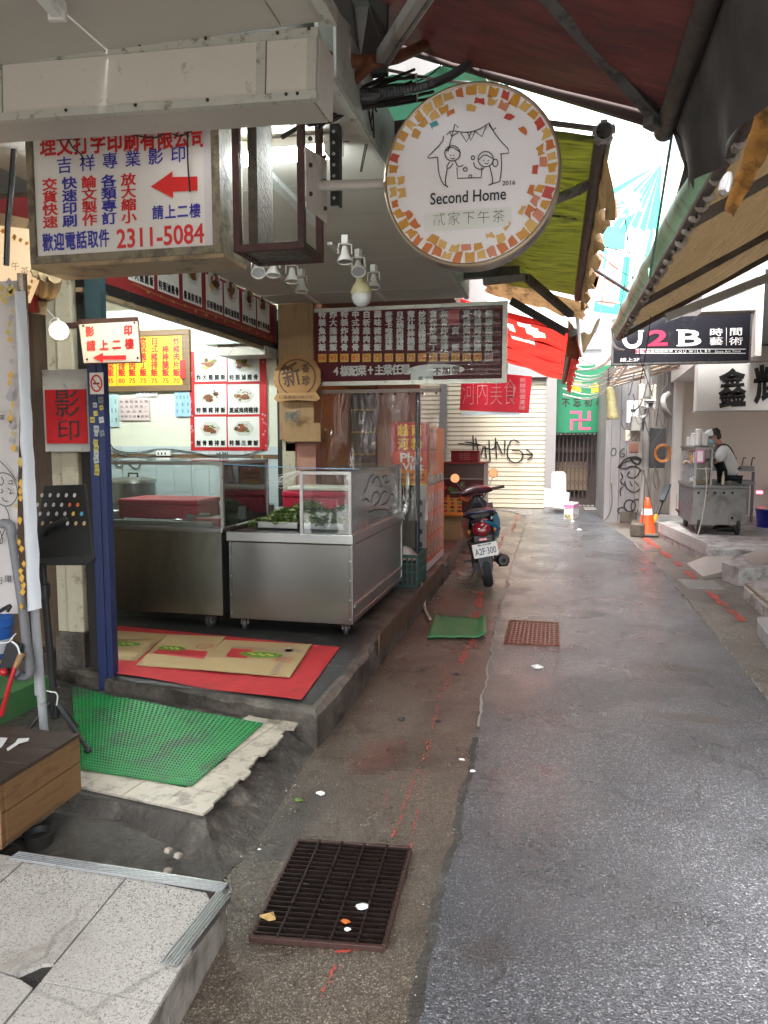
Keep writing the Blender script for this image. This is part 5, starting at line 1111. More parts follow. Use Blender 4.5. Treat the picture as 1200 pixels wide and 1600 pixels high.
# loose film over the right half of the board
film = clear('board_film', (.97,.97,.97), .02, .12, milky=.012, bump=.7)
(x0,y0),(x1,y1) = F.uv(668,597), F.uv(783,478)
mb = MB(); mb.grid(lambda a, b: Vector((x0+(x1-x0)*a, MY-.030-.012*abs(noise.noise(Vector((a*4,b*26,0))))-.006*math.sin(b*50), y0+(y1-y0)*b)), 30, 70); mb.build('plastic_film', film, t, smooth=180)
# carved wooden plaque
F = Fr((0, 6.86, 0)); cx, cz = F.uv(464,590); rr = .215; t = thing('wooden_plaque', 'carved wooden shop plaque with dark brush characters', 'sign', (cx, 6.86, cz-rr))
P = []; 
for i in range(64):
    a = 2*math.pi*i/64; P.append((cx + (rr + .012*abs(math.sin(a*6)))*math.cos(a)*1.08, 6.862, cz + (rr + .012*abs(math.sin(a*6)))*math.sin(a)))
plq = mat('plaque_wood', (.34,.17,.05), .5, var=.2, vs=4, st=(1,1,5)); MB().prism(P, (0,1,0), .04).build('disc', plq, t)
MB().prism([(cx-.235,6.845,cz-.20),(cx-.2,6.845,cz-.145),(cx+.2,6.845,cz-.145),(cx+.235,6.845,cz-.20),(cx+.2,6.845,cz-.23),(cx,6.845,cz-.215),(cx-.2,6.845,cz-.23)], (0,1,0), .016).build('ribbon', mat('ribbon_wood', (.42,.23,.09), .5, var=.2), t)
F.O.y = 6.860; mb = MB(); F.line(mb, [(cx+rr*.86*math.cos(2*math.pi*i/32), cz+rr*.8*math.sin(2*math.pi*i/32)) for i in range(33)], .012, .002)
F.text(mb, '新', cx-.06, cz+.03, .19, .24, .002, .02, em=True, tilt=12); F.text(mb, '香', cx+.09, cz+.09, .08, .09, .002, .03, em=True); F.text(mb, '珍', cx+.09, cz-.03, .09, .10, .002, .03, em=True)
F.O.y = 6.843; F.text(mb, '訂購專線2388-2282', cx, cz-.186, .36, .035, .001, .0); mb.build('carving', mat('carving_dark', (.07,.03,.012), .6), t)
# plywood pillar and walls behind
t = thing('corner_pillar', 'plywood clad pillar between kitchen and the curtained stall', 'pillar', (-2.5, 7, .2))
MB().box((-2.655,6.92,1.62),(-2.30,7.2,3.0)).build('upper_cladding', plywood, t)
MB().box((-2.655,6.99,.2),(-2.52,7.18,1.615)).build('cream_post', cream_post, t); MB().box((-2.519,7.0,.2),(-2.31,7.18,1.615)).build('pink_panel', pinkw, t)
MB().box((-2.60,6.88,1.60),(-2.22,6.915,1.78)).build('shelf_board', plywood, t)
mb = MB()
for i in range(14):
    p = at(458+rnd.uniform(-12,12),640+rnd.uniform(0,6),y=6.86); q_ = at(458+rnd.uniform(-16,16),640+rnd.uniform(8,34),y=6.84); r_2 = at(458+rnd.uniform(-14,14),644,y=6.85); mb.tube([p,q_,r_2], .004, 4, smooth=2)
mb.build('wire_coil', mat('wire_grey', (.14,.13,.12), .6), label='bundled grey wires hanging under the wooden plaque', cat='wires')
a, b = at(446,705,y=6.98), at(462,672,y=6.98); t = thing('red_notice', 'small torn red and white notice on the pink pillar', 'notice', (a.x,6.98,a.z)); MB().box((a.x,6.99,a.z),(b.x,6.996,b.z)).build('sheet', redpo, t); MB().box((a.x+.02,6.985,a.z+.08),(b.x-.01,6.989,b.z-.02)).build('label', fcol[0], t)
t = thing('curtained_stall', 'dim reddish back room seen through the clear curtain', 'building', (-2, 9, .2))
MB().box((-3.4,8.6,.2),(-2.1,8.7,3.0)).build('back_wall', pinkw, t); MB().box((-2.10,8.55,.2),(-1.55,8.62,3.0)).build('door_panel', mat('door_pink', (.50,.24,.17), .5, var=.08), t)
MB().box((-2.42,7.4,.2),(-2.36,8.6,3.0)).build('side_panel', goldw, t); MB().box((-2.34,8.45,.2),(-2.05,8.54,3.0)).build('shelf_unit', mat('shelf_brown', (.10,.06,.045), .6, var=.3), t)
MB().box((-3.4,7.2,3.0),(-1.0,13.5,3.1)).build('ceiling', mat('ceil_dim', (.25,.18,.14), .7), t)
mb = MB()
for i in range(9): mb.box((-2.33,8.42,.4+i*.26),(-2.06,8.449,.42+i*.26))
mb.build('shelf', goldw, t)
MB().box((-3.5,8.7,.2),(-2.8,14.5,3.1)).build('alley_wall', mat('wall_maroon', (.12,.05,.04), .7), t)
# clear curtain
cur = clear('curtain_film', (.93,.90,.88), .02, .10, milky=.03, bump=1.0)
a, b = at(487,622,y=7.12), at(688,622,y=7.12); t = thing('plastic_curtain', 'clear wrinkled plastic curtain hanging under the menu board', 'curtain', ((a.x+b.x)/2,7.12,.8))
mb = MB(); mb.grid(lambda s_, r_: Vector((a.x+(b.x-a.x)*s_*(1-.06*r_), 7.12 + .035*math.sin(s_*26 + 2*r_)*(.3+r_) + .03*noise.noise(Vector((s_*5, r_*4, 0))), 2.08 - 1.25*r_)), 80, 20); mb.build('sheet', cur, t, smooth=180)
MB().box((a.x,7.09,2.075),(b.x,7.15,2.11)).build('hem_rail', mat('hem_brown', (.30,.22,.18), .4), t)
me = MB().ball((0,0,0), .012, 8).build('s', blackm); gm_ = me.data; bpy.data.objects.remove(me)
for i in range(10): piece(gm_, 'grommet', (a.x+.05+i*.135,7.085,2.05), t)
a = at(653,640,y=7.25); b = at(653,862,y=7.25); MB().cyl((a.x,7.25,.3),(a.x,7.25,2.12),.024,n=10).build('support_pole', mat('pole_slate', (.035,.045,.06), .4, metal=.4), smooth=True, label='dark slim pole holding the curtain beside the green crate', cat='pole')
# ================================================================ FLOOR OF THE SHOP
def flat(name, px, z, m, th=.004, wav=0, **kw):
    P = [at(u, v, z=z) for u, v in px]; mb = MB(); mb.prism([(p.x, p.y, z) for p in P], (0,0,1), th); return mb.build(name, m, **kw)
o = flat('black_sheet', [(150,985),(580,1000),(640,905),(520,1090),(150,1010)], .203, blackm, label='x', cat='x') if False else None
car = mat('red_carpet', (.40,.016,.02), .85, var=.2, vs=9, bump=.3, bs=200, dirt=(.16,.02,.02), ds=5, dt=.55, da=.7)
P0, P1, P2, P3 = at(150,975,z=.205), at(531,1012,z=.205), at(470,1096,z=.205), at(160,1052,z=.205)
mb = MB(); mb.grid(lambda a, b: P3.lerp(P2, a).lerp(P0.lerp(P1, a), b) + Vector((0, .012*math.sin(a*7)*(1-b), .004+.004*math.sin(a*9)*(1-b))), 40, 10); mb.build('red_carpet', car, label='bright red felt carpet on the shop platform floor', cat='carpet', smooth=180)
mb = MB(); mb.grid(lambda a, b: at(178,1062,z=.2).lerp(at(489,1102,z=.2), a).lerp(at(178,960,z=.2).lerp(at(590,985,z=.2), a), b) + Vector((0,0,.002+.003*abs(noise.noise(Vector((a*9,b*5,0)))))), 40, 20)
mb.build('floor_lining', mat('lining_black', (.022,.021,.02), .45, var=.4, vs=5, dirt=(.12,.105,.085), ds=3, dt=.57, da=.7, bump=.5, bs=20), smooth=180, label='dark worn rubber lining under the red carpet', cat='floor lining')
card = mat('cardboard', (.36,.25,.12), .8, var=.1, vs=3, dirt=(.25,.15,.07), ds=3, dt=.58, da=.6)
def cardboard(px, z, lb, art):
    t = thing('flattened_carton', lb, 'cardboard', at(*px[0], z=z)); P = [at(u, v, z=z) for u, v in px]
    MB().prism([(p.x,p.y,z) for p in P], (0,0,1), .006).build('sheet', card, t)
    F = Fr((0,0,z+.0065), (1,0,0), (0,1,0)); mb = MB()
    for kind, pts in art:
        if kind == 'melon':
            cx, cy = F.uv(*pts[0]); rx, ry = pts[1]
            F.ell(mb, cx, cy, rx, ry, .001, 1, 24)
            for i in range(7):
                x = cx - rx*.8 + i*rx*.27; F.line(mb, [(x, cy+ry*.8*math.sqrt(max(0,1-((x-cx)/rx)**2))), (x+.01, cy), (x, cy-ry*.8*math.sqrt(max(0,1-((x-cx)/rx)**2)))], .007, .0015, 2, 1)
            for i in range(6): F.ell(mb, cx-rx*.5+i*rx*.2, cy+(-1)**i*ry*.2, rx*.13, ry*.2, .002, 3, 8, .2, i)
        elif kind == 'red': F.poly(mb, [F.uv(*p) for p in pts], .0005, 0)
        elif kind == 'ring': cx, cy = F.uv(*pts[0]); F.line(mb, [(cx+.055*math.cos(a/10*math.pi), cy+.055*math.sin(a/10*math.pi)) for a in range(21)], .008, .001, 0); F.line(mb, [(cx-.05,cy),(cx+.04,cy+.01),(cx,cy-.02)], .006, .001, 0)
        elif kind == 'tape': F.poly(mb, [F.uv(*p) for p in pts], .0008, 4)
        elif kind == 'text': F.fp(mb, pts[0], pts[1], pts[2], pts[3], pts[4], .001, 0, 0)
    mb.build('printed_artwork', [mat('print_red', (.42,.02,.03), .6), mat('print_green', (.10,.25,.02), .6), mat('print_dkgreen', (.02,.09,.01), .6), mat('print_yellow', (.55,.45,.08), .6), mat('tape_brown', (.26,.17,.08), .35)], t)
cardboard([(160,1030),(213,1033),(262,992),(160,985)], .212, 'flattened carton lying nearest the blue post', [('melon',((193,1006),(.13,.05))), ('tape',[(205,1030),(212,1031),(250,1000),(243,1000)]), ('tape',[(160,1003),(240,1000),(238,997),(160,999)])])
cardboard([(213,1040),(310,1047),(352,996),(262,992)], .215, 'flattened carton in the middle with a red ring printed on it', [('red',[(238,1021),(250,1012),(325,1018),(318,1030)]), ('melon',((268,1013),(.10,.05))), ('ring',[(320,1010)]), ('text',('▄▄▄▄',290,1024,46,4))])
cardboard([(306,1046),(453,1059),(487,1008),(350,1001)], .22, 'flattened carton nearest the kerb with a big melon printed on it', [('red',[(352,1026),(362,1013),(395,1015),(385,1029)]), ('melon',((408,1023),(.15,.06))), ('tape',[(420,1054),(432,1055),(460,1011),(450,1010)]), ('text',('新田王',444,1031,26,8)), ('tape',[(360,1012),(470,1020),(472,1016),(362,1008)])])
# ================================================================ NEAR LEFT CLUTTER
# pillars
t = thing('cream_pillar', 'old cream painted pillar with a bare concrete foot', 'pillar', (-2.9, 4.5, .11))
PY = 3.97; a, b = at(82,750,y=PY), at(125,750,y=PY)
MB().box((a.x,PY,.42),(a.x+.075,PY+.25,3.0)).build('shaft', cream_post, t); MB().box((a.x+.076,PY-.02,.42),(b.x,PY+.25,3.0)).build('shaft', cream_post, t, bev=.01)
MB().box((a.x-.01,PY-.03,.05),(b.x+.005,PY+.26,.42)).build('foot', grey_conc, t, bev=.01)
MB().box((b.x+.005,PY+.02,.1),(b.x+.085,PY+.2,3.0)).build('gap_shade', mat('shade_black', (.02,.018,.016), .7), label='black strip painted as the shaded gap between the cream pillar and the blue post', cat='board')  # near-black strip painted in place of the shade in the gap
a, b = at(142,750,y=3.83), at(166,750,y=3.83); PB = 3.83
t = thing('blue_post', 'dark blue steel post covered with small peeling stickers', 'post', (b.x,PB,.1))
MB().box((a.x,PB,.08),(a.x+.058,PB+.05,2.1)).build('shaft', blue_post, t, bev=.004); MB().box((a.x+.061,PB,.08),(b.x,PB+.06,2.1)).build('shaft', blue_post, t, bev=.004)
MB().box((a.x,PB+.005,2.1),(b.x,PB+.06,3.0)).build('upper_shaft', mat('post_teal', (.012,.03,.035), .5), t)
F = Fr((0,PB-.005,0)); q = random.Random(3); cols_ = [mat('stk_white', (.42,.43,.42), .5), mat('stk_yellow', (.45,.38,.08), .5), mat('stk_grey', (.16,.17,.2), .5)]
for i, (u, v) in enumerate(((148,633),(157,625),(158,637),(149,646),(144,656),(158,656),(150,670),(159,677),(150,678),(149,691),(150,700),(150,709),(150,719),(151,730),(151,738))):
    x, y = F.uv(u, v); s_ = q.uniform(.012,.018); MB().ob((x, PB-.002, y), (s_*1.9, .002, s_*2.1), (0, q.uniform(-12,12), 0)).build('sticker', cols_[q.choice([0,0,0,1,2])], t)
    tx = MB(); F.O.y = PB-.0045; F.text(tx, '二手' if i % 2 else '出租', x, y, s_*1.5, s_*.9, .0, .01); tx.build('sticker_print', inkb, t)
F.O.y = PB-.005; t = thing('no_smoking_sticker', 'white sticker with a red no smoking ring on the blue post', 'sticker', at(150,598,y=PB))
(a, b), (c, d) = F.uv(141,616), F.uv(161,582); MB().box((a,PB-.006,b),(c,PB-.002,d)).build('sheet', fcol[0], t); mb = MB(); F.O.y = PB-.0075; cx, cz = (a+c)/2, (b+d)/2
F.line(mb, [(cx+.034*math.cos(i/12*math.pi), cz+.045*math.sin(i/12*math.pi)) for i in range(25)], .010, .0, 0); F.line(mb, [(cx-.025,cz+.03),(cx+.025,cz-.03)], .008, .0005, 0); F.rect(mb, cx-.022, cz-.006, cx+.02, cz+.004, -.0003, 1); mb.build('symbol', [redp, inkb], t)
# black conduit/cladding wall on the left
t = thing('cladded_wall', 'brown wooden cladding boards in the dark left corner', 'wall', (-3.6,4.5,.3))
x = at(82,750,y=3.97).x - .01
for i in range(14): MB().box((x-.11,4.0+.012*(i % 2),.3),(x-.004,4.06,3.0)).build('board', brown_clad, t); x -= .114
MB().box((-3.9,3.9,.05),(x+1.59,4.1,.30)).build('base_board', grey_conc, t)

t2 = MB().box((-5,at(36,1096,z=.25).y,.1),(at(36,1075,z=.25).x,at(36,1052,z=.25).y,.25)).build('green_step', greenp, label='green painted concrete step in the left corner', cat='step')
# print-shop placard on the pillar
PY2 = 3.90; F = Fr((0,PY2-.004,0)); (a,b),(c,d) = F.uv(70,706), F.uv(141,576)
t = thing('copy_placard', 'grey placard with red sheet reading photocopy in black characters', 'sign', ((a+c)/2,PY2,b))
MB().box((a,PY2,b),(c,PY2+.03,d)).build('board', mat('placard_grey', (.40,.39,.36), .5, var=.12, vs=6, dirt=(.06,.05,.04), ds=9, dt=.55, da=.8), t, bev=.003)
(e0,e1),(g0,g1) = F.uv(73.5,693), F.uv(134,608); MB().box((e0,PY2-.006,e1),(g0,PY2-.001,g1)).build('red_sheet', mat('sheet_red', (.48,.015,.02), .16, var=.12, vs=6, bump=.15, bs=12), t)
F.O.y = PY2-.007; mb = MB(); F.fp(mb, '影', 105, 630, 38, 42, .001, 0); F.fp(mb, '印', 107, 672, 34, 32, .001, 0); mb.build('lettering', inkb, t)
# arrow sign
Y = 3.7; F = Fr((0,Y,0)); t = thing('arrow_sign', 'rusty edged white tin sign with red arrow pointing left', 'sign', at(170,570,y=Y))
P = [F.uv(*p) for p in ((131,567),(218,565),(213,502),(123,507))]
MB().prism([(x, Y, y) for x, y in P], (0,1,0), .012).build('plate', mat('tin_white', (.60,.54,.44), .45, var=.06, vs=4, dirt=(.30,.14,.05), ds=4, dt=.57, da=.7), t)
MB().prism([(x + (-.006 if i in (0,3) else .006), Y+.0125, y + (.006 if i > 1 else -.006)) for i, (x, y) in enumerate(P)], (0,1,0), .006).build('rusty_edge', rustp, t)
MB().beam(at(86,510,y=Y+.02), at(125,508,y=Y+.02), .02, .03).build('bracket', rustm, t); MB().beam(at(123,504,y=Y+.02), at(215,500,y=Y+.02), .02, .03).build('bracket', rustm, t)
F.O.y = Y-.003; mb = MB(); F.row(mb, '影印', (140,518), (200,516), 14, 17, .0, .04); F.row(mb, '請上二樓', (142,540), (202,537), 14, 17, .0, .04)
F.poly(mb, [F.uv(*p) for p in ((145,559),(161,551),(161,556),(197,555),(197,562),(161,562),(161,567))], .0005); mb.build('lettering', redp, t)
for u, v in ((130,511),(210,506),(215,561),(136,563)): piece(sm_, 'rivet', at(u, v, y=Y-.004), t)
# clamp lamp (lit)
c = at(92,517,y=3.6); t = thing('clamp_lamp', 'small lit white clamp spotlight glowing on the cream pillar', 'lamp', c)
ax = Vector((.55,-.75,-.12)).normalized(); hc = c - ax*.05
MB().lathe(hc, [(0,-.03),(.035,-.028),(.05,0),(.055,.03),(.05,.045),(.038,.045)], 20, ax).build('housing', wl_, t, smooth=True)
MB().ball(hc + ax*.055, (.023,.023,.023), 16).build('bulb', mat('lit_bulb', (1,.8,.5), .4, em=(1,.70,.38), es=14), t, smooth=True)
mb = MB(); mb.tube([hc + Vector((-.05,0,.0)), hc+Vector((-.06,0,.06)), hc+Vector((0,0,.075)), hc+Vector((.01,0,.03))], .004, 6, smooth=2); mb.build('guard_wire', wl_, t)
MB().tube([hc+Vector((-.01,0,.06)), at(78,490,y=3.7), at(68,478,y=3.7), at(48,468,y=3.7)], .005, 6, smooth=2).build('cord', mat('cable_white', (.5,.5,.47)), t)
# timber stub, rolled canvas under the big sign
MB().beam(at(40,478,y=3.7), at(62,481,y=3.6), .08, .07).build('timber_stub', mat('timber_pale', (.33,.24,.13), .7, dirt=GRIME, ds=6, dt=.5), label='short pale timber stub sticking out above the lamp', cat='timber')
p0, p1, p2, p3 = at(58,425,y=3.3), at(88,432,y=3.4), at(60,470,y=3.7), at(45,462,y=3.7)
for k, (a, b) in enumerate(((at(60,424,y=3.3), at(50,462,y=3.8)), (at(72,430,y=3.3), at(58,466,y=3.8)), (at(86,432,y=3.3), at(66,467,y=3.8)))):
    MB().tube([a, a.lerp(b,.5)+Vector((.02,0,-.03)), b], [.035,.028,.03], 8, smooth=1).build('rolled_canvas', mat('canvas_olive', (.20,.14,.07), .8, var=.3, vs=8), smooth=True, label=['rolled brown canvas touching the small lit sign','middle roll of brown canvas under the print shop sign','rolled brown canvas nearest the cream pillar'][k], cat='canvas')
# small lit mosaic sign far left
Y = 3.3; F = Fr((0,Y,0)); t = thing('small_mosaic_sign', 'small warmly lit hanging sign with orange mosaic edge and three characters', 'sign', at(20,470,y=Y))
P = [F.uv(*p) for p in ((-60,470),(41,472),(60,425),(62,360),(-60,345))]
MB().prism([(x, Y, y) for x, y in P], (0,1,0), .03).build('panel', mat('warm_panel', (.72,.66,.55), .4, em=(1,.62,.30), es=.10), t)
mb = MB(); q = random.Random(6)
for u, v in [(5,361),(14,366),(23,371),(33,375),(42,381),(50,388),(55,400),(52,430),(50,440),(46,450),(44,458),(50,424),(40,465),(57,415)]:
    x, y = F.uv(u, v); s_ = q.uniform(.010,.018); F.poly(mb, [(x+s_*q.uniform(.7,1.2)*math.cos(a), y+s_*q.uniform(.7,1.2)*math.sin(a)) for a in (.3,1.7,3.2,4.8)], .002, 0)
mb.build('mosaic', mat('mos_0', (.62,.30,.035)), t); mb = MB(); F.row(mb, '下午茶', (10,408), (39,424), 14, 15, .003, -.015); mb.build('lettering', inkb, t)
MB().beam(at(-40,340,y=Y+.05), at(62,362,y=Y+.05), .07, .09).build('top_box', mat('box_tan', (.35,.25,.15), .6, dirt=GRIME, ds=6, dt=.52), t)
MB().box((-3.6,3.55,2.3),(at(44,300,y=3.55).x,3.6,2.9)).build('red_backboard', mat('backboard_red', (.20,.015,.015), .6), label='dark red board behind the small lit mosaic sign', cat='board')
MB().tube([at(10,415,y=3.1), at(12,350,y=3.1), at(18,290,y=3.1), at(22,230,y=3.05)], .013, 6).build('black_hose', blackm, label='thick black cable hanging at the far left', cat='cable')
MB().box((-3.5,3.6,2.28),(-2.0,4.4,2.31)).build('dark_lintel', mat('shade_black', (.02,.018,.016)), label='dark board under the print shop sign', cat='board') if False else None
# flag banner of the tea shop
t = thing('flag_banner', 'white cloth feather flag with yellow mosaic border and line drawn face', 'banner', at(45,1080,y=2.7))
YF = 2.7; pt, pb = at(35,432,y=YF), at(60,1085,y=YF+.15)
MB().tube([pt, pt.lerp(pb,.5), pb], .016, 10).build('flag_pole', mat('pole_white', (.40,.41,.42), .4, dirt=GRIME, ds=12, dt=.55), t, smooth=True)
MB().cyl(pt + Vector((0,-.002,.01)), pt + Vector((0,0,-.13)), .0185, n=12).build('pole_cap', mat('cap_tin', (.30,.26,.2), .4, metal=.6, dirt=RUST, ds=12, dt=.5), t)
clothm = mat('flag_cloth', (.55,.52,.50), .75, var=.05, vs=3, transl=.15, bump=.15, bs=25); clothg = mat('flag_sleeve', (.55,.58,.60), .7, var=.06, vs=4, bump=.3, bs=14)
A0, A1 = at(-90,440,y=YF-.05), at(28,437,y=YF); B0, B1 = at(-80,955,y=YF-.02), at(36,958,y=YF)
def fl(a, b):
    p = A0.lerp(A1, a).lerp(B0.lerp(B1, a), b); return p + Vector((0, -.02*math.sin(a*6+b*3), 0)) + Vector((.012*math.sin(b*5)*a,0,0))
mb = MB(); mb.grid(fl, 24, 40); mb.build('cloth', clothm, t, smooth=180)
S0, S1, S2, S3 = at(24,460,y=YF-.02), at(40,455,y=YF-.02), at(65,950,y=YF-.02), at(43,955,y=YF-.02)
mb = MB(); mb.grid(lambda a, b: S0.lerp(S1, a).lerp(S3.lerp(S2, a), b) + Vector((0, -.028*math.sin(a*math.pi) + .008*noise.noise(Vector((a*3,b*14,0))), 0)), 10, 40); mb.build('sleeve', clothg, t, smooth=180)
ymos = [mat('mos_pale', (.50,.38,.10), .6), mat('mos_gold', (.58,.33,.04), .6), mat('mos_greyv', (.33,.31,.33), .6)]
mb = MB(); q = random.Random(12); F = Fr((0,YF-.034,0))
for i in range(46):
    v = 440 + i*11.3; u = 16 + (v-440)*.012 + q.uniform(-6, 4) + (10 if v > 700 else 0) + (6 if v > 850 else 0); x, y = F.uv(u, v); s_ = q.uniform(.012,.024)
    if q.random() < .8: F.poly(mb, [(x+s_*q.uniform(.4,1.0)*math.cos(a), y+s_*q.uniform(.7,1.3)*math.sin(a)) for a in (.3,1.7,3.2,4.8)], .0, q.choice([0,1,1,1,2] if v > 500 else [0,0,2]))
for u, v in ((3,452),(12,458),(20,455),(8,470),(2,463)): x, y = F.uv(u, v); s_ = .02; F.poly(mb, [(x+s_*q.uniform(.6,1.1)*math.cos(a), y+s_*q.uniform(.6,1.1)*math.sin(a)) for a in (.3,1.7,3.2,4.8)], .0, 0)
mb.build('mosaic', ymos, t)
mb = MB(); L = lambda px, w=.004, sm=2: F.linep(mb, px, w, .001, smooth=sm)
L([(0,720),(8,728),(20,742),(26,752)]); L([(-4,740),(8,738),(20,745),(27,760),(28,775),(20,788),(8,792),(-4,785)]); L([(2,745),(7,752),(2,760),(-2,752)]); L([(14,752),(20,750),(19,757),(13,755)]); L([(2,764),(6,768),(1,770)], sm=1); L([(12,762),(18,768),(14,772),(20,770)], sm=1); L([(3,777),(6,782),(12,784)]); L([(8,792),(14,802),(15,815),(6,830),(0,848)]); L([(0,828),(6,848),(-2,850)])
F.fp(mb, '果', 13, 905, 12, 11, .001, 0); F.fp(mb, '行', 0, 907, 10, 11, .001, 0); F.row(mb, '貳家', (-4,640), (4,652), 9, 9, .001, .02); mb.build('drawing', inkb, t)
# music stand with punched board of round samples
YS = 3.0; t = thing('music_stand', 'black music stand with rows of round coloured dots on its desk', 'music stand', (at(72,1100,y=YS).x, YS, .12))
D = [at(*p, y=YS) for p in ((55,760),(120,758),(160,876),(62,876))]; n_ = (D[1]-D[0]).cross(D[3]-D[0]).normalized()
D[2] += Vector((0,-.06,0)); D[3] += Vector((0,-.06,0)); D[0] += Vector((0,.06,0)); D[1] += Vector((0,.06,0))
MB().prism(D, (0,1,0), .012).build('desk', mat('desk_black', (.012,.012,.012), .4), t, bev=.003)
MB().prism([D[3]+Vector((0,-.05,-.004)), D[2]+Vector((.0,-.05,-.004)), D[2]+Vector((.01,0,.02)), D[3]+Vector((0,0,.02))], (0,.004,.008), 1).build('ledge', mat('desk_black', (.012,)*3), t)
X = (D[1]-D[0]).normalized(); Yv = (D[0]-D[3]); Yv = (Yv - X*Yv.dot(X)).normalized(); F = Fr(D[0], X, Yv)
F.O = D[0] - F.N*-.002 if F.N.y < 0 else D[0] + F.N*-.002
dots = [MB() for _ in range(5)]
for r, (v, u0, u1, n) in enumerate(((774,66,117,5),(789,59,122,6),(803,63,128,6),(818,67,132,6))):
    for i in range(n):
        k = 0
        if r == 1 and i >= 4: k = 1
        if r == 2 and i == 4: k = 2
        if r == 2 and i == 5: k = 3
        if r == 3 and (i >= 4 or i < 2): k = 4
        x, y = F.uv(u0 + (u1-u0)*i/(n-1), v); m = [mat('dot_white', (.50,.48,.45), .5, var=.2, vs=60), mat('dot_orange', (.55,.12,.03), .5), mat('dot_yellow', (.60,.40,.06), .5), mat('dot_blue', (.08,.33,.48), .5), mat('dot_tan', (.48,.33,.18), .5)][k]
        mb = MB(); F.ell(mb, x, y, .0085, .0105, .0025, n=14); F.ell(mb, x+.003, y-.003, .0055, .004, .003, n=8, jit=.3, sd=i); mb.build('round_dot', m, t)
px_ = at(72,1000,y=YS).x
MB().tube([(px_-.0,YS-.0,at(70,870,y=YS).z),(px_,YS,1.0),(px_+.012,YS+.02,.42)], .0165, 12).build('column', blackm, t, smooth=True)
mb = MB(); mb.cyl((px_+.002,YS,.86),(px_+.003,YS,.93),.027,n=14); mb.ball((px_-.045,YS-.01,.90), (.022,.018,.02)); mb.build('clamp_collar', mat('collar_black', (.018,.018,.018), .35), t, smooth=True)
MB().tube([at(68,835,y=YS-.02), at(78,822,y=YS-.03), at(90,818,y=YS-.03), at(104,810,y=YS-.02)], .012, 8, smooth=1).build('tilt_bracket', blackm, t, smooth=True)
hub = Vector((px_+.012,YS+.02,.40)); MB().cyl(hub, hub+Vector((.003,0,-.13)), .024, n=14).build('hub', MATS['collar_black'], t, smooth=True)
MB().tube([hub+Vector((-.03,-.01,.005)), hub+Vector((0,-.03,.01)), hub+Vector((.035,-.01,0)), hub+Vector((.03,-.02,-.06))], .0035, 5, smooth=2).build('cable_tie', fcol[0], t)
for a in ((.20,-.03,.125),(-.13,-.17,.125),(-.05,.22,.125)):
    f_ = Vector((hub.x+a[0], hub.y+a[1], a[2]+.015)); mb = MB(); mb.tube([hub+Vector((0,0,-.03)), f_], .011, 8); mb.build('leg', blackm, t, smooth=True); MB().ball(f_, (.018,.018,.017)).build('rubber_foot', MATS['caster_rubber'], t, smooth=True)
# grey PVC stand
pv = mat('pvc_grey', (.17,.175,.18), .45, var=.12, dirt=(.3,.28,.25), ds=8, dt=.6); YP = 2.66
t = thing('pvc_stand', 'grey plastic pipe stand in front of the feather flag', 'pipe stand', at(35,1055,y=YP))
MB().tube([at(-20,818,y=YP), at(8,818,y=YP)], .016, 10).build('pipe', pv, t, smooth=True); MB().tube([at(4,818,y=YP), at(17,820,y=YP), at(18,836,y=YP)], .021, 10, smooth=2).build('elbow', pv, t, smooth=True)
MB().tube([at(17,832,y=YP), at(36,958,y=YP+.03)], .0165, 10).build('pipe', pv, t, smooth=True); MB().tube([at(36,952,y=YP+.03), at(46,1048,y=YP+.05)], .0195, 10).build('pipe', pv, t, smooth=True)
MB().tube([at(47,1042,y=YP+.05), at(46,1057,y=YP+.05), at(24,1056,y=YP+.05), at(22,1050,y=YP+.0)], .020, 10, smooth=1).build('elbow', pv, t, smooth=True)
# blue canister and red handled tool
YB = 2.62; t = thing('blue_canister', 'blue plastic canister with white label at the left edge', 'canister', at(5,1038,y=YB))
c = at(-12,1036,y=YB+.08); tp_ = at(-12,965,y=YB+.08).z; r_ = .088
MB().lathe((c.x,c.y,c.z), [(0,0),(r_*.85,0),(r_*.9,.02),(r_,(tp_-c.z)*.8),(r_*1.06,(tp_-c.z)*.82),(r_*1.06,(tp_-c.z)),(0,(tp_-c.z))], 24).build('body', mat('canister_blue', (.02,.10,.36), .3, var=.08), t, smooth=True)
MB().lathe((c.x,c.y,c.z), [(r_*.90,.014),(r_*.925,.030)], 24).build('yellow_band', mat('tag_yellow', (.55,.33,.02)), t); MB().lathe((c.x,c.y,c.z), [(r_*.955,.055),(r_*1.005,.115)], 24).build('paper_label', mat('label_white', (.5,.52,.55), .5), t)
MB().tube([at(-5,958,y=YB), at(8,950,y=YB-.02), at(18,945,y=YB-.02), at(12,955,y=YB-.02)], .008, 6, smooth=1).build('trigger', blackm, t)
t = thing('pry_tool', 'red handled steel tool clamped to the grey pipe stand', 'tool', at(10,1110,y=YB)); MB().tube([at(2,1118,y=YB), at(14,1072,y=YB), at(24,1040,y=YB+.02)], .010, 8).build('red_handle', mat('handle_red', (.38,.01,.015), .3), t, smooth=True)
MB().tube([at(24,1042,y=YB+.02), at(34,1022,y=YB+.03)], [.011,.014], 8).build('wooden_grip', plywood, t, smooth=True); MB().ob(at(17,1030,y=YB+.04), (.07,.03,.16), (0,22,0)).build('clamp_block', blackm, t, bev=.006); MB().ball(at(6,1050,y=YB), .018).build('red_knob', mat('handle_red', (.38,)*3), t, smooth=True)
mb = MB(); mb.tube([at(0,1005,y=YB-.03), at(14,1004,y=YB-.03), at(20,995,y=YB-.03), at(25,990,y=YB)], .003, 5, smooth=2); mb.tube([at(18,1002,y=YB-.03), at(27,1008,y=YB-.03), at(31,1022,y=YB-.03)], .004, 5, smooth=2); mb.build('tie_string', fcol[0], label='white string tied round the blue canister', cat='string')
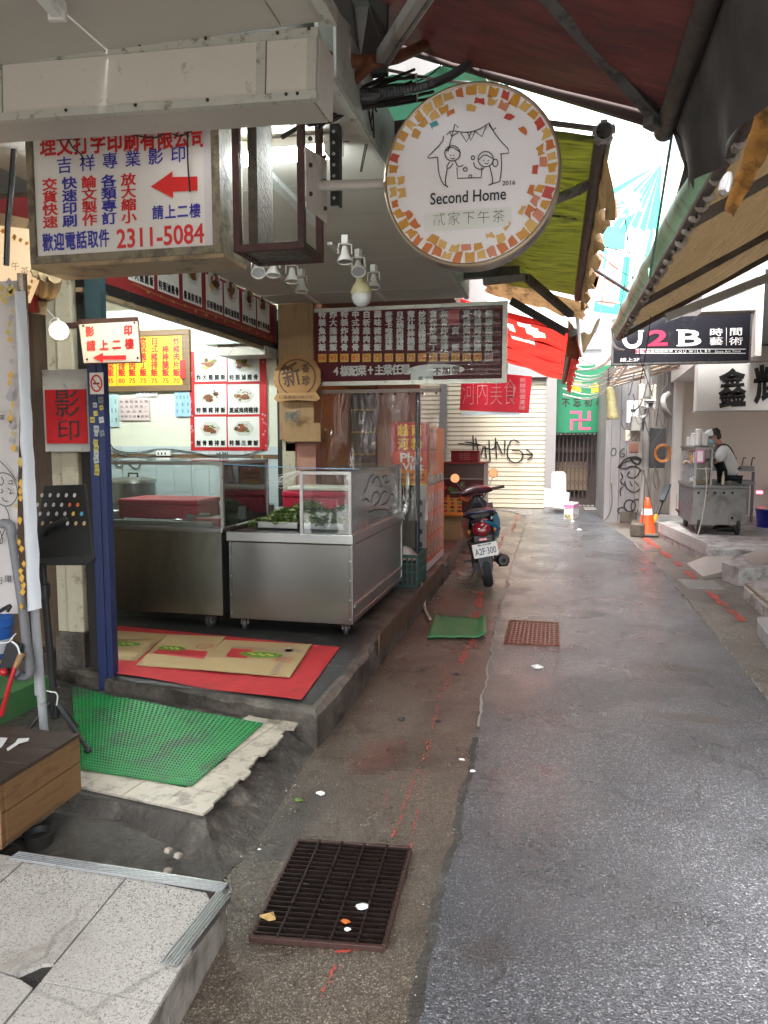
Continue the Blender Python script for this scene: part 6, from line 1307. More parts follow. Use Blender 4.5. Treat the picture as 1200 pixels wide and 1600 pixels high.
MB().cyl(at(54,948,y=2.75), (at(68,1090,y=2.9).x, 2.9, .13), .019, n=12).build('white_tube', mat('pole_white', (.40,.41,.42)), smooth=True, label='grimy white tube standing behind the black music stand', cat='tube')
# wooden crate
t = thing('wooden_crate', 'old pine crate with dark top beside the green mat', 'crate', (-2.2, 2.35, .155))
wd_ = mat('crate_pine', (.24,.125,.05), .55, var=.4, vs=2.5, st=(2,1.2,14), dirt=(.05,.028,.015), ds=2.5, dt=.49, da=.7, bump=.3, bs=25); wtop = mat('crate_top', (.05,.03,.022), .5, var=.4, vs=3, st=(1,8,1), dirt=(.02,.015,.012), ds=5, dt=.5, bump=.4, bs=30)
cx1, cy0, cy1, cz0, cz1 = -1.895, 2.15, 2.60, .152, .40
hz = (cz0+cz1)/2
MB().box((cx1-.016,cy0+.02,cz0),(cx1,cy1,hz-.002)).build('plank', wd_, t, bev=.002); MB().box((cx1-.016,cy0+.02,hz+.002),(cx1,cy1,cz1-.016)).build('plank', wd_, t, bev=.002)
MB().box((-2.5,cy0,cz0),(cx1-.002,cy0+.018,hz-.002)).build('plank', wd_, t, bev=.002); MB().box((-2.5,cy0,hz+.002),(cx1-.002,cy0+.018,cz1-.016)).build('plank', wd_, t, bev=.002)
MB().box((cx1-.03,cy0-.012,cz0),(cx1+.004,cy0-.0005,cz1-.016)).build('corner_batten', wd_, t, bev=.002)
for i in range(3):
    w = (cy1-cy0)/3; MB().box((-2.5,cy0-.012+i*(w+.005),cz1-.015),(cx1+.006,cy0-.016+w*(i+1)+i*.005,cz1)).build('top_plank', wtop, t, bev=.002)
MB().box((-2.5,cy1-.018,cz0),(cx1-.018,cy1,cz1-.016)).build('back_plank', wd_, t)
F = Fr((0,0,cz1+.0006),(1,0,0),(0,1,0)); mb = MB()
F.poly(mb, [F.uv(*p) for p in ((10,1170),(24,1160),(28,1154),(46,1153),(44,1158),(30,1162),(12,1174))], .0005); F.poly(mb, [F.uv(*p) for p in ((-6,1152),(12,1153),(8,1160),(2,1168),(-6,1172))], .0005)
mb.build('paint_splash', fcol[0], t)
# drain pot in the gap
MB().lathe((at(62,1318,z=.05).x, at(62,1318,z=.05).y, .045), [(0,0),(.05,0),(.055,.04),(.06,.055),(.045,.055),(.04,.03),(0,.03)], 20).build('drain_pot', mat('drain_black', (.03,.028,.025), .5), smooth=True, label='black round drain pot in the gap beside the crate', cat='drain pot')
mb = MB(); mb.grid(lambda a, b: Vector((-3.0 + 1.85*a, 1.98 + .74*b, .003 + .046*min(1, (1-a)*3.0) + .012*noise.noise(Vector((a*14, b*8, 2)))*min(1, (1-a)*4))), 60, 20); mb.build('gully_floor', MATS['mortar'], kind='structure', smooth=180)
for i, (u, v, lb) in enumerate(((263,1330,'pale broken stone chip in the gully'), (278,1338,'cream stone chip beside another in the gully'), (262,1362,'white stone chip against the metal nosing'))):
    p = at(u, v, z=.05); mb = MB(); mb.ob((p.x,p.y,.053), (.03,.022,.018), (10,20,rnd.uniform(0,90))); mb.build('stone_chip', mat('chip_pale', (.5,.44,.36), .7, var=.2), bev=.004, label=lb, cat='stone chip')
# green perforated mat
g0, g1, g2, g3 = [at(u, v, z=.125) for u, v in ((122,1202),(300,1229),(411,1131),(112,1078))]
gmat = mat('mat_green', (.010,.20,.045), .45, var=.3, vs=5, dirt=(.04,.07,.045), ds=4, dt=.50, da=.85, bump=.2, bs=80)
def mp_(a, b):
    p = g0.lerp(g1, a).lerp(g3.lerp(g2, a), b); z = .1245 + .003*noise.noise(Vector((p.x*7,p.y*7,0))) + (.02*max(0, b-.75)/.25*max(0,.5-a)*2*abs(math.sin(a*9+1)))
    return Vector((p.x, p.y, z))
NU, NV = 44, 34; vs = []; fs = []
for j in range(NV):
    for i in range(NU):
        o_ = len(vs); off = .5*(j % 2)/NU
        c4_ = [((i+x)/NU, (j+y)/NV) for x, y in ((0,0),(1,0),(1,1),(0,1))]; h4 = [((i+.5+x)/NU, (j+.5+y)/NV) for x, y in ((-.27,-.15),(0,-.30),(.27,-.15),(.27,.15),(0,.30),(-.27,.15))]
        vs += [mp_(*c) for c in c4_] + [mp_(*c) for c in h4]
        for f_ in ((0,1,6,5),(0,5,4),(1,7,6),(1,2,8,7),(2,3,9,8),(3,0,4,9)): pass
        fs += [[o_+k for k in f_] for f_ in ((0,1,5,4),(1,6,5),(1,2,7,6),(2,3,8,7),(3,9,8),(3,0,4,9))]
mb = MB(); mb.v = vs; mb.f = fs; mb.m = [0]*len(fs); o = mb.build('green_mat', gmat, label='green perforated rubber floor mat on the cream tiles', cat='floor mat', fix=False)
mo = o.modifiers.new('thick', 'SOLIDIFY'); mo.thickness = .005; mo.offset = 1
mb = MB(); mb.prism([g0.lerp(g2,.04)-Vector((0,0,.0033)), g1+Vector((-.03,.02,-.0033)), g2+Vector((-.03,0,-.0033)), g3.lerp(g1,.03)-Vector((0,0,.0033))], (0,0,1), .001); mb.build('mat_underlay', mat('underlay_dark', (.010,.035,.018), .5), o)
# litter
lit_items = [((466,1250),'green vegetable leaf scrap on the wet gutter','leaf scrap',mat('leaf_green',(.1,.19,.03)),.025),((502,1240),'white crumpled scrap beside the green leaf','paper scrap',fcol[0],.03),((524,1320),'thin white stub at the far rim of the grate','paper stub',fcol[0],.02),
 ((542,1320),'orange peel crumb at the rim of the grate','food scrap',mat('peel',(.5,.13,.02)),.022),((421,1433),'dry yellow leaf curled on the grate','dry leaf',mat('dry_leaf',(.5,.33,.12)),.035),((565,1417),'white crumpled tissue lying on the grate','tissue',fcol[0],.028),((540,1440),'small orange scrap on the grate bars','food scrap',mat('peel',(.5,.13,.02)),.02),
 ((543,1452),'white flakes near the front edge of the grate','paper scrap',fcol[0],.018),((405,1327),'white sliver in the gutter left of the grate','paper sliver',fcol[0],.012),((840,1043),'torn white paper on the asphalt by the manhole','paper scrap',fcol[0],.055),((722,1187),'pale scrap at the edge of the asphalt','paper scrap',fcol[0],.018),
 ((738,1205),'white curl lying on the kerb seam','paper curl',fcol[0],.022),((895,815),'small pale flyer far down the alley','flyer',fcol[0],.05),((905,828),'second pale flyer near the carton','flyer',fcol[0],.06),((661,1047),'dark iron stub set in the gutter near the green rubber scrap','iron stub',blackm,.03),((713,1053),'dark iron stub beside the red paint','iron stub',blackm,.025),
 ((628,1123),'dark iron stub farther left in the gutter','iron stub',blackm,.028),((685,1127),'dark iron stub on the thin red line','iron stub',blackm,.022),((1007,890),'orange red plastic cap on the right road edge','bottle top',spray,.035)]
for i, ((u, v), lb, ct, m, s_) in enumerate(lit_items):
    zz = .018 if (u > 700 and v > 1150 or u > 770) else .004; 
    if 400 < u < 600 and 1320 < v < 1480: zz = .026
    p = at(u, v, z=zz); q = random.Random(i); n = 9; mb = MB()
    ringv = [p + Vector((s_*q.uniform(.5,1)*math.cos(6.28*k/n), s_*.7*q.uniform(.5,1)*math.sin(6.28*k/n), q.uniform(0, s_*.25))) for k in range(n)]; top = p + Vector((0,0,s_*.45)); base = [Vector((a.x,a.y,zz)) for a in ringv]
    mb.add(ringv + [top] + base, [(k,(k+1)%n,n) for k in range(n)] + [(n+1+k, n+1+(k+1)%n, (k+1)%n, k) for k in range(n)]); mb.build(ct.replace(' ','_'), m, label=lb, cat=ct)
# green rubber scrap
z = .008; R0, R1, R2, R3 = [at(u, v, z=z) for u, v in ((668,998),(760,998),(758,968),(680,963))]
mb = MB(); mb.grid(lambda a, b: R0.lerp(R1, a).lerp(R3.lerp(R2, a), b) + Vector((0,0,.006 + .035*max(0,a-.85)/.15 + .02*max(0,.1-a)*10*b + .006*math.sin(a*8+b*3)**2)), 24, 10); o = mb.build('rubber_scrap', mat('rubber_green', (.035,.17,.06), .5, var=.2, vs=6, dirt=(.12,.17,.11), ds=6, dt=.56, da=.6), label='curled green rubber mat scrap lying in the gutter', cat='rubber mat', smooth=180)
mo = o.modifiers.new('thick', 'SOLIDIFY'); mo.thickness = .006
# ================================================================ MIDDLE DISTANCE, LEFT
# green crate with bag
p = at(645,925,z=.2); cx, cy = -1.43, 7.12
t = thing('plastic_crate', 'dark green slatted plastic crate behind the steel cart', 'crate', (cx, cy, .2))
gc = mat('crate_green', (.03,.075,.06), .45, var=.2, dirt=(.08,.07,.05), ds=8, dt=.6); w, d, z0, z1 = .17, .24, .205, .52
for s_ in (-1, 1):
    for i in range(8): MB().box((cx-w+i*(2*w-.014)/7, cy+s_*d-.006, z0+.02), (cx-w+i*(2*w-.014)/7+.014, cy+s_*d+.006, z1-.03)).build('slat', gc, t)
    for i in range(9): MB().box((cx+s_*w-.006, cy-d+i*(2*d-.014)/8, z0+.02), (cx+s_*w+.006, cy-d+i*(2*d-.014)/8+.014, z1-.03)).build('slat', gc, t)
for z_, h in ((z0,.022),(z0+.14,.014),(z0+.22,.014),(z1-.03,.03)):
    mb = MB(); mb.box((cx-w-.008,cy-d-.008,z_),(cx+w+.008,cy-d+.008,z_+h)); mb.box((cx-w-.008,cy+d-.008,z_),(cx+w+.008,cy+d+.008,z_+h)); mb.box((cx-w-.0085,cy-d+.0081,z_),(cx-w+.0085,cy+d-.0081,z_+h)); mb.box((cx+w-.0085,cy-d+.0081,z_),(cx+w+.0085,cy+d-.0081,z_+h)); mb.build('rim' if h > .02 else 'band', gc, t)
MB().box((cx-w,cy-d,z0),(cx+w,cy+d,z0+.006)).build('base', gc, t); MB().box((cx-w+.01,cy-d+.01,z0+.01),(cx+w-.01,cy+d-.01,z1-.09)).build('dark_sack', mat('sack_dark', (.03,.03,.03), .7), label='dark sack filling the green crate', cat='sack')
mb = MB(); mb.grid(lambda a, b: Vector((cx-.13+.26*a, cy-.2+.36*b, z1-.06 + .11*math.sin(a*3.14)*math.sin(b*3.14) + .03*noise.noise(Vector((a*5,b*5,1))))), 14, 14); mb.build('plastic_bag', mat('bag_white', (.62,.58,.52), .35, var=.1, transl=.3, bump=.6, bs=12), smooth=180, label='pale plastic bag of rubbish on top of the green crate', cat='bag')
mb = MB(); mb.tube([at(655,905,y=7.1), at(664,925,y=7.0), at(662,950,y=6.9), at(672,967,z=.02)], .014, 7, smooth=2); mb.build('drain_hose', mat('hose_pale', (.42,.38,.33), .5), smooth=True, label='pale drain hose hanging over the kerb by the green crate', cat='hose')
# noodle stall: cooler and lightbox
KX = -1.315; y0, y1 = 7.73, 8.93; kz = 1.14; x0 = at(612,760,y=y0).x
t = thing('display_cooler', 'grey stainless cooler with orange dumpling photos on its side', 'cooler', ((x0+KX)/2, 8.5, .2))
MB().box((x0,y0,.22),(KX-.003,y1,kz)).build('body', mat('cooler_grey', (.20,.19,.155), .4, metal=.5, var=.1), t); MB().box((KX-.12,y0-.008,.22),(KX-.002,y0-.001,kz)).build('door_edge', mat('cooler_pale', (.36,.34,.31), .4, metal=.3), t)
for z_ in (.48,.62,.80,.93): MB().box((KX-.09,y0-.02,z_),(KX-.05,y0-.0085,z_+.05)).build('hinge', blackm, t)
F = Fr((KX, y0, 0), (0,1,0)); MB().box((KX-.002,y0,.30),(KX+.004,y1,kz-.02)).build('side_sheet', mat('sheet_orange', (.62,.13,.03), .4, var=.08), t)
F.O.x = KX + .0055; mb = MB(); q = random.Random(5)
for r in range(3):
    for c in range(5):
        x, y = .11 + c*.22, .44 + r*.25; F.ell(mb, x, y, .075, .10, .001, 0, 14); F.ell(mb, x, y, .055, .075, .0015, q.choice([1,2,3]), 9, .2, r*7+c)
        for k in range(5): F.ell(mb, x+q.uniform(-.03,.03), y+q.uniform(-.05,.05), .02, .022, .002+.0002*k, q.choice([0,1,2,3]), 7, .3, k)
    F.line(mb, [(.02,.55+r*.25),(1.08,.55+r*.25)], .02, .0025, 4)
mb.build('dumpling_photo', [mat('ph_white', (.6,.55,.5), .4), mat('ph_tan', (.5,.33,.2), .4), mat('ph_rose', (.45,.25,.22), .4), mat('ph_grey', (.25,.26,.27), .4), mat('ph_band', (.75,.22,.10), .4)], t)
MB().box((KX-.001,y0,.22),(KX+.006,y1,.295)).build('white_skirt', fcol[0], t)
t = thing('noodle_banner', 'red orange and yellow lightbox banner for Vietnamese noodles above the cooler', 'sign', ((x0+KX)/2, y0, kz))
zt_ = at(640,660,y=y0).z; zz = [kz+.005, at(640,776,y=y0).z, at(640,755,y=y0).z, at(640,705,y=y0).z, zt_]
MB().box((x0,y0+.012,kz+.004),(KX-.002,y0+.12,zt_)).build('box', maroon, t)
bot_z = .9
for a, b, m in ((1.0,1.155,yel),(1.158,1.31,mat('band_orange', (.72,.22,.02), .4)),(1.313,1.50,mat('band_redor', (.62,.07,.02), .4)),(1.503,zt_,redpo)): MB().box((x0,y0,a),(KX,y0+.011,b)).build('face_panel', m, t)
F = Fr((0,y0-.003,0)); a_, b_2, c_ = MB(), MB(), MB(); xm = (x0+KX)/2
def col2(mb, s_, xs_, z_, w_, h_): F.rowm(mb, s_, xs_[0], z_, xs_[1], z_, w_, h_, 0, .04)
W_ = KX - x0; col2(a_, '越南', (x0+W_*.32, x0+W_*.70), 1.72, .12, .13); col2(a_, '河粉', (x0+W_*.32, x0+W_*.70), 1.575, .12, .13)
F.text(b_2, 'Pho', x0+W_*.55, 1.43, W_*.62, .10, 0, .03); F.text(b_2, 'Việt', x0+W_*.60, 1.33, W_*.60, .11, .0002, .03)
F.text(c_, 'Vietnamese', x0+W_*.52, 1.255, W_*.8, .045, 0, .01); F.text(c_, 'rice powder', x0+W_*.52, 1.195, W_*.8, .05, 0, .01); F.text(c_, 'ベトナムの', x0+W_*.55, 1.115, W_*.8, .05, 0, .01); F.text(c_, 'フォー', x0+W_*.45, 1.045, W_*.55, .045, 0, .01)
a_.build('yellow_lettering', yel, t); b_2.build('white_lettering', fcol[0], t); c_.build('dark_lettering', inkb, t)
t = thing('orange_menu_column', 'tall orange menu panel with pink food pictures beside the noodle banner', 'menu panel', (KX, 8.5, kz))
MB().box((KX-.02,7.87,kz+.09),(KX+.002,8.9,1.76)).build('panel', mat('panel_orange', (.60,.20,.02), .4, var=.05), t)
F = Fr((KX+.003,7.87,0),(0,1,0)); mb = MB(); F.rect(mb, .02, 1.26, .62, 1.50, .001, 0); F.rect(mb, .02,1.53,.20,1.70,.001,1); F.rect(mb,.24,1.52,.46,1.69,.001,1); F.rect(mb,.0,1.50,.5,1.74,.0005,2)
for i in range(12): F.ell(mb, q.uniform(.08,.56), q.uniform(1.29,1.47), .05, .03, .0015+.0001*i, q.choice([3,4]), 9, .3, i)
F.rowm(mb, '春捲河粉', .08, 1.44, .54, 1.44, .07, .07, .004, .02, 5)
mb.build('menu_print', [mat('pp_peach', (.62,.25,.14), .4), mat('pp_pink', (.60,.30,.26), .4), mat('pp_brown', (.30,.10,.05), .4), mat('ph_rose', (.45,.25,.22)), mat('ph_tan', (.5,.33,.2)), redp], t)
for i in range(3): 
    y_ = 8.05 + i*.3; MB().box((KX-.03,y_,kz+.003),(KX+.01,y_+.2,kz+.085)).build('steel_tin', steel_l, label=['steel condiment tin nearest on the cooler ledge','middle steel condiment tin on the cooler ledge','farthest steel condiment tin on the cooler ledge'][i], cat='tin', bev=.004)
# snack stand with photo front and the red crate
Y = 11.3; a, b = at(690,830,y=Y), at(756,722,y=Y)
t = thing('snack_stand', 'dark maroon snack stand with printed food on its front', 'stall', ((a.x+b.x)/2, Y, .2))
MB().box((a.x,Y,.2),(b.x,Y+.8,b.z-.03)).build('cabinet', mat('stand_maroon', (.10,.02,.025), .35, var=.15), t); MB().box((a.x-.03,Y-.05,b.z-.03),(b.x+.03,Y+.85,b.z)).build('top_board', mat('stand_top', (.20,.05,.05), .4), t)
zm = at(720,747,y=Y).z; MB().box((a.x,Y-.02,zm),(b.x-.02,Y-.003,b.z-.035)).build('grey_panel', mat('stand_grey', (.10,.095,.09), .3), t); MB().box((a.x,Y-.03,zm-.02),(b.x-.01,Y-.002,zm)).build('steel_strip', steel_d, t)
F = Fr((0,Y-.003,0)); mb = MB()
for (u, v, k, r) in ((708,767,1,.06),(705,764,1,.05),(712,765,1,.05),(709,771,1,.04),(723,755,1,.035),(721,757,2,.03),(724,760,1,.03),(723,772,0,.04),(728,771,0,.035),(736,768,0,.035),(733,771,0,.03),(742,763,0,.055),(700,776,0,.04),(722,779,0,.05),(728,781,0,.05),(695,762,3,.05),(738,779,3,.04)):
    x, y = F.uv(u, v); F.ell(mb, x, y, r, r*.7, .001+.0002*(u % 7), k, 7, .35, u)
mb.build('food_print', [mat('fp_orange', (.55,.20,.05), .4), mat('fp_green', (.10,.25,.08), .4), mat('fp_grey', (.28,.3,.27), .4), mat('fp_red', (.45,.06,.05), .4)], t)
rc = mat('crate_red', (.20,.015,.025), .4, var=.1); t = thing('red_crate', 'small dark red vented crate standing on the snack stand', 'crate', at(726,722,y=Y+.2))
cr0, cr1 = at(705,722,y=Y+.15), at(748,704,y=Y+.15); z_ = b.z + .002
for (p_, q_) in (((cr0.x,Y+.12,z_),(cr0.x+.015,Y+.42,cr1.z)), ((cr1.x-.015,Y+.12,z_),(cr1.x,Y+.42,cr1.z)), ((cr0.x+.016,Y+.12,z_),(cr1.x-.016,Y+.132,cr1.z)), ((cr0.x+.016,Y+.405,z_),(cr1.x-.016,Y+.42,cr1.z)), ((cr0.x+.016,Y+.133,z_),(cr1.x-.016,Y+.404,z_+.01))): MB().box(p_, q_).build('wall', rc, t, bev=.003)
MB().box((cr0.x-.01,Y+.10,cr1.z-.025),(cr1.x+.01,Y+.44,cr1.z)).build('rim', rc, t, bev=.006); F = Fr((0,Y+.118,0)); mb = MB()
for r in range(4):
    for c in range(5): x, y = F.uv(719+c*3.4, 708+r*3.2); F.rect(mb, x-.012, y-.006, x+.012, y+.006, .001)
mb.build('vent_slot', mat('slot_rose', (.45,.25,.25), .5), t)
Y = 10.4; a, b = at(690,832,z=.2), at(722,778,y=Y); Y = min(Y, 10.4); t = thing('snack_carton', 'orange cardboard display carton with red print at the foot of the stand', 'carton', (at(706,800,y=Y).x, Y, .2))
xa, xb = at(688,800,y=Y).x, at(722,800,y=Y).x; zc_ = at(700,806,y=Y).z; zt2 = at(700,778,y=Y).z
MB().box((xa,Y+.03,.2),(xb-.02,Y+.3,zc_)).build('box', card, t); MB().box((xa-.02,Y-.03,zc_+.003),(xb+.01,Y+.3,zc_+.03)).build('flap', mat('panel_orange', (.6,.2,.02)), t); MB().box((xa,Y,zc_+.031),(xb-.01,Y+.02,zt2)).build('display_card', mat('card_orange', (.68,.30,.05), .4), t)
F = Fr((0,Y-.002,0)); mb = MB()
for i in range(3):
    for j in range(4): x = xa + .07 + i*.10; y = zc_ + .07 + j*.055; F.ell(mb, x, y, .032, .02, .001, (i+j) % 3, 8, .3, i*5+j)
mb.build('snack_print', [mat('fp_red', (.45,.06,.05)), mat('fp_green', (.1,.25,.08)), mat('fp_dark', (.12,.04,.02), .4)], t)
# red hanging sign
Y = 9.0; F = Fr((0,Y-.004,0)); P = [F.uv(*p) for p in ((718,641),(826,645),(831,588),(722,578))]
t = thing('red_food_sign', 'red hanging sign with outlined white characters under the torn awning', 'sign', (P[0][0], Y, P[0][1]))
MB().prism([(x, Y, y) for x, y in P], (0,1,0), .08).build('panel', mat('hang_red', (.45,.012,.03), .35, var=.06), t)
mb = MB(); F.row(mb, '河內美食', (732,612), (797,612), 21, 46, .001, -.022); F.row(mb, '新鮮現做美味', (817,594), (816,637), 10, 8.5, .001, .0); mb.build('lettering', mat('letter_rose', (.55,.33,.33), .4), t)
MB().box((P[0][0]+.02,Y+.005,P[0][1]-.06),(P[1][0]-.1,Y+.07,P[0][1]-.02)).build('blue_tube_lamp', mat('tube_bluish', (.55,.70,.78), .3), t)
# ================================================================ SCOOTER (built at the origin, heading +y, then leaned and turned)
t = thing('scooter', 'black and blue parked scooter with white number plate', 'scooter'); s_root = t
bl = mat('scooter_black', (.014,.015,.020), .22, var=.1, coat=.5); blp = mat('scooter_plastic', (.028,.028,.034), .5, var=.15); bu = mat('scooter_blue', (.02,.17,.30), .5, var=.05); navy = mat('scooter_navy', (.018,.028,.075), .25, coat=.4)
dk = mat('scooter_seat', (.018,.018,.02), .45, var=.2); rd = mat('tail_red', (.22,.008,.018), .12, coat=.8); ru = mat('rubber_tyre', (.017,.017,.018), .7, var=.2, bump=.2, bs=60); me_ = mat('scooter_metal', (.25,.24,.23), .4, metal=.8, var=.2, dirt=GRIME, ds=14, dt=.55)
def wheel(y, r, w, nm):
    mb = MB(); mb.lathe((-w/2,y,r), [(r*.68,0),(r*.86,-.003),(r*.96,.012),(r,w*.35),(r,w*.65),(r*.96,w-.012),(r*.86,w+.003),(r*.68,w)], 32, (1,0,0)); ty = mb.build(nm, ru, t, smooth=True)
    mb = MB(); mb.lathe((-w/2+.015,y,r), [(r*.69,0),(r*.62,.01),(r*.58,w/2-.015),(r*.62,w-.04),(r*.69,w-.03)], 32, (1,0,0)); mb.cyl((-.05,y,r),(.05,y,r),.035)
    for k in range(5): a = k*1.2566; mb.beam((0,y,r),(0,y+math.cos(a)*r*.62,r+math.sin(a)*r*.62),.03,.02,up=(1,0,0))
    mb.build('rim', me_, ty)
wheel(0, .225, .105, 'rear_wheel'); wheel(1.22, .225, .085, 'front_wheel')
U = (0,0,1); Xx = (1,0,0)
def ring(y, z, w, h, p=.75, tilt=0): return ((0,y,z), w, h, Xx, (0, math.sin(R(tilt)), math.cos(R(tilt))), p)
# rear body shell: wide hips tapering to the seat
MB().loft([ring(-.20,.66,.075,.05), ring(-.17,.655,.11,.10), ring(-.10,.64,.14,.145), ring(.05,.62,.18,.165), ring(.25,.60,.20,.17), ring(.42,.55,.17,.18), ring(.55,.47,.15,.17), ring(.62,.42,.12,.12)], 24).build('rear_body', bl, t, smooth=True)
MB().loft([ring(-.12,.50,.10,.06), ring(-.02,.47,.13,.09), ring(.25,.42,.14,.10), ring(.5,.36,.13,.09)], 16).build('under_body', blp, t, smooth=True)
# blue right panel, dark left panel
def side(m, s_, nm):  # cheeks of the tail
    mb = MB(); mb.grid(lambda a, b: Vector((s_*((.122 + .085*math.sin(math.pi*.5*min(1,a*1.25)) - .03*max(0,a-.8)/.2)*(.86 + .14*math.sin(math.pi*min(1,b*.9+.1))) + .012), -.175 + .60*a, .785 - .012*a - (.07+.19*math.sin(math.pi*(.15+.7*a)))*b)), 20, 8); mb.build(nm, m, t, smooth=180)
side(bu, 1, 'side_panel'); side(bl, -1, 'side_panel')
MB().loft([((.07,-.20,.735),.055,.012,(.9,.25,-.3),(.2,-.3,.9),.7), ((.11,-.17,.70),.06,.03,(.9,.25,-.4),(.2,-.3,.9),.7), ((.155,-.08,.64),.05,.05,(.5,.25,-.6),(.8,-.2,.4),.7)], 12).build('blue_tail_trim', bu, t, smooth=True)
# seat
MB().loft([ring(-.10,.80,.10,.02), ring(-.06,.805,.145,.045), ring(.10,.805,.15,.055), ring(.28,.795,.145,.055), ring(.42,.765,.13,.05), ring(.58,.765,.115,.05), ring(.70,.775,.09,.035)], 20).build('seat', dk, t, smooth=True)
MB().tube([(.155,.10,.80),(.165,-.02,.83),(.14,-.16,.845),(.07,-.215,.85),(-.07,-.215,.85),(-.14,-.16,.845),(-.165,-.02,.83),(-.155,.10,.80)], .019, 10, smooth=2).build('grab_rail', navy, t, smooth=True)
# tail lamp (kite shaped), reflector, plate, mudguard
MB().loft([((0,-.155,.66),.105,.085,Xx,(0,.15,.98),.9), ((0,-.20,.665),.098,.078,Xx,(0,.2,.97),.9), ((0,-.232,.67),.075,.055,Xx,(0,.25,.96),.85), ((0,-.245,.675),.05,.03,Xx,(0,.25,.96),.85)], 20).build('tail_light', rd, t, smooth=True)
for s_ in (-1,1): MB().ball((s_*.135,-.135,.64),(.022,.028,.03)).build('turn_signal', mat('amber', (.45,.15,.02), .2), t, smooth=True)
MB().ob((0,-.205,.555),(.085,.012,.03),(-8,0,0)).build('reflector', mat('reflector_red', (.6,.01,.03), .15, coat=.7), t, bev=.003)
MB().ob((0,-.17,.56),(.20,.06,.08),(-8,0,0)).build('tail_bracket', blp, t, bev=.01)
Mp = Euler((R(-12),0,R(0))).to_matrix(); po = Vector((.01,-.235,.445)); MB().ob(po,(.265,.004,.148),(-12,-4,0)).build('licence_plate', mat('plate_white', (.68,.66,.64), .35, var=.04, dirt=(.3,.26,.2), ds=20, dt=.62), t, bev=.002)
X_ = Euler((R(-12),R(-4),0)).to_matrix(); F = Fr(po + X_ @ Vector((0,-.0035,0)), X_ @ Vector((1,0,0)), X_ @ Vector((0,0,1))); mb = MB()
F.text(mb, 'A2F·300', 0, -.012, .225, .072, 0, .012); F.text(mb, '普通重型', 0, .056, .11, .016, 0, .01)
for x in (-.06,.06): F.ell(mb, x, .057, .012, .008, .001)
mb.build('plate_lettering', mat('plate_ink', (.03,.035,.05), .4), t)
MB().prism([(-.085,-.20,.40),(.085,-.20,.40),(.075,-.20,.26),(.05,-.215,.17),(-.05,-.215,.17),(-.075,-.20,.26)], (0,.03,0), 1).build('mudguard', mat('mudguard_grey', (.055,.055,.07), .55, var=.1), t, bev=.01)
# muffler right, engine, stands
MB().lathe((.19,-.16,.30), [(0,.0),(.028,.0),(.03,-.006),(.05,-.006),(.066,.01),(.070,.05),(.070,.28),(.055,.34),(.02,.38)], 24, (-.06,1,-.08)).build('muffler', mat('muffler_dark', (.04,.04,.042), .4, metal=.4, var=.2), t, smooth=True)
MB().cyl((.192,-.168,.30),(.19,-.15,.30),.024,n=14).build('exhaust_tip', darkgap, t); MB().tube([(.16,.22,.25),(.10,.4,.22),(.02,.5,.25)], .02, 8, smooth=1).build('exhaust_pipe', me_, t, smooth=True)
MB().ob((.155,-.01,.27),(.03,.16,.05),(0,0,0)).build('muffler_bracket', me_, t, bev=.005); MB().loft([((-.10,-.10,.25),.035,.05,Xx,U,.7),((-.10,.05,.27),.05,.085,Xx,U,.7),((-.10,.35,.28),.055,.09,Xx,U,.7),((-.09,.5,.28),.04,.06,Xx,U,.7)], 14).build('engine_case', blp, t, smooth=True)
MB().tube([(.115,-.02,.28),(.12,-.02,.5)], .022, 8).build('shock_absorber', me_, t); MB().tube([(-.10,.35,.20),(-.20,.38,.02)], .012, 6).build('side_stand', me_, t); MB().ob((-.19,.12,.29),(.10,.04,.02)).build('foot_peg', blp, t, bev=.005); MB().ob((.19,.12,.20),(.10,.04,.02)).build('foot_peg', blp, t, bev=.005)
# floorboard, leg shield, front
MB().loft([ring(.58,.30,.15,.06), ring(.75,.27,.16,.035), ring(.92,.28,.16,.04)], 16).build('floorboard', blp, t, smooth=True)
def ls(y, z, w, h, tl): return ((0,y,z), w, h, Xx, (0,math.cos(R(tl)),math.sin(R(tl))), .7)
MB().loft([ls(.92,.26,.16,.05,20), ls(.97,.42,.19,.06,20), ls(1.0,.60,.205,.065,20), ls(.99,.76,.19,.06,20), ls(.96,.87,.10,.05,20), ls(.95,.93,.05,.04,20)], 20).build('leg_shield', bl, t, smooth=True)
MB().loft([ring(1.02,.40,.10,.14), ring(1.12,.42,.12,.20), ring(1.2,.46,.10,.16), ring(1.27,.50,.05,.08)], 16).build('front_cowl', bl, t, smooth=True)
MB().loft([ring(1.0,.38,.055,.03), ring(1.12,.47,.06,.035), ring(1.3,.47,.06,.03), ring(1.43,.36,.055,.03)], 12).build('front_fender', bl, t, smooth=True)
F = Fr((.13,.925,.80),(1,0,0)); mb = MB(); F.line(mb, [(.02*math.cos(a/6*math.pi), .02*math.sin(a/6*math.pi)) for a in range(3,12)], .009, .003); mb.build('red_ring_sticker', spray, t); MB().box((.09,.93,.76),(.18,.935,.84)).build('key_cover', blp, t)
hb = thing; steer = Euler((0,0,R(14)),'XYZ').to_matrix(); HC = Vector((0,.95,1.00))
def hp(x, y, z): return HC + steer @ Vector((x, y, z))
hc_red = mat('cowl_maroon', (.035,.005,.010), .25, coat=.4)
MB().loft([(hp(-.20,-.02,-.01),.02,.02,(0,1,0),U,.8),(hp(-.13,0,.0),.05,.045,(0,1,0),U,.8),(hp(0,.02,.02),.075,.06,(0,1,0),U,.8),(hp(.13,0,.0),.05,.045,(0,1,0),U,.8),(hp(.20,-.02,-.01),.02,.02,(0,1,0),U,.8)], 16).build('handlebar_cowl', hc_red, t, smooth=True)
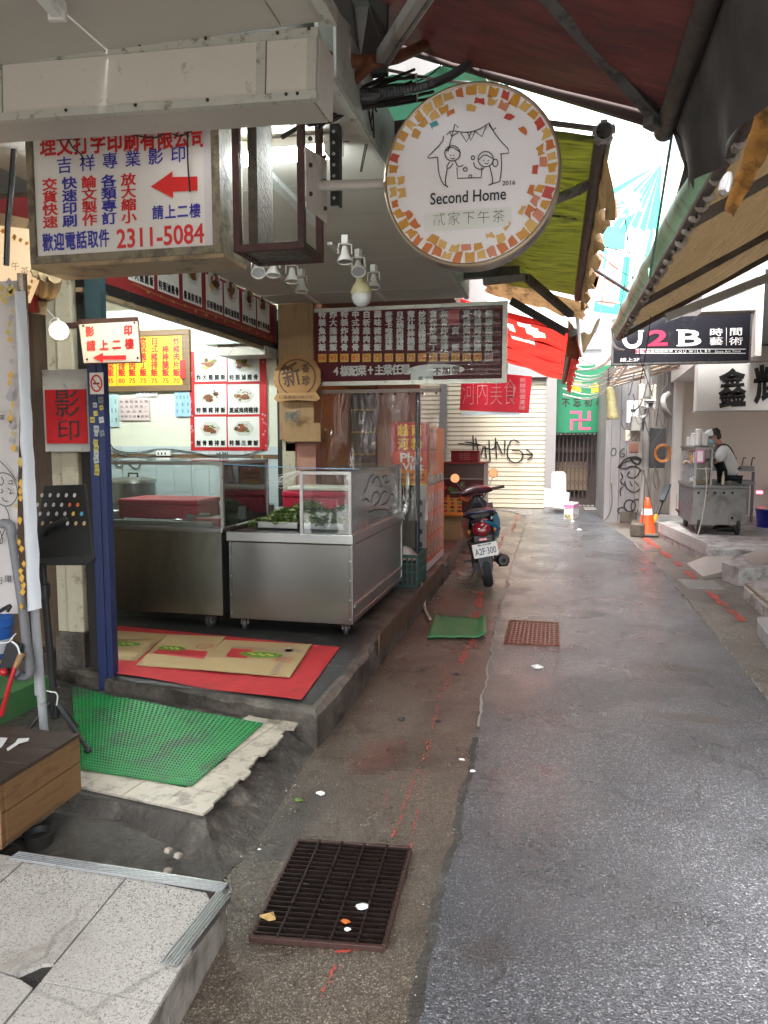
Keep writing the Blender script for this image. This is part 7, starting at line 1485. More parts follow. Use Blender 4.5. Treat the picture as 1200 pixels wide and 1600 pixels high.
for s_ in (-1, 1):
    g_ = MB(); g_.tube([hp(s_*.17,-.02,0), hp(s_*.34,-.06,.01)], .018, 10); g_.build('grip', ru, t, smooth=True); MB().tube([hp(s_*.20,.01,.01), hp(s_*.33,-.01,.01)], .007, 6).build('brake_lever', me_, t)
    MB().tube([hp(s_*.16,.0,.03), hp(s_*.21,.01,.10), hp(s_*.235,-.0,.15)], .006, 6, smooth=1).build('mirror_stem', me_, t); c = hp(s_*.24,-.0,.185)
    n2 = Vector((0,-1,.05)).normalized(); m_ = MB().lathe(c, [(0,.025),(.045,.02),(.058,.0),(.055,-.002)], 20, -n2).build('mirror', blp, t, smooth=True); MB().cyl(c+n2*.0, c+n2*.003, .053, n=20).build('mirror_glass', mat('mirror_glass', (.55,.22,.10), .12, metal=.7, var=0), m_)
mb = MB()
for s_ in (-1,1): mb.tube([hp(s_*.18,.02,0), hp(s_*.14,.08,-.05), (s_*.05,1.02,.85)], .006, 6, smooth=1)
mb.build('brake_cable', blackm, t)
rp = at(765,922,z=0); place(s_root, (rp.x-.02, rp.y+.10, .015), rot=(0, R(-7.5), R(7)))
# ================================================================ SHUTTERED SHOP AT THE END
Y = 18.0; F = Fr((0,Y,0)); xa, xb = -4.4, at(850,795,y=Y).x; zt = 3.4
t = thing('shutter_shop', 'shop front closed by a cream roller shutter with graffiti', 'building', ((xa+xb)/2, Y, 0))
xm0, xm1 = at(687,700,y=Y).x, at(698,700,y=Y).x
sl1 = MB().box((0,0,0),(xb-xm1,.02,.095)).build('s', shut, bev=0); s1m = sl1.data; off1 = sl1.location.copy(); bpy.data.objects.remove(sl1)
sl2 = MB().box((0,0,0),(xm0-xa,.02,.095)).build('s', shut); s2m = sl2.data; bpy.data.objects.remove(sl2)
for i in range(32):
    z_ = .02 + i*.108; piece(s1m, 'slat', ((xm1+xb)/2, Y+.01+.0*(i%2), z_), t, (R(-7),0,0)); piece(s2m, 'slat', ((xm0+xa)/2, Y+.01, z_), t, (R(-7),0,0))
MB().box((xa,Y+.05,0),(xb,Y+.1,3.6)).build('backing', mat('shutter_gap', (.28,.24,.17), .6), t); MB().box((xm0,Y-.05,0),(xm1,Y+.04,3.6)).build('mullion', alum, t)
pw = at(868,700,y=Y).x; MB().box((xb,Y-.10,0),(pw,Y+.2,3.6)).build('jamb', mat('jamb_grey', (.2,.19,.185), .5, var=.1, vs=2), t)
MB().box((xa-.5,Y-.12,3.45),(pw,Y+.3,4.3)).build('header', corrug, t); MB().box((xb-.9,Y-.13,3.1),(xb+.02,Y+.0,3.45)).build('shutter_box', alum, t)
F = Fr((0,Y-.035,0)); mb = MB(); L = lambda px, w=.035: F.linep(mb, px, w, 0, smooth=1)
L([(716,693),(745,696),(757,696),(722,690),(738,692)], .03); L([(739,680),(740,718)]); L([(743,684),(750,718),(757,690),(760,716)]); L([(756,700),(772,703),(775,690)]); L([(764,688),(766,720)]); L([(774,684),(776,716)]); L([(776,690),(788,716),(789,688)]); L([(812,692),(800,686),(792,700),(794,718),(806,725),(818,716),(815,704),(800,704)]); L([(815,710),(833,711)]); L([(822,702),(834,711),(824,719)])
mb.build('graffiti', inkb, t)
MB().box((-8,Y+.05,3.6),(.4,Y+3,6.5)).build('upper_wall', facade, t)
# gate and green vegetarian sign
Y = 18.6; F = Fr((0,Y-.02,0)); xa, xb = at(862,780,y=Y).x, at(952,780,y=Y).x; gt = at(900,678,y=Y).z; st_ = at(900,595,y=Y).z
t = thing('folding_gate', 'dark rusted folding scissor gate under the green sign', 'gate', ((xa+xb)/2, Y, 0)); gmt = mat('gate_metal', (.055,.04,.038), .5, metal=.4, var=.3)
n = 13
for i in range(n+1):
    x = xa + .05 + (xb-xa-.1)*i/n; MB().box((x-.012,Y-.02,.02),(x+.012,Y+.01,gt)).build('bar', gmt, t)
for i in range(n):
    x0_, x1_ = xa+.05+(xb-xa-.1)*i/n, xa+.05+(xb-xa-.1)*(i+1)/n
    for z_ in (.12,.52,.92,1.32): 
        mb = MB(); mb.beam((x0_,Y-.03,z_),(x1_,Y-.03,z_+.17),.012,.006,up=(0,1,0)); mb.beam((x0_,Y-.035,z_+.17),(x1_,Y-.035,z_),.012,.006,up=(0,1,0)); mb.build('lattice', gmt, t)
MB().box((xa,Y-.05,gt),(xb,Y+.02,gt+.06)).build('top_rail', rustm, t); MB().box((xa,Y+.5,.02),(xb,Y+.6,gt)).build('inner_wall', mat('inner_dark', (.06,.045,.04), .7, var=.5, vs=2), t); MB().box((xa+.1,Y+.35,.4),(xb-.5,Y+.45,1.1)).build('inner_shelf', mat('inner_brown', (.16,.11,.07), .7), t)
MB().box((xb-.18,Y-.06,0),(xb-.02,Y+.1,gt)).build('green_post', mat('post_green', (.02,.06,.04), .5), t)
t = thing('green_temple_sign', 'green shop sign with black characters and a pink Buddhist manji', 'sign', ((xa+xb)/2, Y-.1, gt+.02))
MB().box((xa+.02,Y-.16,gt+.03),(xb,Y-.06,st_+.35)).build('panel', mat('temple_green', (.01,.13,.06), .4, var=.08), t); F.O.y = Y-.164
mb = MB(); F.row(mb, '不忘初心', (884,629), (937,628), 13, 14, 0, .03); mb.build('black_lettering', inkb, t); mb = MB(); F.fp(mb, '卍', 907, 657, 33, 30, 0, .02); mb.build('manji', mat('manji_pink', (.45,.07,.14), .4), t); mb = MB(); F.row(mb, '素食', (900,605), (930,606), 18, 16, 0, .05); mb.build('yellow_lettering', mat('letter_gold', (.50,.36,.03), .4), t)
# leaning boards, carton
def lean(px, Y, m, nm, lb, ct):
    P = [at(u, v, y=Y) for u, v in px]; z0_ = min(p.z for p in P)
    P = [p + Vector((0, (p.z-z0_)*.25, 0)) for p in P]; MB().prism(P, (0,1,0), .03).build(nm, m, label=lb, cat=ct, bev=.004)
lean(((861,795),(885,795),(885,742),(881,737),(864,737),(861,742)), 17.0, mat('board_grey_l', (.2,.205,.21), .5, var=.05), 'leaning_board', 'pale grey rounded panel leaning by the gate', 'panel')
lean(((849,791),(888,796),(890,770),(850,763)), 16.6, mat('board_white', (.33,.34,.335), .5, var=.03), 'white_board', 'white foam board lying against the grey panel', 'board')
bp = at(893,812,z=.0); t = thing('printed_carton', 'small pink and white printed carton on the alley floor', 'carton', bp); s_ = .32
P = [at(881,812,z=0.0), at(895,813,z=0.0), at(904,809,z=0.0)]; P.append(P[0]+P[2]-P[1]); h_ = .33
MB().prism(P, (0,0,1), h_).build('box', mat('carton_white', (.70,.66,.68), .5), t)
for A_, B_ in ((P[0],P[1]),(P[1],P[2])):
    X = (B_-A_).normalized(); L_ = (B_-A_).length; F = Fr(A_ + Vector((X.y,-X.x,0))*.003, X, (0,0,1)); mb = MB(); F.rect(mb, 0, h_-.07, L_, h_-.02, .001, 0); F.line(mb, [(.02,.24),(L_-.02,.24)], .012, .001, 0)
    for i in range(10): F.ell(mb, rnd.uniform(.03,L_-.03), rnd.uniform(.03,.12), .025, .02, .001+.0002*i, rnd.choice([1,2,3]), 7, .3, i)
    mb.build('print', [mat('cp_pink', (.65,.20,.42), .5), mat('fp_green', (.1,.25,.08)), mat('fp_red', (.45,.06,.05)), mat('cp_yellow', (.6,.5,.1), .5)], t)
# ================================================================ FAR FACADES
t = thing('white_apartment', 'tall overexposed white apartment block at the end of the alley', 'building', (0, 24, 0)); Y = 24
MB().box((-9,Y,0),(14,Y+6,19)).build('wall', facade, t)
(x0,z0),(x1,z1) = [(at(u,v,y=Y).x, at(u,v,y=Y).z) for u, v in ((1028,242),(1122,168))]
MB().box((x0,Y-.06,z0),(x1,Y-.005,z1)).build('window', winm, t)
for a, b in (((x0-.06,z0-.08),(x1+.06,z0)), ((x0-.06,z1),(x1+.06,z1+.08)), ((x0-.08,z0),(x0,z1)), ((x1,z0),(x1+.08,z1)), (((x0+x1)/2-.05,z0),((x0+x1)/2+.05,z1))): MB().box((a[0],Y-.12,a[1]),(b[0],Y-.061,b[1])).build('window_frame', winf, t)
for k in range(5):
    for j in range(3):
        xx, zz_ = -7 + k*3.4, 4.5 + j*4.2
        if 1 < xx < 6: continue
        f_ = MB().box((xx,Y-.05,zz_),(xx+1.5,Y-.004,zz_+1.5)).build('window', winm, t); MB().box((xx-.07,Y-.1,zz_-.08),(xx+1.57,Y-.052,zz_-.002)).build('sill', winf, f_)
t = thing('corrugated_annex', 'pale corrugated metal cladding wall above the alley', 'building', (4,21.5,3)); Y = 21.5; xA, xB = at(1030,300,y=Y).x, 9; z1 = at(1060,250,y=Y).z; zmid = at(1060,322,y=Y).z
MB().box((xA,Y+.06,2.5),(xB,Y+2,z1)).build('wall', facade, t); mb = MB(); mb2 = MB()
x = xA
while x < xB: (mb).box((x,Y,zmid+.04),(x+.10,Y+.055,z1)); mb2.box((x,Y,3),(x+.10,Y+.055,zmid-.04)); x += .2
mb.build('cladding_rib', corrug, t)['kind'] = 'stuff'; mb2.build('cladding_rib', corrug, t)['kind'] = 'stuff'
# hanging advertising banner
Y = 20.5; F = Fr((0,Y-.01,0)); t = thing('hanging_banner', 'large faded green white and red advertising banner hanging over the alley', 'banner', at(985,490,y=Y))
B = [F.uv(*p) for p in ((925,492),(1010,508),(1036,252),(948,262))]; mb = MB(); mb.prism([(x,Y,y) for x, y in B], (0,1,0), .04); mb.build('sheet', mat('banner_white', (.80,.82,.80), .6, var=.03), t)
mb = MB(); org = F.uv(1034,254); teal = 0
for i, (u, v, w) in enumerate(((952,300,1),(948,340,1),(962,352,0),(972,360,1),(990,352,0),(1004,356,1),(1016,356,1),(1026,356,1))):
    a, b = F.uv(u-5, v), F.uv(u+4, v+6); F.poly(mb, [org, a, b], .003+.0005*i, w)
F.poly(mb, [F.uv(*p) for p in ((944,352),(978,358),(976,390),(940,386))], .002, 0)
for pts, k in ((((943,388),(950,390),(945,420),(938,418)),0), (((930,470),(972,476),(966,492),(926,486)),1), (((975,400),(985,402),(978,480),(966,470)),1), (((1016,360),(1022,362),(1012,410),(1006,404)),0), (((1000,480),(1010,440),(1014,443),(1008,490)),0)): F.poly(mb, [F.uv(*p) for p in pts], .004, k)
for pts in (((936,395),(946,398),(930,455),(924,445)), ((958,392),(972,396),(964,425),(950,410)), ((930,430),(960,440),(955,456),(925,448)), ((940,462),(964,468),(958,480),(934,474))): F.poly(mb, [F.uv(*p) for p in pts], .005, 2)
F.fp(mb, '美食', 975, 320, 62, 40, .006, .03, 3, tilt=14); F.row(mb, '營業中歡迎光臨', (997,390), (984,470), 9, 9, .006, .0, 3)
mb.build('banner_print', [mat('bn_teal', (.05,.50,.48), .6), mat('bn_green', (.03,.45,.30), .6), mat('bn_salmon', (.70,.22,.18), .6), mat('bn_grey', (.42,.43,.40), .6)], t)
# blue mosaic panel glimpsed above the round sign
Y = 19.5; F = Fr((0,Y-.01,0)); t = thing('mosaic_panel', 'white panel with pale blue mosaic shards high above the round sign', 'panel', at(810,160,y=Y)); mb = MB(); B = [F.uv(*p) for p in ((700,190),(850,190),(870,40),(700,40))]; MB().prism([(x,Y,y) for x, y in B], (0,1,0), .05).build('sheet', mat('banner_white', (.8,.82,.8)), t)
q = random.Random(2)
for u, v in ((778,92),(784,104),(770,98),(795,88),(802,98),(806,120),(809,143),(790,118),(776,120),(812,100),(800,150),(786,140),(770,130)):
    x, y = F.uv(u, v); F.poly(mb, [(x+.14*q.uniform(.7,1.3)*math.cos(a), y+.14*q.uniform(.8,1.4)*math.sin(a)) for a in (.2,1.5,3.0,4.5)], .002)
mb.build('mosaic', mat('mos_sky', (.22,.58,.72), .5), t)
# the walls that close the alley on both sides (upper storeys)
t = thing('left_building', 'grey upper storeys rising over the left shops', 'building', (-6,6,3.6)); MB().box((-9,1.0,3.75),(-1.5,16.5,6.2)).build('upper_wall', facade2, t)
MB().box((-9,.2,0),(-4.3,3.9,3.75)).build('side_wall', facade2, t)
# ================================================================ RIGHT SIDE
A, B = at(943,815,z=0), Vector((2.17,15.1,0))
X = Vector((B.x-A.x, B.y-A.y, 0)); LW = X.length; X.normalize(); N = Vector((X.y,-X.x,0))
t = thing('sheet_metal_wall', 'grey sheet metal wall with black graffiti and worn seams', 'wall', ((A.x+B.x)/2,(A.y+B.y)/2,0))
q = random.Random(14); s_ = 0; k = 0
while s_ < LW - .02:
    w = min(q.uniform(.10,.20), LW - s_); d0 = q.uniform(0,.02); P0, P1 = A + X*(s_+.003), A + X*(s_+w-.003)
    z0_ = 0 if s_ < .35 else .22
    mb = MB(); mb.prism([P0+N*d0+Vector((0,0,z0_)), P1+N*d0+Vector((0,0,z0_)), P1-N*.05+Vector((0,0,z0_)), P0-N*.05+Vector((0,0,z0_))], (0,0,1), 3.05 - z0_); mb.build('panel', sheetm if s_ < .5 else sheet_r, t); s_ += w; k += 1
MB().prism([A+X*.32+N*.05, B+N*.05, B-N*.1, A+X*.32-N*.1], (0,0,1), .22).build('plinth', grey_conc, t)
# side returning away behind the corner
MB().box((A.x+.0,A.y+.06,0),(A.x+.06,18.8,3.05)).build('return_panel', sheetm, t)
F = Fr(A + N*.024, X, (0,0,1)); mb = MB(); L = lambda px, w=.022, sm=2: F.linep(mb, px, w, .0, smooth=sm)
L([(958,700),(954,707),(956,713),(962,711),(963,702),(958,700)], .016); L([(976,700),(969,704),(968,712),(974,715),(977,709),(970,708)], .016)
L([(966,730),(975,718),(990,713),(1002,716),(1006,728)], .03); L([(966,730),(978,733),(985,728),(998,730),(1003,738),(1012,741)], .025); L([(966,731),(975,722),(988,719)]); L([(985,715),(990,724),(999,726),(1001,718),(988,716)], .04); L([(970,738),(974,746),(968,752),(976,758)]); L([(984,736),(979,744),(988,748),(996,744),(1000,735)]); L([(976,752),(979,764),(992,771),(1002,762)]); L([(984,752),(988,760)],.018,0); L([(992,752),(998,760)],.018,0); L([(970,775),(968,765),(974,760)])
L(circ(972,798,7,5), .022, 0); L(circ(984,790,9,9), .022, 0); L(circ(996,792,10,12), .022, 0); L([(1000,800),(1010,798),(1006,788)])
mb.build('graffiti', inkb, t)
# corrugated eave with tangle of pipes
MB().prism([at(930,575,y=15.2), at(1060,545,y=13.2), at(1130,520,y=12.2), at(1130,505,y=12.6), at(1030,545,y=14), at(935,570,y=15.6)], (0,0,.04), 1).build('tin_eave', corrug, label='pale tin eave sloping over the sheet metal wall', cat='eave')
t = thing('eave_pipe_rack', 'rack of thin tan pipes and conduits under the tin eave', 'pipes', (1.6,14,2.8))
for i in range(10):
    a = at(950 + i*2, 606 - i*4.2, y=14.6-.1*i); b = at(1060+i*7, 575 - i*5.2, y=13.2-.1*i); MB().tube([a, a.lerp(b,.5)+Vector((0,0,rnd.uniform(-.06,.05))), b], .016, 6, smooth=1).build('pipe', mat('pipe_tan', (.42,.28,.17), .6, var=.2, dirt=GRIME, ds=8, dt=.55) if i % 3 else mat('pipe_pale', (.5,.47,.42), .5), t)
# utility pole, boxes
pp = at(1003,825,z=.25); t = thing('utility_pole', 'grey painted steel pole leaning in front of the metal wall', 'pole', (at(1000,838,z=0)))
py = 13.45; MB().tube([at(1000,835,y=py), at(1008,740,y=py), at(1012,560,y=py)], [.07,.07,.06,.055,.05], 16).build('shaft', mat('pole_grey', (.24,.235,.225), .6, var=.15, vs=4, st=(1,1,.4), dirt=(.14,.11,.09), ds=4, dt=.54), t, smooth=True)
MB().prism([at(984,839,z=0), at(1006,841,z=0), at(1009,834,z=0), at(988,832,z=0)], (0,0,1), .24).build('concrete_foot', grey_conc, t, bev=.03)
F = Fr((0,py-.1,0)); mb = MB(); F.fp(mb, 'W', 996, 802, 10, 12, .0); mb.build('graffiti', inkb, t)
def bxp(nm, lb, ct, u0, v0, u1, v1, y, d, m, extra=None, bev=.012):
    a, b = at(u0, v1, y=y), at(u1, v0, y=y); t = thing(nm, lb, ct, ((a.x+b.x)/2, y, a.z)); MB().box((a.x,y,a.z),(b.x,y+d,b.z)).build('casing', m, t, bev=bev)
    MB().box((a.x+.01,y-.006,a.z+.012),(b.x-.01,y-.0005,b.z-.012)).build('cover', m, t, bev=.004)
    if extra: extra(t, a, b, y)
    return t
wb = mat('box_white', (.66,.68,.70), .4, var=.05, dirt=(.35,.30,.24), ds=5, dt=.58); gb = mat('box_grey', (.30,.29,.27), .5, var=.1, dirt=(.15,.12,.1), ds=6, dt=.55); cb = mat('box_cream', (.52,.48,.40), .5, var=.08, dirt=(.3,.16,.08), ds=6, dt=.56)
bxp('water_heater', 'white gas water heater box on the metal wall', 'water heater', 979, 626, 999, 661, 13.6, .18, wb, lambda t,a,b,y: MB().box((a.x+.06,y-.01,(a.z+b.z)/2),(a.x+.14,y-.006,(a.z+b.z)/2+.05)).build('display', blackm, t))
bxp('meter_box', 'tall cream meter box left of the utility pole', 'meter box', 998, 600, 1008, 636, 13.2, .16, cb)
bxp('meter_box', 'tall cream meter box right of the utility pole', 'meter box', 1017, 601, 1026, 640, 13.2, .16, cb)
bxp('junction_box', 'grey metal junction box strapped left of the pole', 'junction box', 986, 650, 1006, 674, 13.0, .2, gb)
def graf(t, a, b, y):
    F = Fr((0,y-.008,0)); mb = MB(); F.linep(mb, [(980,682),(984,678),(987,684),(990,679),(994,684),(996,679)], .012, 0); F.linep(mb, [(983,688),(986,684),(989,689),(992,685),(995,689)], .012, 0); mb.build('graffiti', inkb, t)
bxp('graffiti_box', 'rust streaked cream box with black scribbles below the grey one', 'meter box', 977, 672, 1001, 690, 13.2, .18, cb, graf)
bxp('rust_patch_plate', 'small square rust brown plate under the scribbled box', 'plate', 983, 692, 998, 708, 13.65, .02, mat('plate_rust', (.20,.09,.06), .6, var=.3), bev=.002)
t = thing('security_camera', 'white hooded security camera fixed to the utility pole', 'camera', at(1017,638,y=12.7)); c = at(1016,632,y=12.6)
MB().box((c.x-.07,12.55,c.z-.06),(c.x+.07,12.85,c.z+.05)).build('body', wb, t, bev=.02); MB().box((c.x-.035,12.54,c.z-.04),(c.x+.035,12.549,c.z+.02)).build('lens', darkgap, t); MB().box((c.x-.08,12.50,c.z+.055),(c.x+.08,12.9,c.z+.07)).build('hood', wb, t, bev=.008)
MB().tube([c+Vector((0,.2,-.06)), at(1010,650,y=12.8), at(1004,652,y=12.85)], .025, 8, smooth=1).build('arm', wb, t)
bxp('electric_panel', 'dark weathered electric panel board with coiled orange cable', 'electric panel', 1014, 668, 1041, 731, 13.5, .10, mat('panel_dark', (.055,.055,.058), .5, metal=.2, var=.4, vs=6, dirt=(.2,.19,.18), ds=10, dt=.58))
mb = MB(); c = at(1035,708,y=13.38)
for i in range(4): mb.tube([c + Vector(((.10+.012*i)*math.cos(a/8*math.pi), -.02*i, (.12+.012*i)*math.sin(a/8*math.pi))) for a in range(17)], .006, 5)
mb.build('coiled_cable', mat('cable_orange', (.55,.20,.03), .5), label='orange coiled cable hanging on the dark electric panel', cat='cable')
mb = MB(); q = random.Random(9)
for i in range(16):
    u, v = q.uniform(984,1044), q.uniform(560,660); mb.tube([at(u,v,y=12.9), at(u+q.uniform(-14,14), v+q.uniform(10,40), y=12.9), at(u+q.uniform(-22,22), v+q.uniform(20,70), y=12.95)], q.choice([.005,.008,.011]), 5, smooth=2)
for pts in ([(1024,728),(1020,745),(1024,765),(1032,760),(1026,735)], [(1008,745),(1006,780),(1004,820)], [(1005,735),(1012,760),(1018,790)], [(955,755),(957,790),(948,812),(938,815)], [(972,640),(970,668),(984,672)]): mb.tube([at(u,v,y=12.9) for u, v in pts], .012, 5, smooth=2)
mb.build('wall_cables', mat('cable_dark', (.07,.065,.06), .6, var=.3), label='tangle of dark cables dropping down the metal wall', cat='cables')
mb = MB(); mb.tube([at(1044,615,y=13), at(1035,622,y=12.8), at(1038,640,y=12.8), at(1046,650,y=13)], .045, 8, smooth=2); mb.build('grey_duct', gb, smooth=True, label='bent grey duct beside the cream wall corner', cat='duct')
mb = MB()
for i in range(12):
    v0 = 565 + i*4.5; mb.tube([at(880,v0+rnd.uniform(-3,8),y=16), at(930,v0-rnd.uniform(5,20)+25,y=14.5), at(975,v0-30+rnd.uniform(-5,15),y=12.5), at(1010,500+rnd.uniform(-12,12),y=10.5)], rnd.choice([.008,.012,.018]), 5, smooth=2)
mb.tube([at(957,505,y=9.5), at(955,530,y=9.5), at(962,545,y=9.5), at(975,548,y=9.5)], .018, 6, smooth=2)
mb.build('overhead_cables', mat('cable_pale', (.55,.54,.50), .5), label='bundle of pale cables swagged across the alley under the black sign', cat='cables')
mb = MB()
for a, b, c in (((978,340),(982,420),(960,520)), ((976,340),(985,400),(1000,560)), ((880,520),(900,560),(930,570)), ((1000,560),(1010,590),(1020,620)), ((925,380),(960,390),(1035,405)), ((928,390),(975,430),(1015,440)), ((930,470),(960,474),(1000,478)), ((985,380),(1000,420),(975,450)), ((1020,440),(1015,520),(1000,600)), ((930,520),(938,500),(950,380))): mb.tube([at(*a,y=9), at(*b,y=9.2), at(*c,y=9.6)], .006, 4, smooth=2)
mb.tube([at(924,418,y=9.5), at(990,460,y=9.3)], .022, 6)
mb.build('thin_cables', blackm, label='thin black wires crossing the bright gap between the awnings', cat='wires')
mb = MB(); mb.tube([at(855,475,y=8), at(858,560,y=8)], .01, 5) if False else None
a, b = at(900,478,y=8.0), at(908,555,y=8.0); MB().tube([a, b], .018, 6).build('white_tube', fcol[0], label='white hanging tube between the red awning and the tarp', cat='tube')
# hanging lantern bottle
p = at(955,640,y=11.5); t = thing('hanging_lantern', 'grimy yellow paper lantern hanging askew by the green sign', 'lantern', p)
ax = (at(952,600,y=11.5)-at(958,655,y=11.5)).normalized(); MB().lathe(at(958,655,y=11.5), [(.0,0),(.085,0),(.09,.03),(.078,.05),(.065,.40),(.05,.46),(.02,.48)], 12, ax).build('shade', mat('lantern_yellow', (.26,.23,.10), .6, var=.4, vs=20, dirt=(.12,.12,.09), ds=12, dt=.5, transl=.3), t, smooth=True)
MB().tube([at(952,602,y=11.5), at(950,575,y=11.5)], .006, 5).build('cord', blackm, t)
# cone
def cone(p):
    t = thing('traffic_cone', 'orange traffic cone with a white band beside the pole', 'traffic cone', p); x, y, z = p; om = mat('cone_orange', (.80,.09,.02), .45, var=.05)
    MB().box((x-.2,y-.2,z+.001),(x+.2,y+.2,z+.045)).build('base', mat('cone_base', (.09,.085,.08), .7), t, bev=.02); MB().lathe((x,y,z+.045), [(.15,0),(.145,.02),(.095,.31)], 24).build('lower_cone', om, t, smooth=True)
    MB().lathe((x,y,z+.045), [(.095,.31),(.078,.415)], 24).build('white_band', mat('band_white', (.78,.78,.78), .3), t, smooth=True); MB().lathe((x,y,z+.045), [(.078,.415),(.052,.58),(.03,.60),(0,.60)], 24).build('tip', om, t, smooth=True)
p = at(1010,836,z=.02); cone((p.x, p.y, .015))
mb = MB(); a, b = at(1020,822,y=13.4), at(1038,775,y=13.6); t = thing('long_brush', 'long handled black and yellow brush leaning by the cream wall', 'brush', a); MB().tube([a.lerp(b,-.1), b], .028, 8).build('handle', blackm, t); MB().tube([at(1021,817,y=13.38), at(1026,804,y=13.42)], .036, 8).build('yellow_grip', mat('grip_yellow', (.62,.38,.04), .4), t); MB().beam(at(1034,782,y=13.5), at(1044,757,y=13.7), .10, .04).build('head', mat('brush_dark', (.06,.08,.09), .6), t)
# ---------------------------------------------------------------- restaurant
PZ = .2
t = thing('cream_restaurant', 'open fronted restaurant with plain cream walls', 'building', (4,12,PZ))
MB().box((2.19,15.1,PZ),(9,15.3,3.8)).build('back_wall', cream_w, t)
MB().box((2.17,14.9,PZ),(2.32,15.099,3.8)).build('corner_pier', cream_w2, t)
MB().box((8.8,9.8,PZ),(9,15.1,3.8)).build('side_wall', cream_w, t)
xf = at(1088,600,y=10.2)
# sloped fascia box running towards the camera on the left of the white sign
MB().prism([at(1048,598,y=15.08), at(1090,566,y=10.42), at(1090,566,y=10.42)+Vector((6,0,0)), at(1048,598,y=15.08)+Vector((6,0,0))], (0,0,1), .5).build('soffit', cream_w2, t)
slab('restaurant_platform', [(1.98,10.35),(9,10.35),(9,15.3),(1.9,15.3),(1.71,12.95)], 0, PZ, white_conc, jit=.004, cham=.012, kind='structure')
slab_t = thing('platform_facing', 'worn grey tiles facing the edge of the restaurant platform', 'facing tiles', (1.9,11,.1))
a, b = Vector((1.98,10.35,.1)), Vector((1.71,12.95,.1)); n = 25; ang = math.atan2(b.y-a.y, b.x-a.x) - math.pi/2
me = MB().box((-.006,-.05,-.085),(.006,.05,.085)).build('s', white_conc); wm_ = me.data; bpy.data.objects.remove(me)
for i in range(n): p = a.lerp(b, (i+.5)/n); piece(wm_, 'tile', (p.x-.008+rnd.uniform(-.002,.002), p.y, .098), slab_t, (0,0,ang+rnd.uniform(-.02,.02)))
# white sign with brush characters
Y = 10.4; F = Fr((0,Y-.004,0)); (ax_,az_),(bx2,bz2) = F.uv(1088,642), F.uv(1400,562); t = thing('white_brush_sign', 'white lightbox sign with large black brush characters', 'sign', (ax_,Y,az_))
MB().box((ax_,Y,az_),(bx2,Y+.22,bz2)).build('lightbox', mat('sign_bright', (.84,.83,.80), .4, var=.02), t, bev=.004); MB().box((ax_-.012,Y-.008,az_-.012),(bx2,Y+.23,az_-.001)).build('lower_frame', alum, t)
mb = MB(); F.fp(mb, '鑫', 1144, 606, 44, 62, .001, .035, tilt=3); F.fp(mb, '耀', 1205, 600, 56, 62, .001, .035, tilt=3); mb.build('lettering', inkb, t)
# black U2B sign
Y = 9.9; F = Fr((0,Y-.006,0)); (a0,c0),(b0,d0) = F.uv(958,568), F.uv(1173,497); t = thing('black_sign', 'black banner sign with white and red letters above the restaurant', 'sign', (a0,Y,c0))
MB().box((a0,Y,c0),(b0,Y+.14,d0+.05)).build('panel', mat('sign_black', (.014,.014,.02), .25, var=.1, dirt=(.06,.06,.07), ds=5, dt=.56), t)
for a, b in (((a0-.015,c0-.02),(b0+.015,c0)), ((a0-.02,c0),(a0,d0+.05)), ((b0,c0),(b0+.02,d0+.05))): MB().box((a[0],Y-.01,a[1]),(b[0],Y+.15,b[1])).build('frame_rail', alum_d, t)
mb = MB(); mr = MB(); whl = mat('letter_white', (.78,.78,.78), .4)
F.fp(mb, 'B', 1078, 528, 36, 25, 0, .02); F.linep(mb, [(974,517),(975,532),(981,541),(990,542),(998,538),(1000,531),(1001,517)], .05, 0, smooth=2); F.linep(mb, [(969,517),(981,517)], .015, .001, 0, 0); F.linep(mb, [(996,517),(1006,517)], .015, .001, 0, 0); F.linep(mb, [(1057,516),(1075,516)], .012, .001, 0, 0); F.linep(mb, [(1057,540),(1075,540)], .012, .001, 0, 0)
F.fp(mr, '2', 1028, 528, 31, 25, 0, .03); F.row(mb, '時間', (1119,519), (1150,518), 22, 13, 0, .01); F.row(mb, '藝術', (1119,533), (1150,533), 22, 13, 0, .01); F.fp(mb, '請上2F', 984, 562, 30, 6, 0, .01)
F.linep(mb, [(1135,512),(1135,540)], .006, .0005, 0, 0)
for v in (545.5,552): F.linep(mb, [(993,v),(1165,v)], .007, .0, 0, 0)
F.fp(mb, 'Y O U  W I L L  B E', 1082, 549, 56, 4, .0005, .01); F.fp(mb, '專業時間美學', 1030, 549, 42, 4, .0005); F.fp(mb, 'Since Art Time', 1137, 549, 40, 4, .0005)
F.rect(mr, *F.uv(993,551.5), *F.uv(1008,546), .001); F.fp(mb, 'Tube', 1000.5, 549, 11, 4, .0025, .02); mb.build('white_lettering', whl, t); mr.build('red_lettering', mat('letter_red', (.65,.03,.08), .4), t)
# building body above the sign and to the right edge
t = thing('right_building', 'grey right hand building carrying the tan awning', 'building', (5,3,0)); MB().box((2.78,.5,0),(6,9.6,5.2)).build('wall', facade2, t); MB().box((1.75,10.12,3.22),(9,15,5.2)).build('upper_wall', facade2, t)
MB().box((at(1176,520,y=10.2).x,10.05,2.65),(at(1186,520,y=10.2).x,10.3,3.7)).build('pale_jamb', cream_w2, t); MB().box((at(1187,520,y=10.2).x,10.1,2.8),(4.6,10.3,3.7)).build('dark_window', darkgap, t)
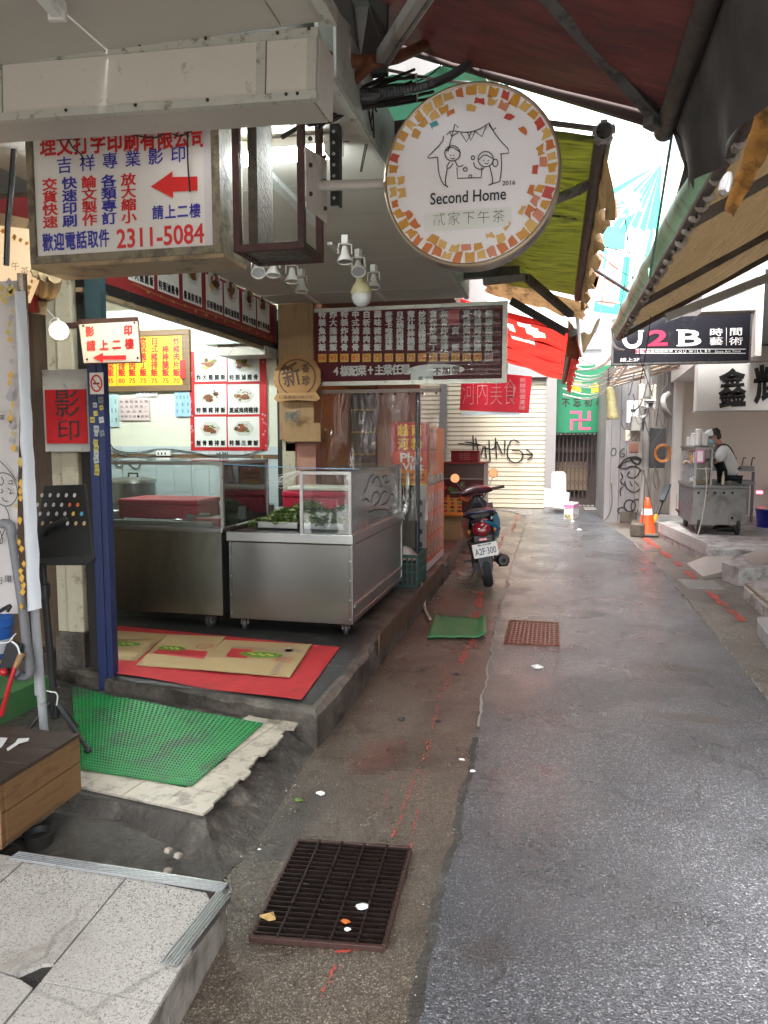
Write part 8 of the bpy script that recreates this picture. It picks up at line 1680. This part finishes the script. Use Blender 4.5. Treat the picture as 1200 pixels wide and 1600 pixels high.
# ---------------------------------------------------------------- right food cart
CX, CY, CW, CL = 2.04, 11.85, .74, 1.35; zb_, zc_ = .36, .955
sd = mat('cart_worn_steel', (.28,.28,.27), .5, metal=.75, var=.15, vs=4, dirt=(.13,.125,.12), ds=3, dt=.5, da=.7)
t = thing('street_food_cart', 'worn steel street food cart with stickered glass cabinet and stacked cups', 'food cart', (CX+CW/2, CY+CL/2, PZ))
MB().box((CX,CY,zb_),(CX+CW,CY+.02,zc_-.05)).build('front_panel', sd, t); MB().box((CX,CY+.021,zb_),(CX+.02,CY+CL,zc_-.05)).build('side_panel', mat('cart_side', (.16,.17,.19), .5, metal=.5, var=.4, vs=10, dirt=(.3,.32,.35), ds=14, dt=.55), t)
MB().box((CX+CW-.02,CY+.021,zb_),(CX+CW,CY+CL,zc_-.05)).build('side_panel', sd, t); MB().box((CX+.021,CY+CL-.02,zb_),(CX+CW-.021,CY+CL,zc_-.05)).build('back_panel', sd, t); MB().box((CX+.02,CY+.02,zb_),(CX+CW-.02,CY+CL-.02,zb_+.02)).build('bottom_panel', sd, t)
MB().box((CX-.02,CY-.03,zc_-.05),(CX+CW+.01,CY+CL,zc_)).build('counter', steel_d, t, bev=.01)
F = Fr((0,CY-.002,0)); 
for u in (1091.5,1104,1117,1131,1144.5): x, y = F.uv(u, 770); MB().cyl((x,CY-.004,y),(x,CY-.001,y),.019,n=10).build('vent_hole', darkgap, t)
x, y = F.uv(1144,809.5); MB().cyl((x,CY-.004,y),(x,CY-.001,y),.022,n=10).build('vent_hole', darkgap, t)
mb = MB()
for i in range(10): mb.cyl((CX-.001,CY+.1+i*.13,zc_-.12),(CX-.004,CY+.1+i*.13,zc_-.12),.014,n=8)
mb.build('side_vent', alum, t); F = Fr((CX-.003,CY,0),(0,-1,0)); mb = MB()
for x, h in ((-1.55,.22),(-1.40,.0),(-1.12,.13)): F.line(mb, [(x,.78-.3+h),(x+.02,.45)], .05, .001); F.line(mb, [(-1.6,.45),(-1.2,.42)], .04, .0012)
mb.build('red_sticker', spray, t)
gx0, gx1, gy0, gy1, gz = CX, CX+.25, CY, CY+CL-.1, at(1080,700,y=CY).z
case(gx0+.012, gx1-.012, gy0+.012, gy1, zc_, gz, t, .026, False, top=False); MB().box((gx0-.02,gy0-.02,gz+.001),(gx1+.03,gy1+.02,gz+.02)).build('cabinet_roof', sd, t)
MB().box((gx0+.012-.003,gy0+.03,zc_+.002),(gx0+.012+.003,gy1-.02,gz-.03)).build('glass_pane', gl_d, t)
MB().box((gx0+.03,gy0+.0,zc_+.23),(gx1-.03,gy0+.02,zc_+.25)).build('shelf_rail', fm, t)
F = Fr((0,CY-.008,0)); (x0,z0),(x1,z1) = F.uv(1087,723), F.uv(1101,703); MB().box((x0,CY-.012,z0),(x1,CY-.006,z1)).build('pink_card', mat('card_pink', (.62,.16,.38), .4), t); MB().box((x0+.02,CY-.014,z0+.02),(x1-.02,CY-.0125,z1-.02)).build('card_sheet', fcol[0], t)
for (yy, zz2, w, h, m) in ((.25,1.30,.13,.16,mat('tag_yellow',(.55,.33,.02))),(.12,1.28,.06,.22,fcol[0]),(.22,1.08,.10,.18,mat('stk_teal',(.1,.35,.4),.4)),(.10,1.12,.06,.10,redpo),(.24,.99,.14,.12,fcol[0]),(.12,1.0,.07,.14,mat('note_blue',(.42,.58,.62)))): MB().box((gx0+.004,CY+yy,zz2),(gx0+.0075,CY+yy+w,zz2+h-.06)).build('sticker', m, t)
MB().box((gx0+.05,CY+.1,zc_+.01),(gx1-.05,CY+.4,zc_+.05)).build('yellow_tray', mat('tray_yellow', (.5,.32,.05), .4), t)
for x in (CX+.09, CX+CW-.10):
    for y in (CY+.08, CY+CL-.2):
        tw = MB().lathe((x-.025,y,PZ+.13), [(0,0),(.11,0),(.128,.008),(.128,.042),(.11,.05),(0,.05)], 20, (1,0,0)).build('wheel', ru, t, smooth=True); MB().cyl((x-.03,y,PZ+.13),(x+.03,y,PZ+.13),.05,n=14).build('hub', me_, tw); MB().beam((x-.045,y,PZ+.13),(x-.045,y,zb_),.02,.03,up=(0,1,0)).build('leg', alum_d, t)
MB().tube([at(1103,730,y=CY-.05), at(1105,760,y=CY-.06), at(1098,805,y=CY-.08), at(1092,832,y=CY-.1), at(1089,837,z=PZ+.01)], .008, 6, smooth=2).build('power_cable', mat('cord_pale', (.5,.46,.40), .5), label='pale power cord hanging down the front of the street cart', cat='cord')
mb = MB(); mb.lathe((CX+.54,CY+.25,zc_), [(0,.0),(.12,0),(.13,.02),(.09,.04),(0,.055)], 20); mb.build('pot_lid', steel_l, smooth=True, label='shiny steel pot lid on the street cart counter', cat='lid'); MB().lathe((CX+.42,CY+.08,zc_), [(0,0),(.022,0),(.022,.12),(.01,.16),(.008,.2),(0,.2)], 10).build('sauce_bottle', mat('bottle_cream', (.6,.56,.4), .4), smooth=True, label='slim cream sauce bottle on the street cart', cat='bottle')
MB().box((gx0+.08,CY+.1,gz+.021),(gx1+.02,CY+.6,gz+.035)).build('cup_tray', blackm, label='black tray under the stacks of white cups', cat='tray')
cupm = mat('cup_white', (.82,.82,.80), .4)
for i, (x, y, h, lb) in enumerate(((.17,.2,.20,'stack of white cups nearest the cook'),(.07,.2,.25,'tallest stack of white cups on the cart'),(.06,.42,.20,'third stack of white cups from the cook'),(.08,.65,.18,'fourth stack of white cups sloping back'),(.06,.9,.14,'low stack of white cups at the back corner'))):
    t2 = thing('cup_stack', lb, 'cups', (CX+x,CY+y,gz+.036)); n = int(h/.03)
    for k in range(n): MB().lathe((CX+x,CY+y,gz+.036+k*.03), [(.040,0),(.046,.026),(.050,.028),(.050,.0295),(.04,.029)], 14).build('cup', cupm, t2, smooth=True)
    MB().cyl((CX+x,CY+y,gz+.036+n*.03),(CX+x,CY+y,gz+.036+n*.03+.012),.044,.036,14).build('cup_base', cupm, t2)
# stove behind, blue bin
t = thing('steel_stove', 'stainless cooking range behind the cook against the cream wall', 'stove', (3.3,13.9,PZ)); sx0, sx1 = at(1150,800,y=13.9).x, at(1178,800,y=13.9).x
MB().box((2.6,13.9,.85),(sx1,14.5,.92)).build('worktop', steel_d, t, bev=.006); MB().box((2.6,13.95,.32),(sx1-.08,14.5,.845)).build('body', steel_d, t); MB().box((2.6,14.2,1.08),(sx1+.05,14.6,1.16)).build('upper_shelf', steel_d, t, bev=.006)
for x in (sx1-.05, 2.65): MB().box((x,13.92,PZ),(x+.04,13.96,1.08)).build('leg', alum_d, t)
MB().box((2.65,14.25,1.161),(2.95,14.5,1.36)).build('grill_box', sd, t); MB().box((2.5,14.2,1.161),(2.62,14.6,1.30)).build('griddle', sd, t)
for x in (3.1,3.25,3.4): MB().tube([(x,14.3,1.17),(x+.02,14.3,1.33),(x+.06,14.3,1.30)], .01, 6, smooth=1).build('ladle_handle', blackm, t)
MB().box((3.42,13.94,.70),(3.52,13.948,.75)).build('pilot_light', mat('pilot_red', (.8,.05,.08), .4, em=(1,.05,.1), es=3), t)
bx3, by3 = at(1194,815,y=13.2).x, 13.2; t = thing('blue_bin', 'round blue plastic bin at the right edge behind the cart', 'bin', (bx3+.12,by3,PZ)); MB().lathe((bx3+.12,by3,PZ), [(0,0),(.22,0),(.25,.27),(.262,.28),(.262,.30),(.24,.30),(.23,.28)], 24).build('body', mat('bin_blue', (.02,.02,.30), .35, var=.05), t, smooth=True); MB().lathe((bx3+.12,by3,PZ+.30), [(.27,0),(.27,.012),(.2,.03),(0,.035)], 24).build('lid', mat('bin_lid', (.35,.38,.40), .3), t, smooth=True)
MB().box((4.3,14.2,.7),(6.5,14.8,.95)).build('maroon_bench', mat('bench_maroon', (.12,.04,.04), .5), label='dark maroon bench against the cream wall at right', cat='bench')
# ---------------------------------------------------------------- steps and covers at the right edge
def covr(px, lb, bars=True):
    P = [at(u, v, z=.008) for u, v in px]; t = thing('drain_cover', lb, 'drain cover', P[0]); MB().prism([(p.x,p.y,.006) for p in P], (0,0,1), .006).build('plate', mat('cover_steel', (.50,.50,.48), .4, metal=.6, var=.1, dirt=(.25,.22,.18), ds=10, dt=.56), t)
    for i in range(12):
        f = (i+.5)/12; a, b = P[0].lerp(P[1], f), P[3].lerp(P[2], f); MB().beam((a.x,a.y,.014),(b.x,b.y,.014),.016,.006).build('rib', alum, t)
covr(((1075,919),(1133,921),(1114,907),(1058,905)), 'ribbed pale drain cover crossing the red line'); covr(((1008,861),(1030,861),(1022,853),(1002,852)), 'small ribbed drain cover nearest the traffic cone')
covr(((915,797),(960,797),(950,793),(912,793)), 'thin drain cover at the foot of the gate')
P = [at(u, v, z=.004) for u, v in ((872,848),(918,852),(925,858),(870,856))]
sp_ = [(at(u, v, z=.005).x, at(u, v, z=.005).y) for u, v in ((1073,884),(1098,905),(1140,900),(1150,870),(1108,878))]
t = thing('ramp_slabs', 'pale terrazzo ramp slab laid at the foot of the platform', 'ramp', (2.0,9,0)); z3 = [.01,.012,.05,.13,.08]
mb = MB(); n = len(sp_); mb.add([(x,y,z3[i]+.025) for i,(x,y) in enumerate(sp_)] + [(x,y,.003) for x,y in sp_], [tuple(range(n))] + [(i,(i+1)%n,n+(i+1)%n,n+i) for i in range(n)]); mb.build('slab', terr, t)
S = [at(u, v, z=.17) for u, v in ((1128,884),(1154,893),(1330,900),(1330,868),(1190,862))]
mb = MB(); mb.prism([(p.x,p.y,.004) for p in S], (0,0,1), .21); t = thing('white_step', 'white washed concrete steps at the right edge', 'step', (2.4,8.3,0)); mb.build('upper_step', white_conc, t, bev=.006)
S2 = [at(u, v, z=.11) for u, v in ((1163,910),(1162,918),(1215,965),(1400,965),(1400,905),(1165,908))]; mb = MB(); mb.prism([(p.x,p.y,.004) for p in S2], (0,0,1), .11); mb.build('lower_step', white_conc, t, bev=.004)
P = [at(u, v, z=.115) for u, v in ((1165,912),(1215,955),(1216,958),(1163,914))]; MB().prism([(p.x,p.y,.115) for p in P], (0,0,1), .012).build('brass_nosing', mat('nosing_brown', (.22,.16,.09), .5), t)
MB().prism([(p.x,p.y,.215) for p in [at(u, v, z=.22) for u, v in ((1163,874),(1176,883),(1300,878),(1300,862),(1185,858))]], (0,0,1), .02).build('terrazzo_sheet', terr, t)
S3 = [at(u, v, z=.12) for u, v in ((1183,964),(1183,970),(1230,1030),(1300,1030),(1300,960))]; MB().prism([(p.x,p.y,.004) for p in S3], (0,0,1), .12).build('low_block', mat('block_grey', (.40,.41,.42), .5, var=.1, dirt=(.2,.18,.15), ds=5, dt=.55), label='grey concrete block at the right edge below the steps', cat='block', bev=.005)
# worn light crack patch on right road edge
# ================================================================ PERSON
skin = mat('skin', (.42,.24,.16), .5, var=.04); shirt = mat('shirt_white', (.70,.69,.68), .8, var=.04, vs=5); hairm = mat('hair_black', (.012,.01,.009), .5); maskm = mat('mask_blue', (.30,.52,.68), .7, var=.03)
# local frame: person faces -x (towards the cart); origin between the feet
PXo, PYo = at(1143,832,z=PZ).x, 12.5
t = thing('person', 'cook in white shirt, black apron, cap and blue mask leaning over the cart', 'person', (PXo, PYo, PZ)); T0 = Vector((PXo, PYo, PZ-.0))
def skinmesh(name, m, joints, bones, rad, parent, sub=2):
    me = bpy.data.meshes.new(name); me.from_pydata([wm(parent).inverted() @ (T0 + Vector(j)) for j in joints], bones, []); me.materials.append(m)
    o = bpy.data.objects.new(name, me); COL.objects.link(o); o.parent = parent; W[o.name] = wm(parent)
    sk = o.modifiers.new('skin', 'SKIN'); sk.use_smooth_shade = True; o.modifiers.new('sub', 'SUBSURF').levels = sub; o.modifiers['sub'].render_levels = sub
    for i, r in enumerate(rad): d = me.skin_vertices[0].data[i]; d.radius = (r, r) if not isinstance(r, tuple) else r; d.use_root = (i == 0)
    return o
# body: pelvis 0, waist, chest, neckbase, neck, head
J = [(0,0,.86),(-.03,0,1.0),(-.10,0,1.17),(-.17,0,1.30),(-.20,0,1.375),(-.25,0,1.45),
     (-.15,-.16,1.27),(-.27,-.20,1.08),(-.47,-.15,1.10),(-.54,-.13,1.11),   # right arm (near camera)
     (-.15,.16,1.27),(-.30,.20,1.06),(-.50,.14,1.10),(-.57,.12,1.10),
     (0,-.09,.80),(-.03,-.10,.45),(.02,-.10,.09),(-.13,-.11,.035),(0,.09,.80),(-.05,.10,.45),(0,.10,.09),(-.15,.11,.035)]
Bn = [(0,1),(1,2),(2,3),(3,4),(4,5),(2,6),(6,7),(7,8),(8,9),(2,10),(10,11),(11,12),(12,13),(0,14),(14,15),(15,16),(16,17),(0,18),(18,19),(19,20),(20,21)]
rr = [.06,.06,.08,.07,.052,.075,.062,.042,.030,.030,.062,.042,.030,.030,.06,.045,.035,.035,.06,.045,.035,.035]
body = skinmesh('body', skin, J, Bn, rr, t)
skinmesh('shirt', shirt, [(.0,0,.84),(-.03,0,1.0),(-.10,0,1.17),(-.165,0,1.29),(-.155,-.16,1.265),(-.22,-.19,1.16),(-.27,-.195,1.09),(-.155,.16,1.265),(-.23,.19,1.14),(-.29,.20,1.07)],
    [(0,1),(1,2),(2,3),(2,4),(4,5),(5,6),(2,7),(7,8),(8,9)], [.155,.145,.158,.10,.088,.078,.07,.088,.078,.07], t)
skinmesh('trousers', mat('trousers_black', (.014,.014,.016), .7), [(0,0,.86),(0,-.09,.79),(-.03,-.10,.45),(.02,-.10,.10),(0,.09,.79),(-.05,.10,.45),(0,.10,.10)], [(0,1),(1,2),(2,3),(0,4),(4,5),(5,6)], [.138,.108,.082,.066,.108,.082,.066], t)
for y in (-.11,.11): MB().loft([(T0+Vector((.07,y,.04)),.045,.04,(0,1,0),U,.7),(T0+Vector((-.05,y,.05)),.05,.05,(0,1,0),U,.7),(T0+Vector((-.17,y,.035)),.045,.03,(0,1,0),U,.7),(T0+Vector((-.20,y,.03)),.03,.022,(0,1,0),U,.7)], 12).build('shoe', blackm, t, smooth=True)
# head with face
hd = T0 + Vector((-.265,0,1.475)); tl = Euler((0,R(-22),0)).to_matrix()
def hv(x, y, z): return hd + tl @ Vector((x, y, z))
mb = MB(); mb.loft([(hv(-.01,0,-.115),.035,.045,tl@Vector((1,0,0)),(0,1,0),.9),(hv(-.02,0,-.09),.065,.058,tl@Vector((1,0,0)),(0,1,0),.9),(hv(-.015,0,-.04),.088,.070,tl@Vector((1,0,0)),(0,1,0),.95),(hv(-.008,0,.02),.094,.076,tl@Vector((1,0,0)),(0,1,0),1),(hv(.0,0,.07),.088,.07,tl@Vector((1,0,0)),(0,1,0),1),(hv(.0,0,.105),.055,.045,tl@Vector((1,0,0)),(0,1,0),1)], 20)
mb.build('head', skin, t, smooth=True)
mb = MB(); mb.loft([(hv(-.092,0,.025),.008,.010,tl@Vector((1,0,0)),(0,1,0),1),(hv(-.108,0,-.005),.016,.013,tl@Vector((1,0,0)),(0,1,0),1),(hv(-.10,0,-.018),.012,.012,tl@Vector((1,0,0)),(0,1,0),1)], 10); mb.build('nose', skin, t, smooth=True)
for s_ in (-1, 1):
    MB().ball(hv(-.085,s_*.032,.022),(.009,.012,.007),8).build('eye', inkb, t); MB().ball(hv(.005,s_*.076,-.005),(.018,.010,.028),10).build('ear', skin, t, smooth=True)
    MB().tube([hv(-.098+.022*math.cos(a/5*math.pi)*0, s_*(.034+.022*math.cos(a/5*math.pi)), .02+.018*math.sin(a/5*math.pi)) for a in range(11)], .0022, 5).build('glasses_frame', blackm, t)
    MB().tube([hv(-.095,s_*.058,.022), hv(.0,s_*.082,.018)], .002, 4).build('glasses_arm', blackm, t); MB().tube([hv(-.07,s_*.062,-.03), hv(.0,s_*.082,-.005)], .0015, 4).build('mask_loop', shirt, t)
mb = MB(); mb.loft([(hv(-.055,0,-.005),.06,.058,tl@Vector((1,0,0)),(0,1,0),.9),(hv(-.062,0,-.04),.066,.066,tl@Vector((1,0,0)),(0,1,0),.85),(hv(-.055,0,-.085),.058,.058,tl@Vector((1,0,0)),(0,1,0),.9),(hv(-.035,0,-.11),.035,.04,tl@Vector((1,0,0)),(0,1,0),.9)], 18); mb.build('face_mask', maskm, t, smooth=True)
MB().loft([(hv(.04,0,-.06),.05,.055,tl@Vector((1,0,0)),(0,1,0),1),(hv(.03,0,-.02),.075,.076,tl@Vector((1,0,0)),(0,1,0),1),(hv(.02,0,.04),.088,.082,tl@Vector((1,0,0)),(0,1,0),1)], 18).build('hair', hairm, t, smooth=True)
MB().loft([(hv(.035,0,.035),.082,.086,tl@Vector((1,0,0)),(0,1,0),1),(hv(.032,0,.075),.080,.084,tl@Vector((1,0,0)),(0,1,0),1),(hv(.03,0,.11),.066,.068,tl@Vector((1,0,0)),(0,1,0),1),(hv(.025,0,.13),.04,.04,tl@Vector((1,0,0)),(0,1,0),1)], 22).build('cap_crown', hairm, t, smooth=True)
MB().loft([(hv(-.045,0,.036),.072,.086,tl@Vector((1,0,0)),(0,1,0),1),(hv(-.042,0,.08),.074,.086,tl@Vector((1,0,0)),(0,1,0),1),(hv(-.035,0,.116),.06,.070,tl@Vector((1,0,0)),(0,1,0),1),(hv(-.025,0,.134),.035,.04,tl@Vector((1,0,0)),(0,1,0),1)], 18).build('cap_front', mat('cap_white', (.75,.75,.74), .7), t, smooth=True)
mb = MB(); mb.grid(lambda a, b: hv(-.085-.085*b*math.sin(math.pi*(.1+.8*a)), -.075+.15*a, .045-.012*b-.02*abs(a-.5)*2*b), 12, 5); o = mb.build('cap_brim', hairm, t, smooth=180); o.modifiers.new('s','SOLIDIFY').thickness = .006
# hands: palm and five fingers each, curled over the cart edge
for s_, w in ((-1, Vector((-.54,-.13,1.11))), (1, Vector((-.57,.12,1.10)))):
    P = [w, w + Vector((-.045,0,-.008))]; Bo = [(0,1)]; Ra = [.024,(.018,.032)]
    for k, (dy, L_) in enumerate(((-.030,.058),(-.010,.070),(.010,.066),(.029,.052))):
        b = w + Vector((-.06, dy, -.008)); i0 = len(P); P += [b, b+Vector((-L_*.5, dy*.1, -.006)), b+Vector((-L_*.8, dy*.1, -.028)), b+Vector((-L_*.75, dy*.1, -.045))]; Bo += [(1,i0),(i0,i0+1),(i0+1,i0+2),(i0+2,i0+3)]; Ra += [.0105,.0095,.009,.0075]
    i0 = len(P); P += [w+Vector((-.02,-s_*.034,-.012)), w+Vector((-.05,-s_*.052,-.022)), w+Vector((-.072,-s_*.044,-.035))]; Bo += [(0,i0),(i0,i0+1),(i0+1,i0+2)]; Ra += [.013,.011,.009]
    skinmesh('hand', skin, P, Bo, Ra, t, 1)
# apron: front bib and skirt wrapped round the torso, straps, waist bow
ap = mat('apron_black', (.013,.013,.015), .75)
def apr(a, b):
    z_ = 1.26 - .70*b; lean_ = -.03 - .45*max(0, z_-.95)*.9 if z_ > .95 else -.03; r_ = .158 + .012*math.sin(b*6); half = 2.0 if z_ < 1.10 else max(.45, 2.0 - (z_-1.10)*9.5)
    th = math.pi + (a-.5)*half*1.25; return T0 + Vector((lean_ + r_*1.04*math.cos(th), r_*1.12*math.sin(th), z_))
mb = MB(); mb.grid(apr, 20, 16); o = mb.build('apron', ap, t, smooth=180); o.modifiers.new('s','SOLIDIFY').thickness = .006
for s_ in (-1,1): MB().tube([T0+Vector((-.27,s_*.07,1.25)), T0+Vector((-.19,s_*.115,1.375)), T0+Vector((-.06,s_*.12,1.34)), T0+Vector((.045,s_*.06,1.15)), T0+Vector((.10,-s_*.02,.98))], .0095, 6, smooth=2).build('apron_strap', ap, t)
MB().tube([T0+Vector((.07,-.14,.98)), T0+Vector((.14,-.06,.99)), T0+Vector((.14,.06,.99)), T0+Vector((.07,.14,.98))], .012, 6, smooth=2).build('waist_tie', ap, t)
# ================================================================ SMALL THINGS ABOUT THE CARTS
t = thing('bowl_stack', 'stack of steel bowls at the right end of the left cart', 'bowls', (-2.62,5.7,.956))
for k in range(5): MB().lathe((-2.62,5.72,.957+k*.016), [(.03,0),(.06,.01),(.085,.045),(.09,.05),(.083,.046),(.03,.004)], 18).build('bowl', steel_l, t, smooth=True)
a = at(350,716,y=6.9); mb = MB()
for i in range(12): mb.tube([a + Vector((rnd.uniform(-.05,.05),0,.06)), a + Vector((rnd.uniform(-.09,.09),-.03,-.03)), a + Vector((rnd.uniform(-.06,.06),-.02,-.10)), a + Vector((rnd.uniform(-.03,.03),0,.04))], .004, 5, smooth=2)
mb.build('cord_bundle', mat('cord_grey', (.08,.08,.08)), label='coiled bundle of grey cord hanging below the food poster', cat='cords')
t = thing('ladle', 'long steel ladle lying across the left cart counter', 'ladle', (-3.1,5.2,.97)); MB().tube([(-3.3,5.18,1.0),(-2.9,5.22,.985)], .006, 6).build('handle', steel_l, t); MB().lathe((-2.86,5.22,.968), [(.01,0),(.035,.01),(.045,.03),(.04,.028),(.01,.006)], 14).build('cup', steel_l, t, smooth=True)
for (x, y, lb) in ((-3.55,5.45,'small steel pan left of the red cool box'),(-2.75,5.35,'small steel pan right of the red cool box')): MB().lathe((x,y,.957), [(0,.0),(.08,0),(.09,.07),(.095,.072),(.085,.066),(.07,.01),(0,.01)], 20).build('steel_pan', steel_l, smooth=True, label=lb, cat='pan')
sd_ = mat('seam_dark', (.05,.05,.05), .5, metal=.5)
for z_ in (ZC-.078,): MB().box((CX0+.004,CY0-.0015,z_),(CX1-.004,CY0+.001,z_+.003)).build('seam', sd_, cart1)
for x in (CX0+.02, CX1-.02): MB().box((x,CY0-.0012,ZB),(x+.002,CY0+.001,ZC-.08)).build('seam', sd_, cart1)
rv = MB().lathe((0,0,0), [(.006,0),(.005,-.003),(0,-.004)], 8, (0,1,0)).build('s', steel_l); rvm = rv.data; rl = rv.location.copy(); bpy.data.objects.remove(rv)
for x in (CX0+.012, CX1-.012):
    for z_ in (.33,.47,.61,.75,.85): piece(rvm, 'rivet', (x, CY0-.001, z_), cart1)
t = thing('paper_roll', 'pale roll of food bags standing on the near cart counter', 'roll', (-2.2,5.12,.946)); MB().cyl((-2.22,5.75,.95),(-2.22,5.75,1.06),.04,n=18).build('roll', fcol[0], t, smooth=True)
# pipe and meter on the plywood side, hooks under the strip
for y_ in (4.4,5.0,5.6,6.2): MB().tube([(PX+.004,y_,zb-.06),(PX+.02,y_,zb-.09),(PX+.01,y_,zb-.11)], .003, 5).build('hook', alum, bpy.data.objects['photo_menu_strip'])
# fallen leaves and paper in the corner of the kerb
q = random.Random(31)
for i in range(14):
    y = q.uniform(3.7,8.4); x = -1.10 + abs(q.gauss(0,.06)); s_ = q.uniform(.010,.024); n = 7; mb = MB()
    P = [Vector((x + s_*math.cos(6.28*k/n)*q.uniform(.6,1), y + s_*.7*math.sin(6.28*k/n)*q.uniform(.6,1), .004 + q.uniform(0,.006))) for k in range(n)]; mb.add(P + [Vector((x,y,.010))], [(k,(k+1)%n,n) for k in range(n)])
    mb.build('dead_leaf', mat('leaf_brown', (.14,.08,.03), .7, var=.4), label='small dead brown leaf lying against the kerb', cat='leaf', group='dead leaves along the kerb', fix=False)
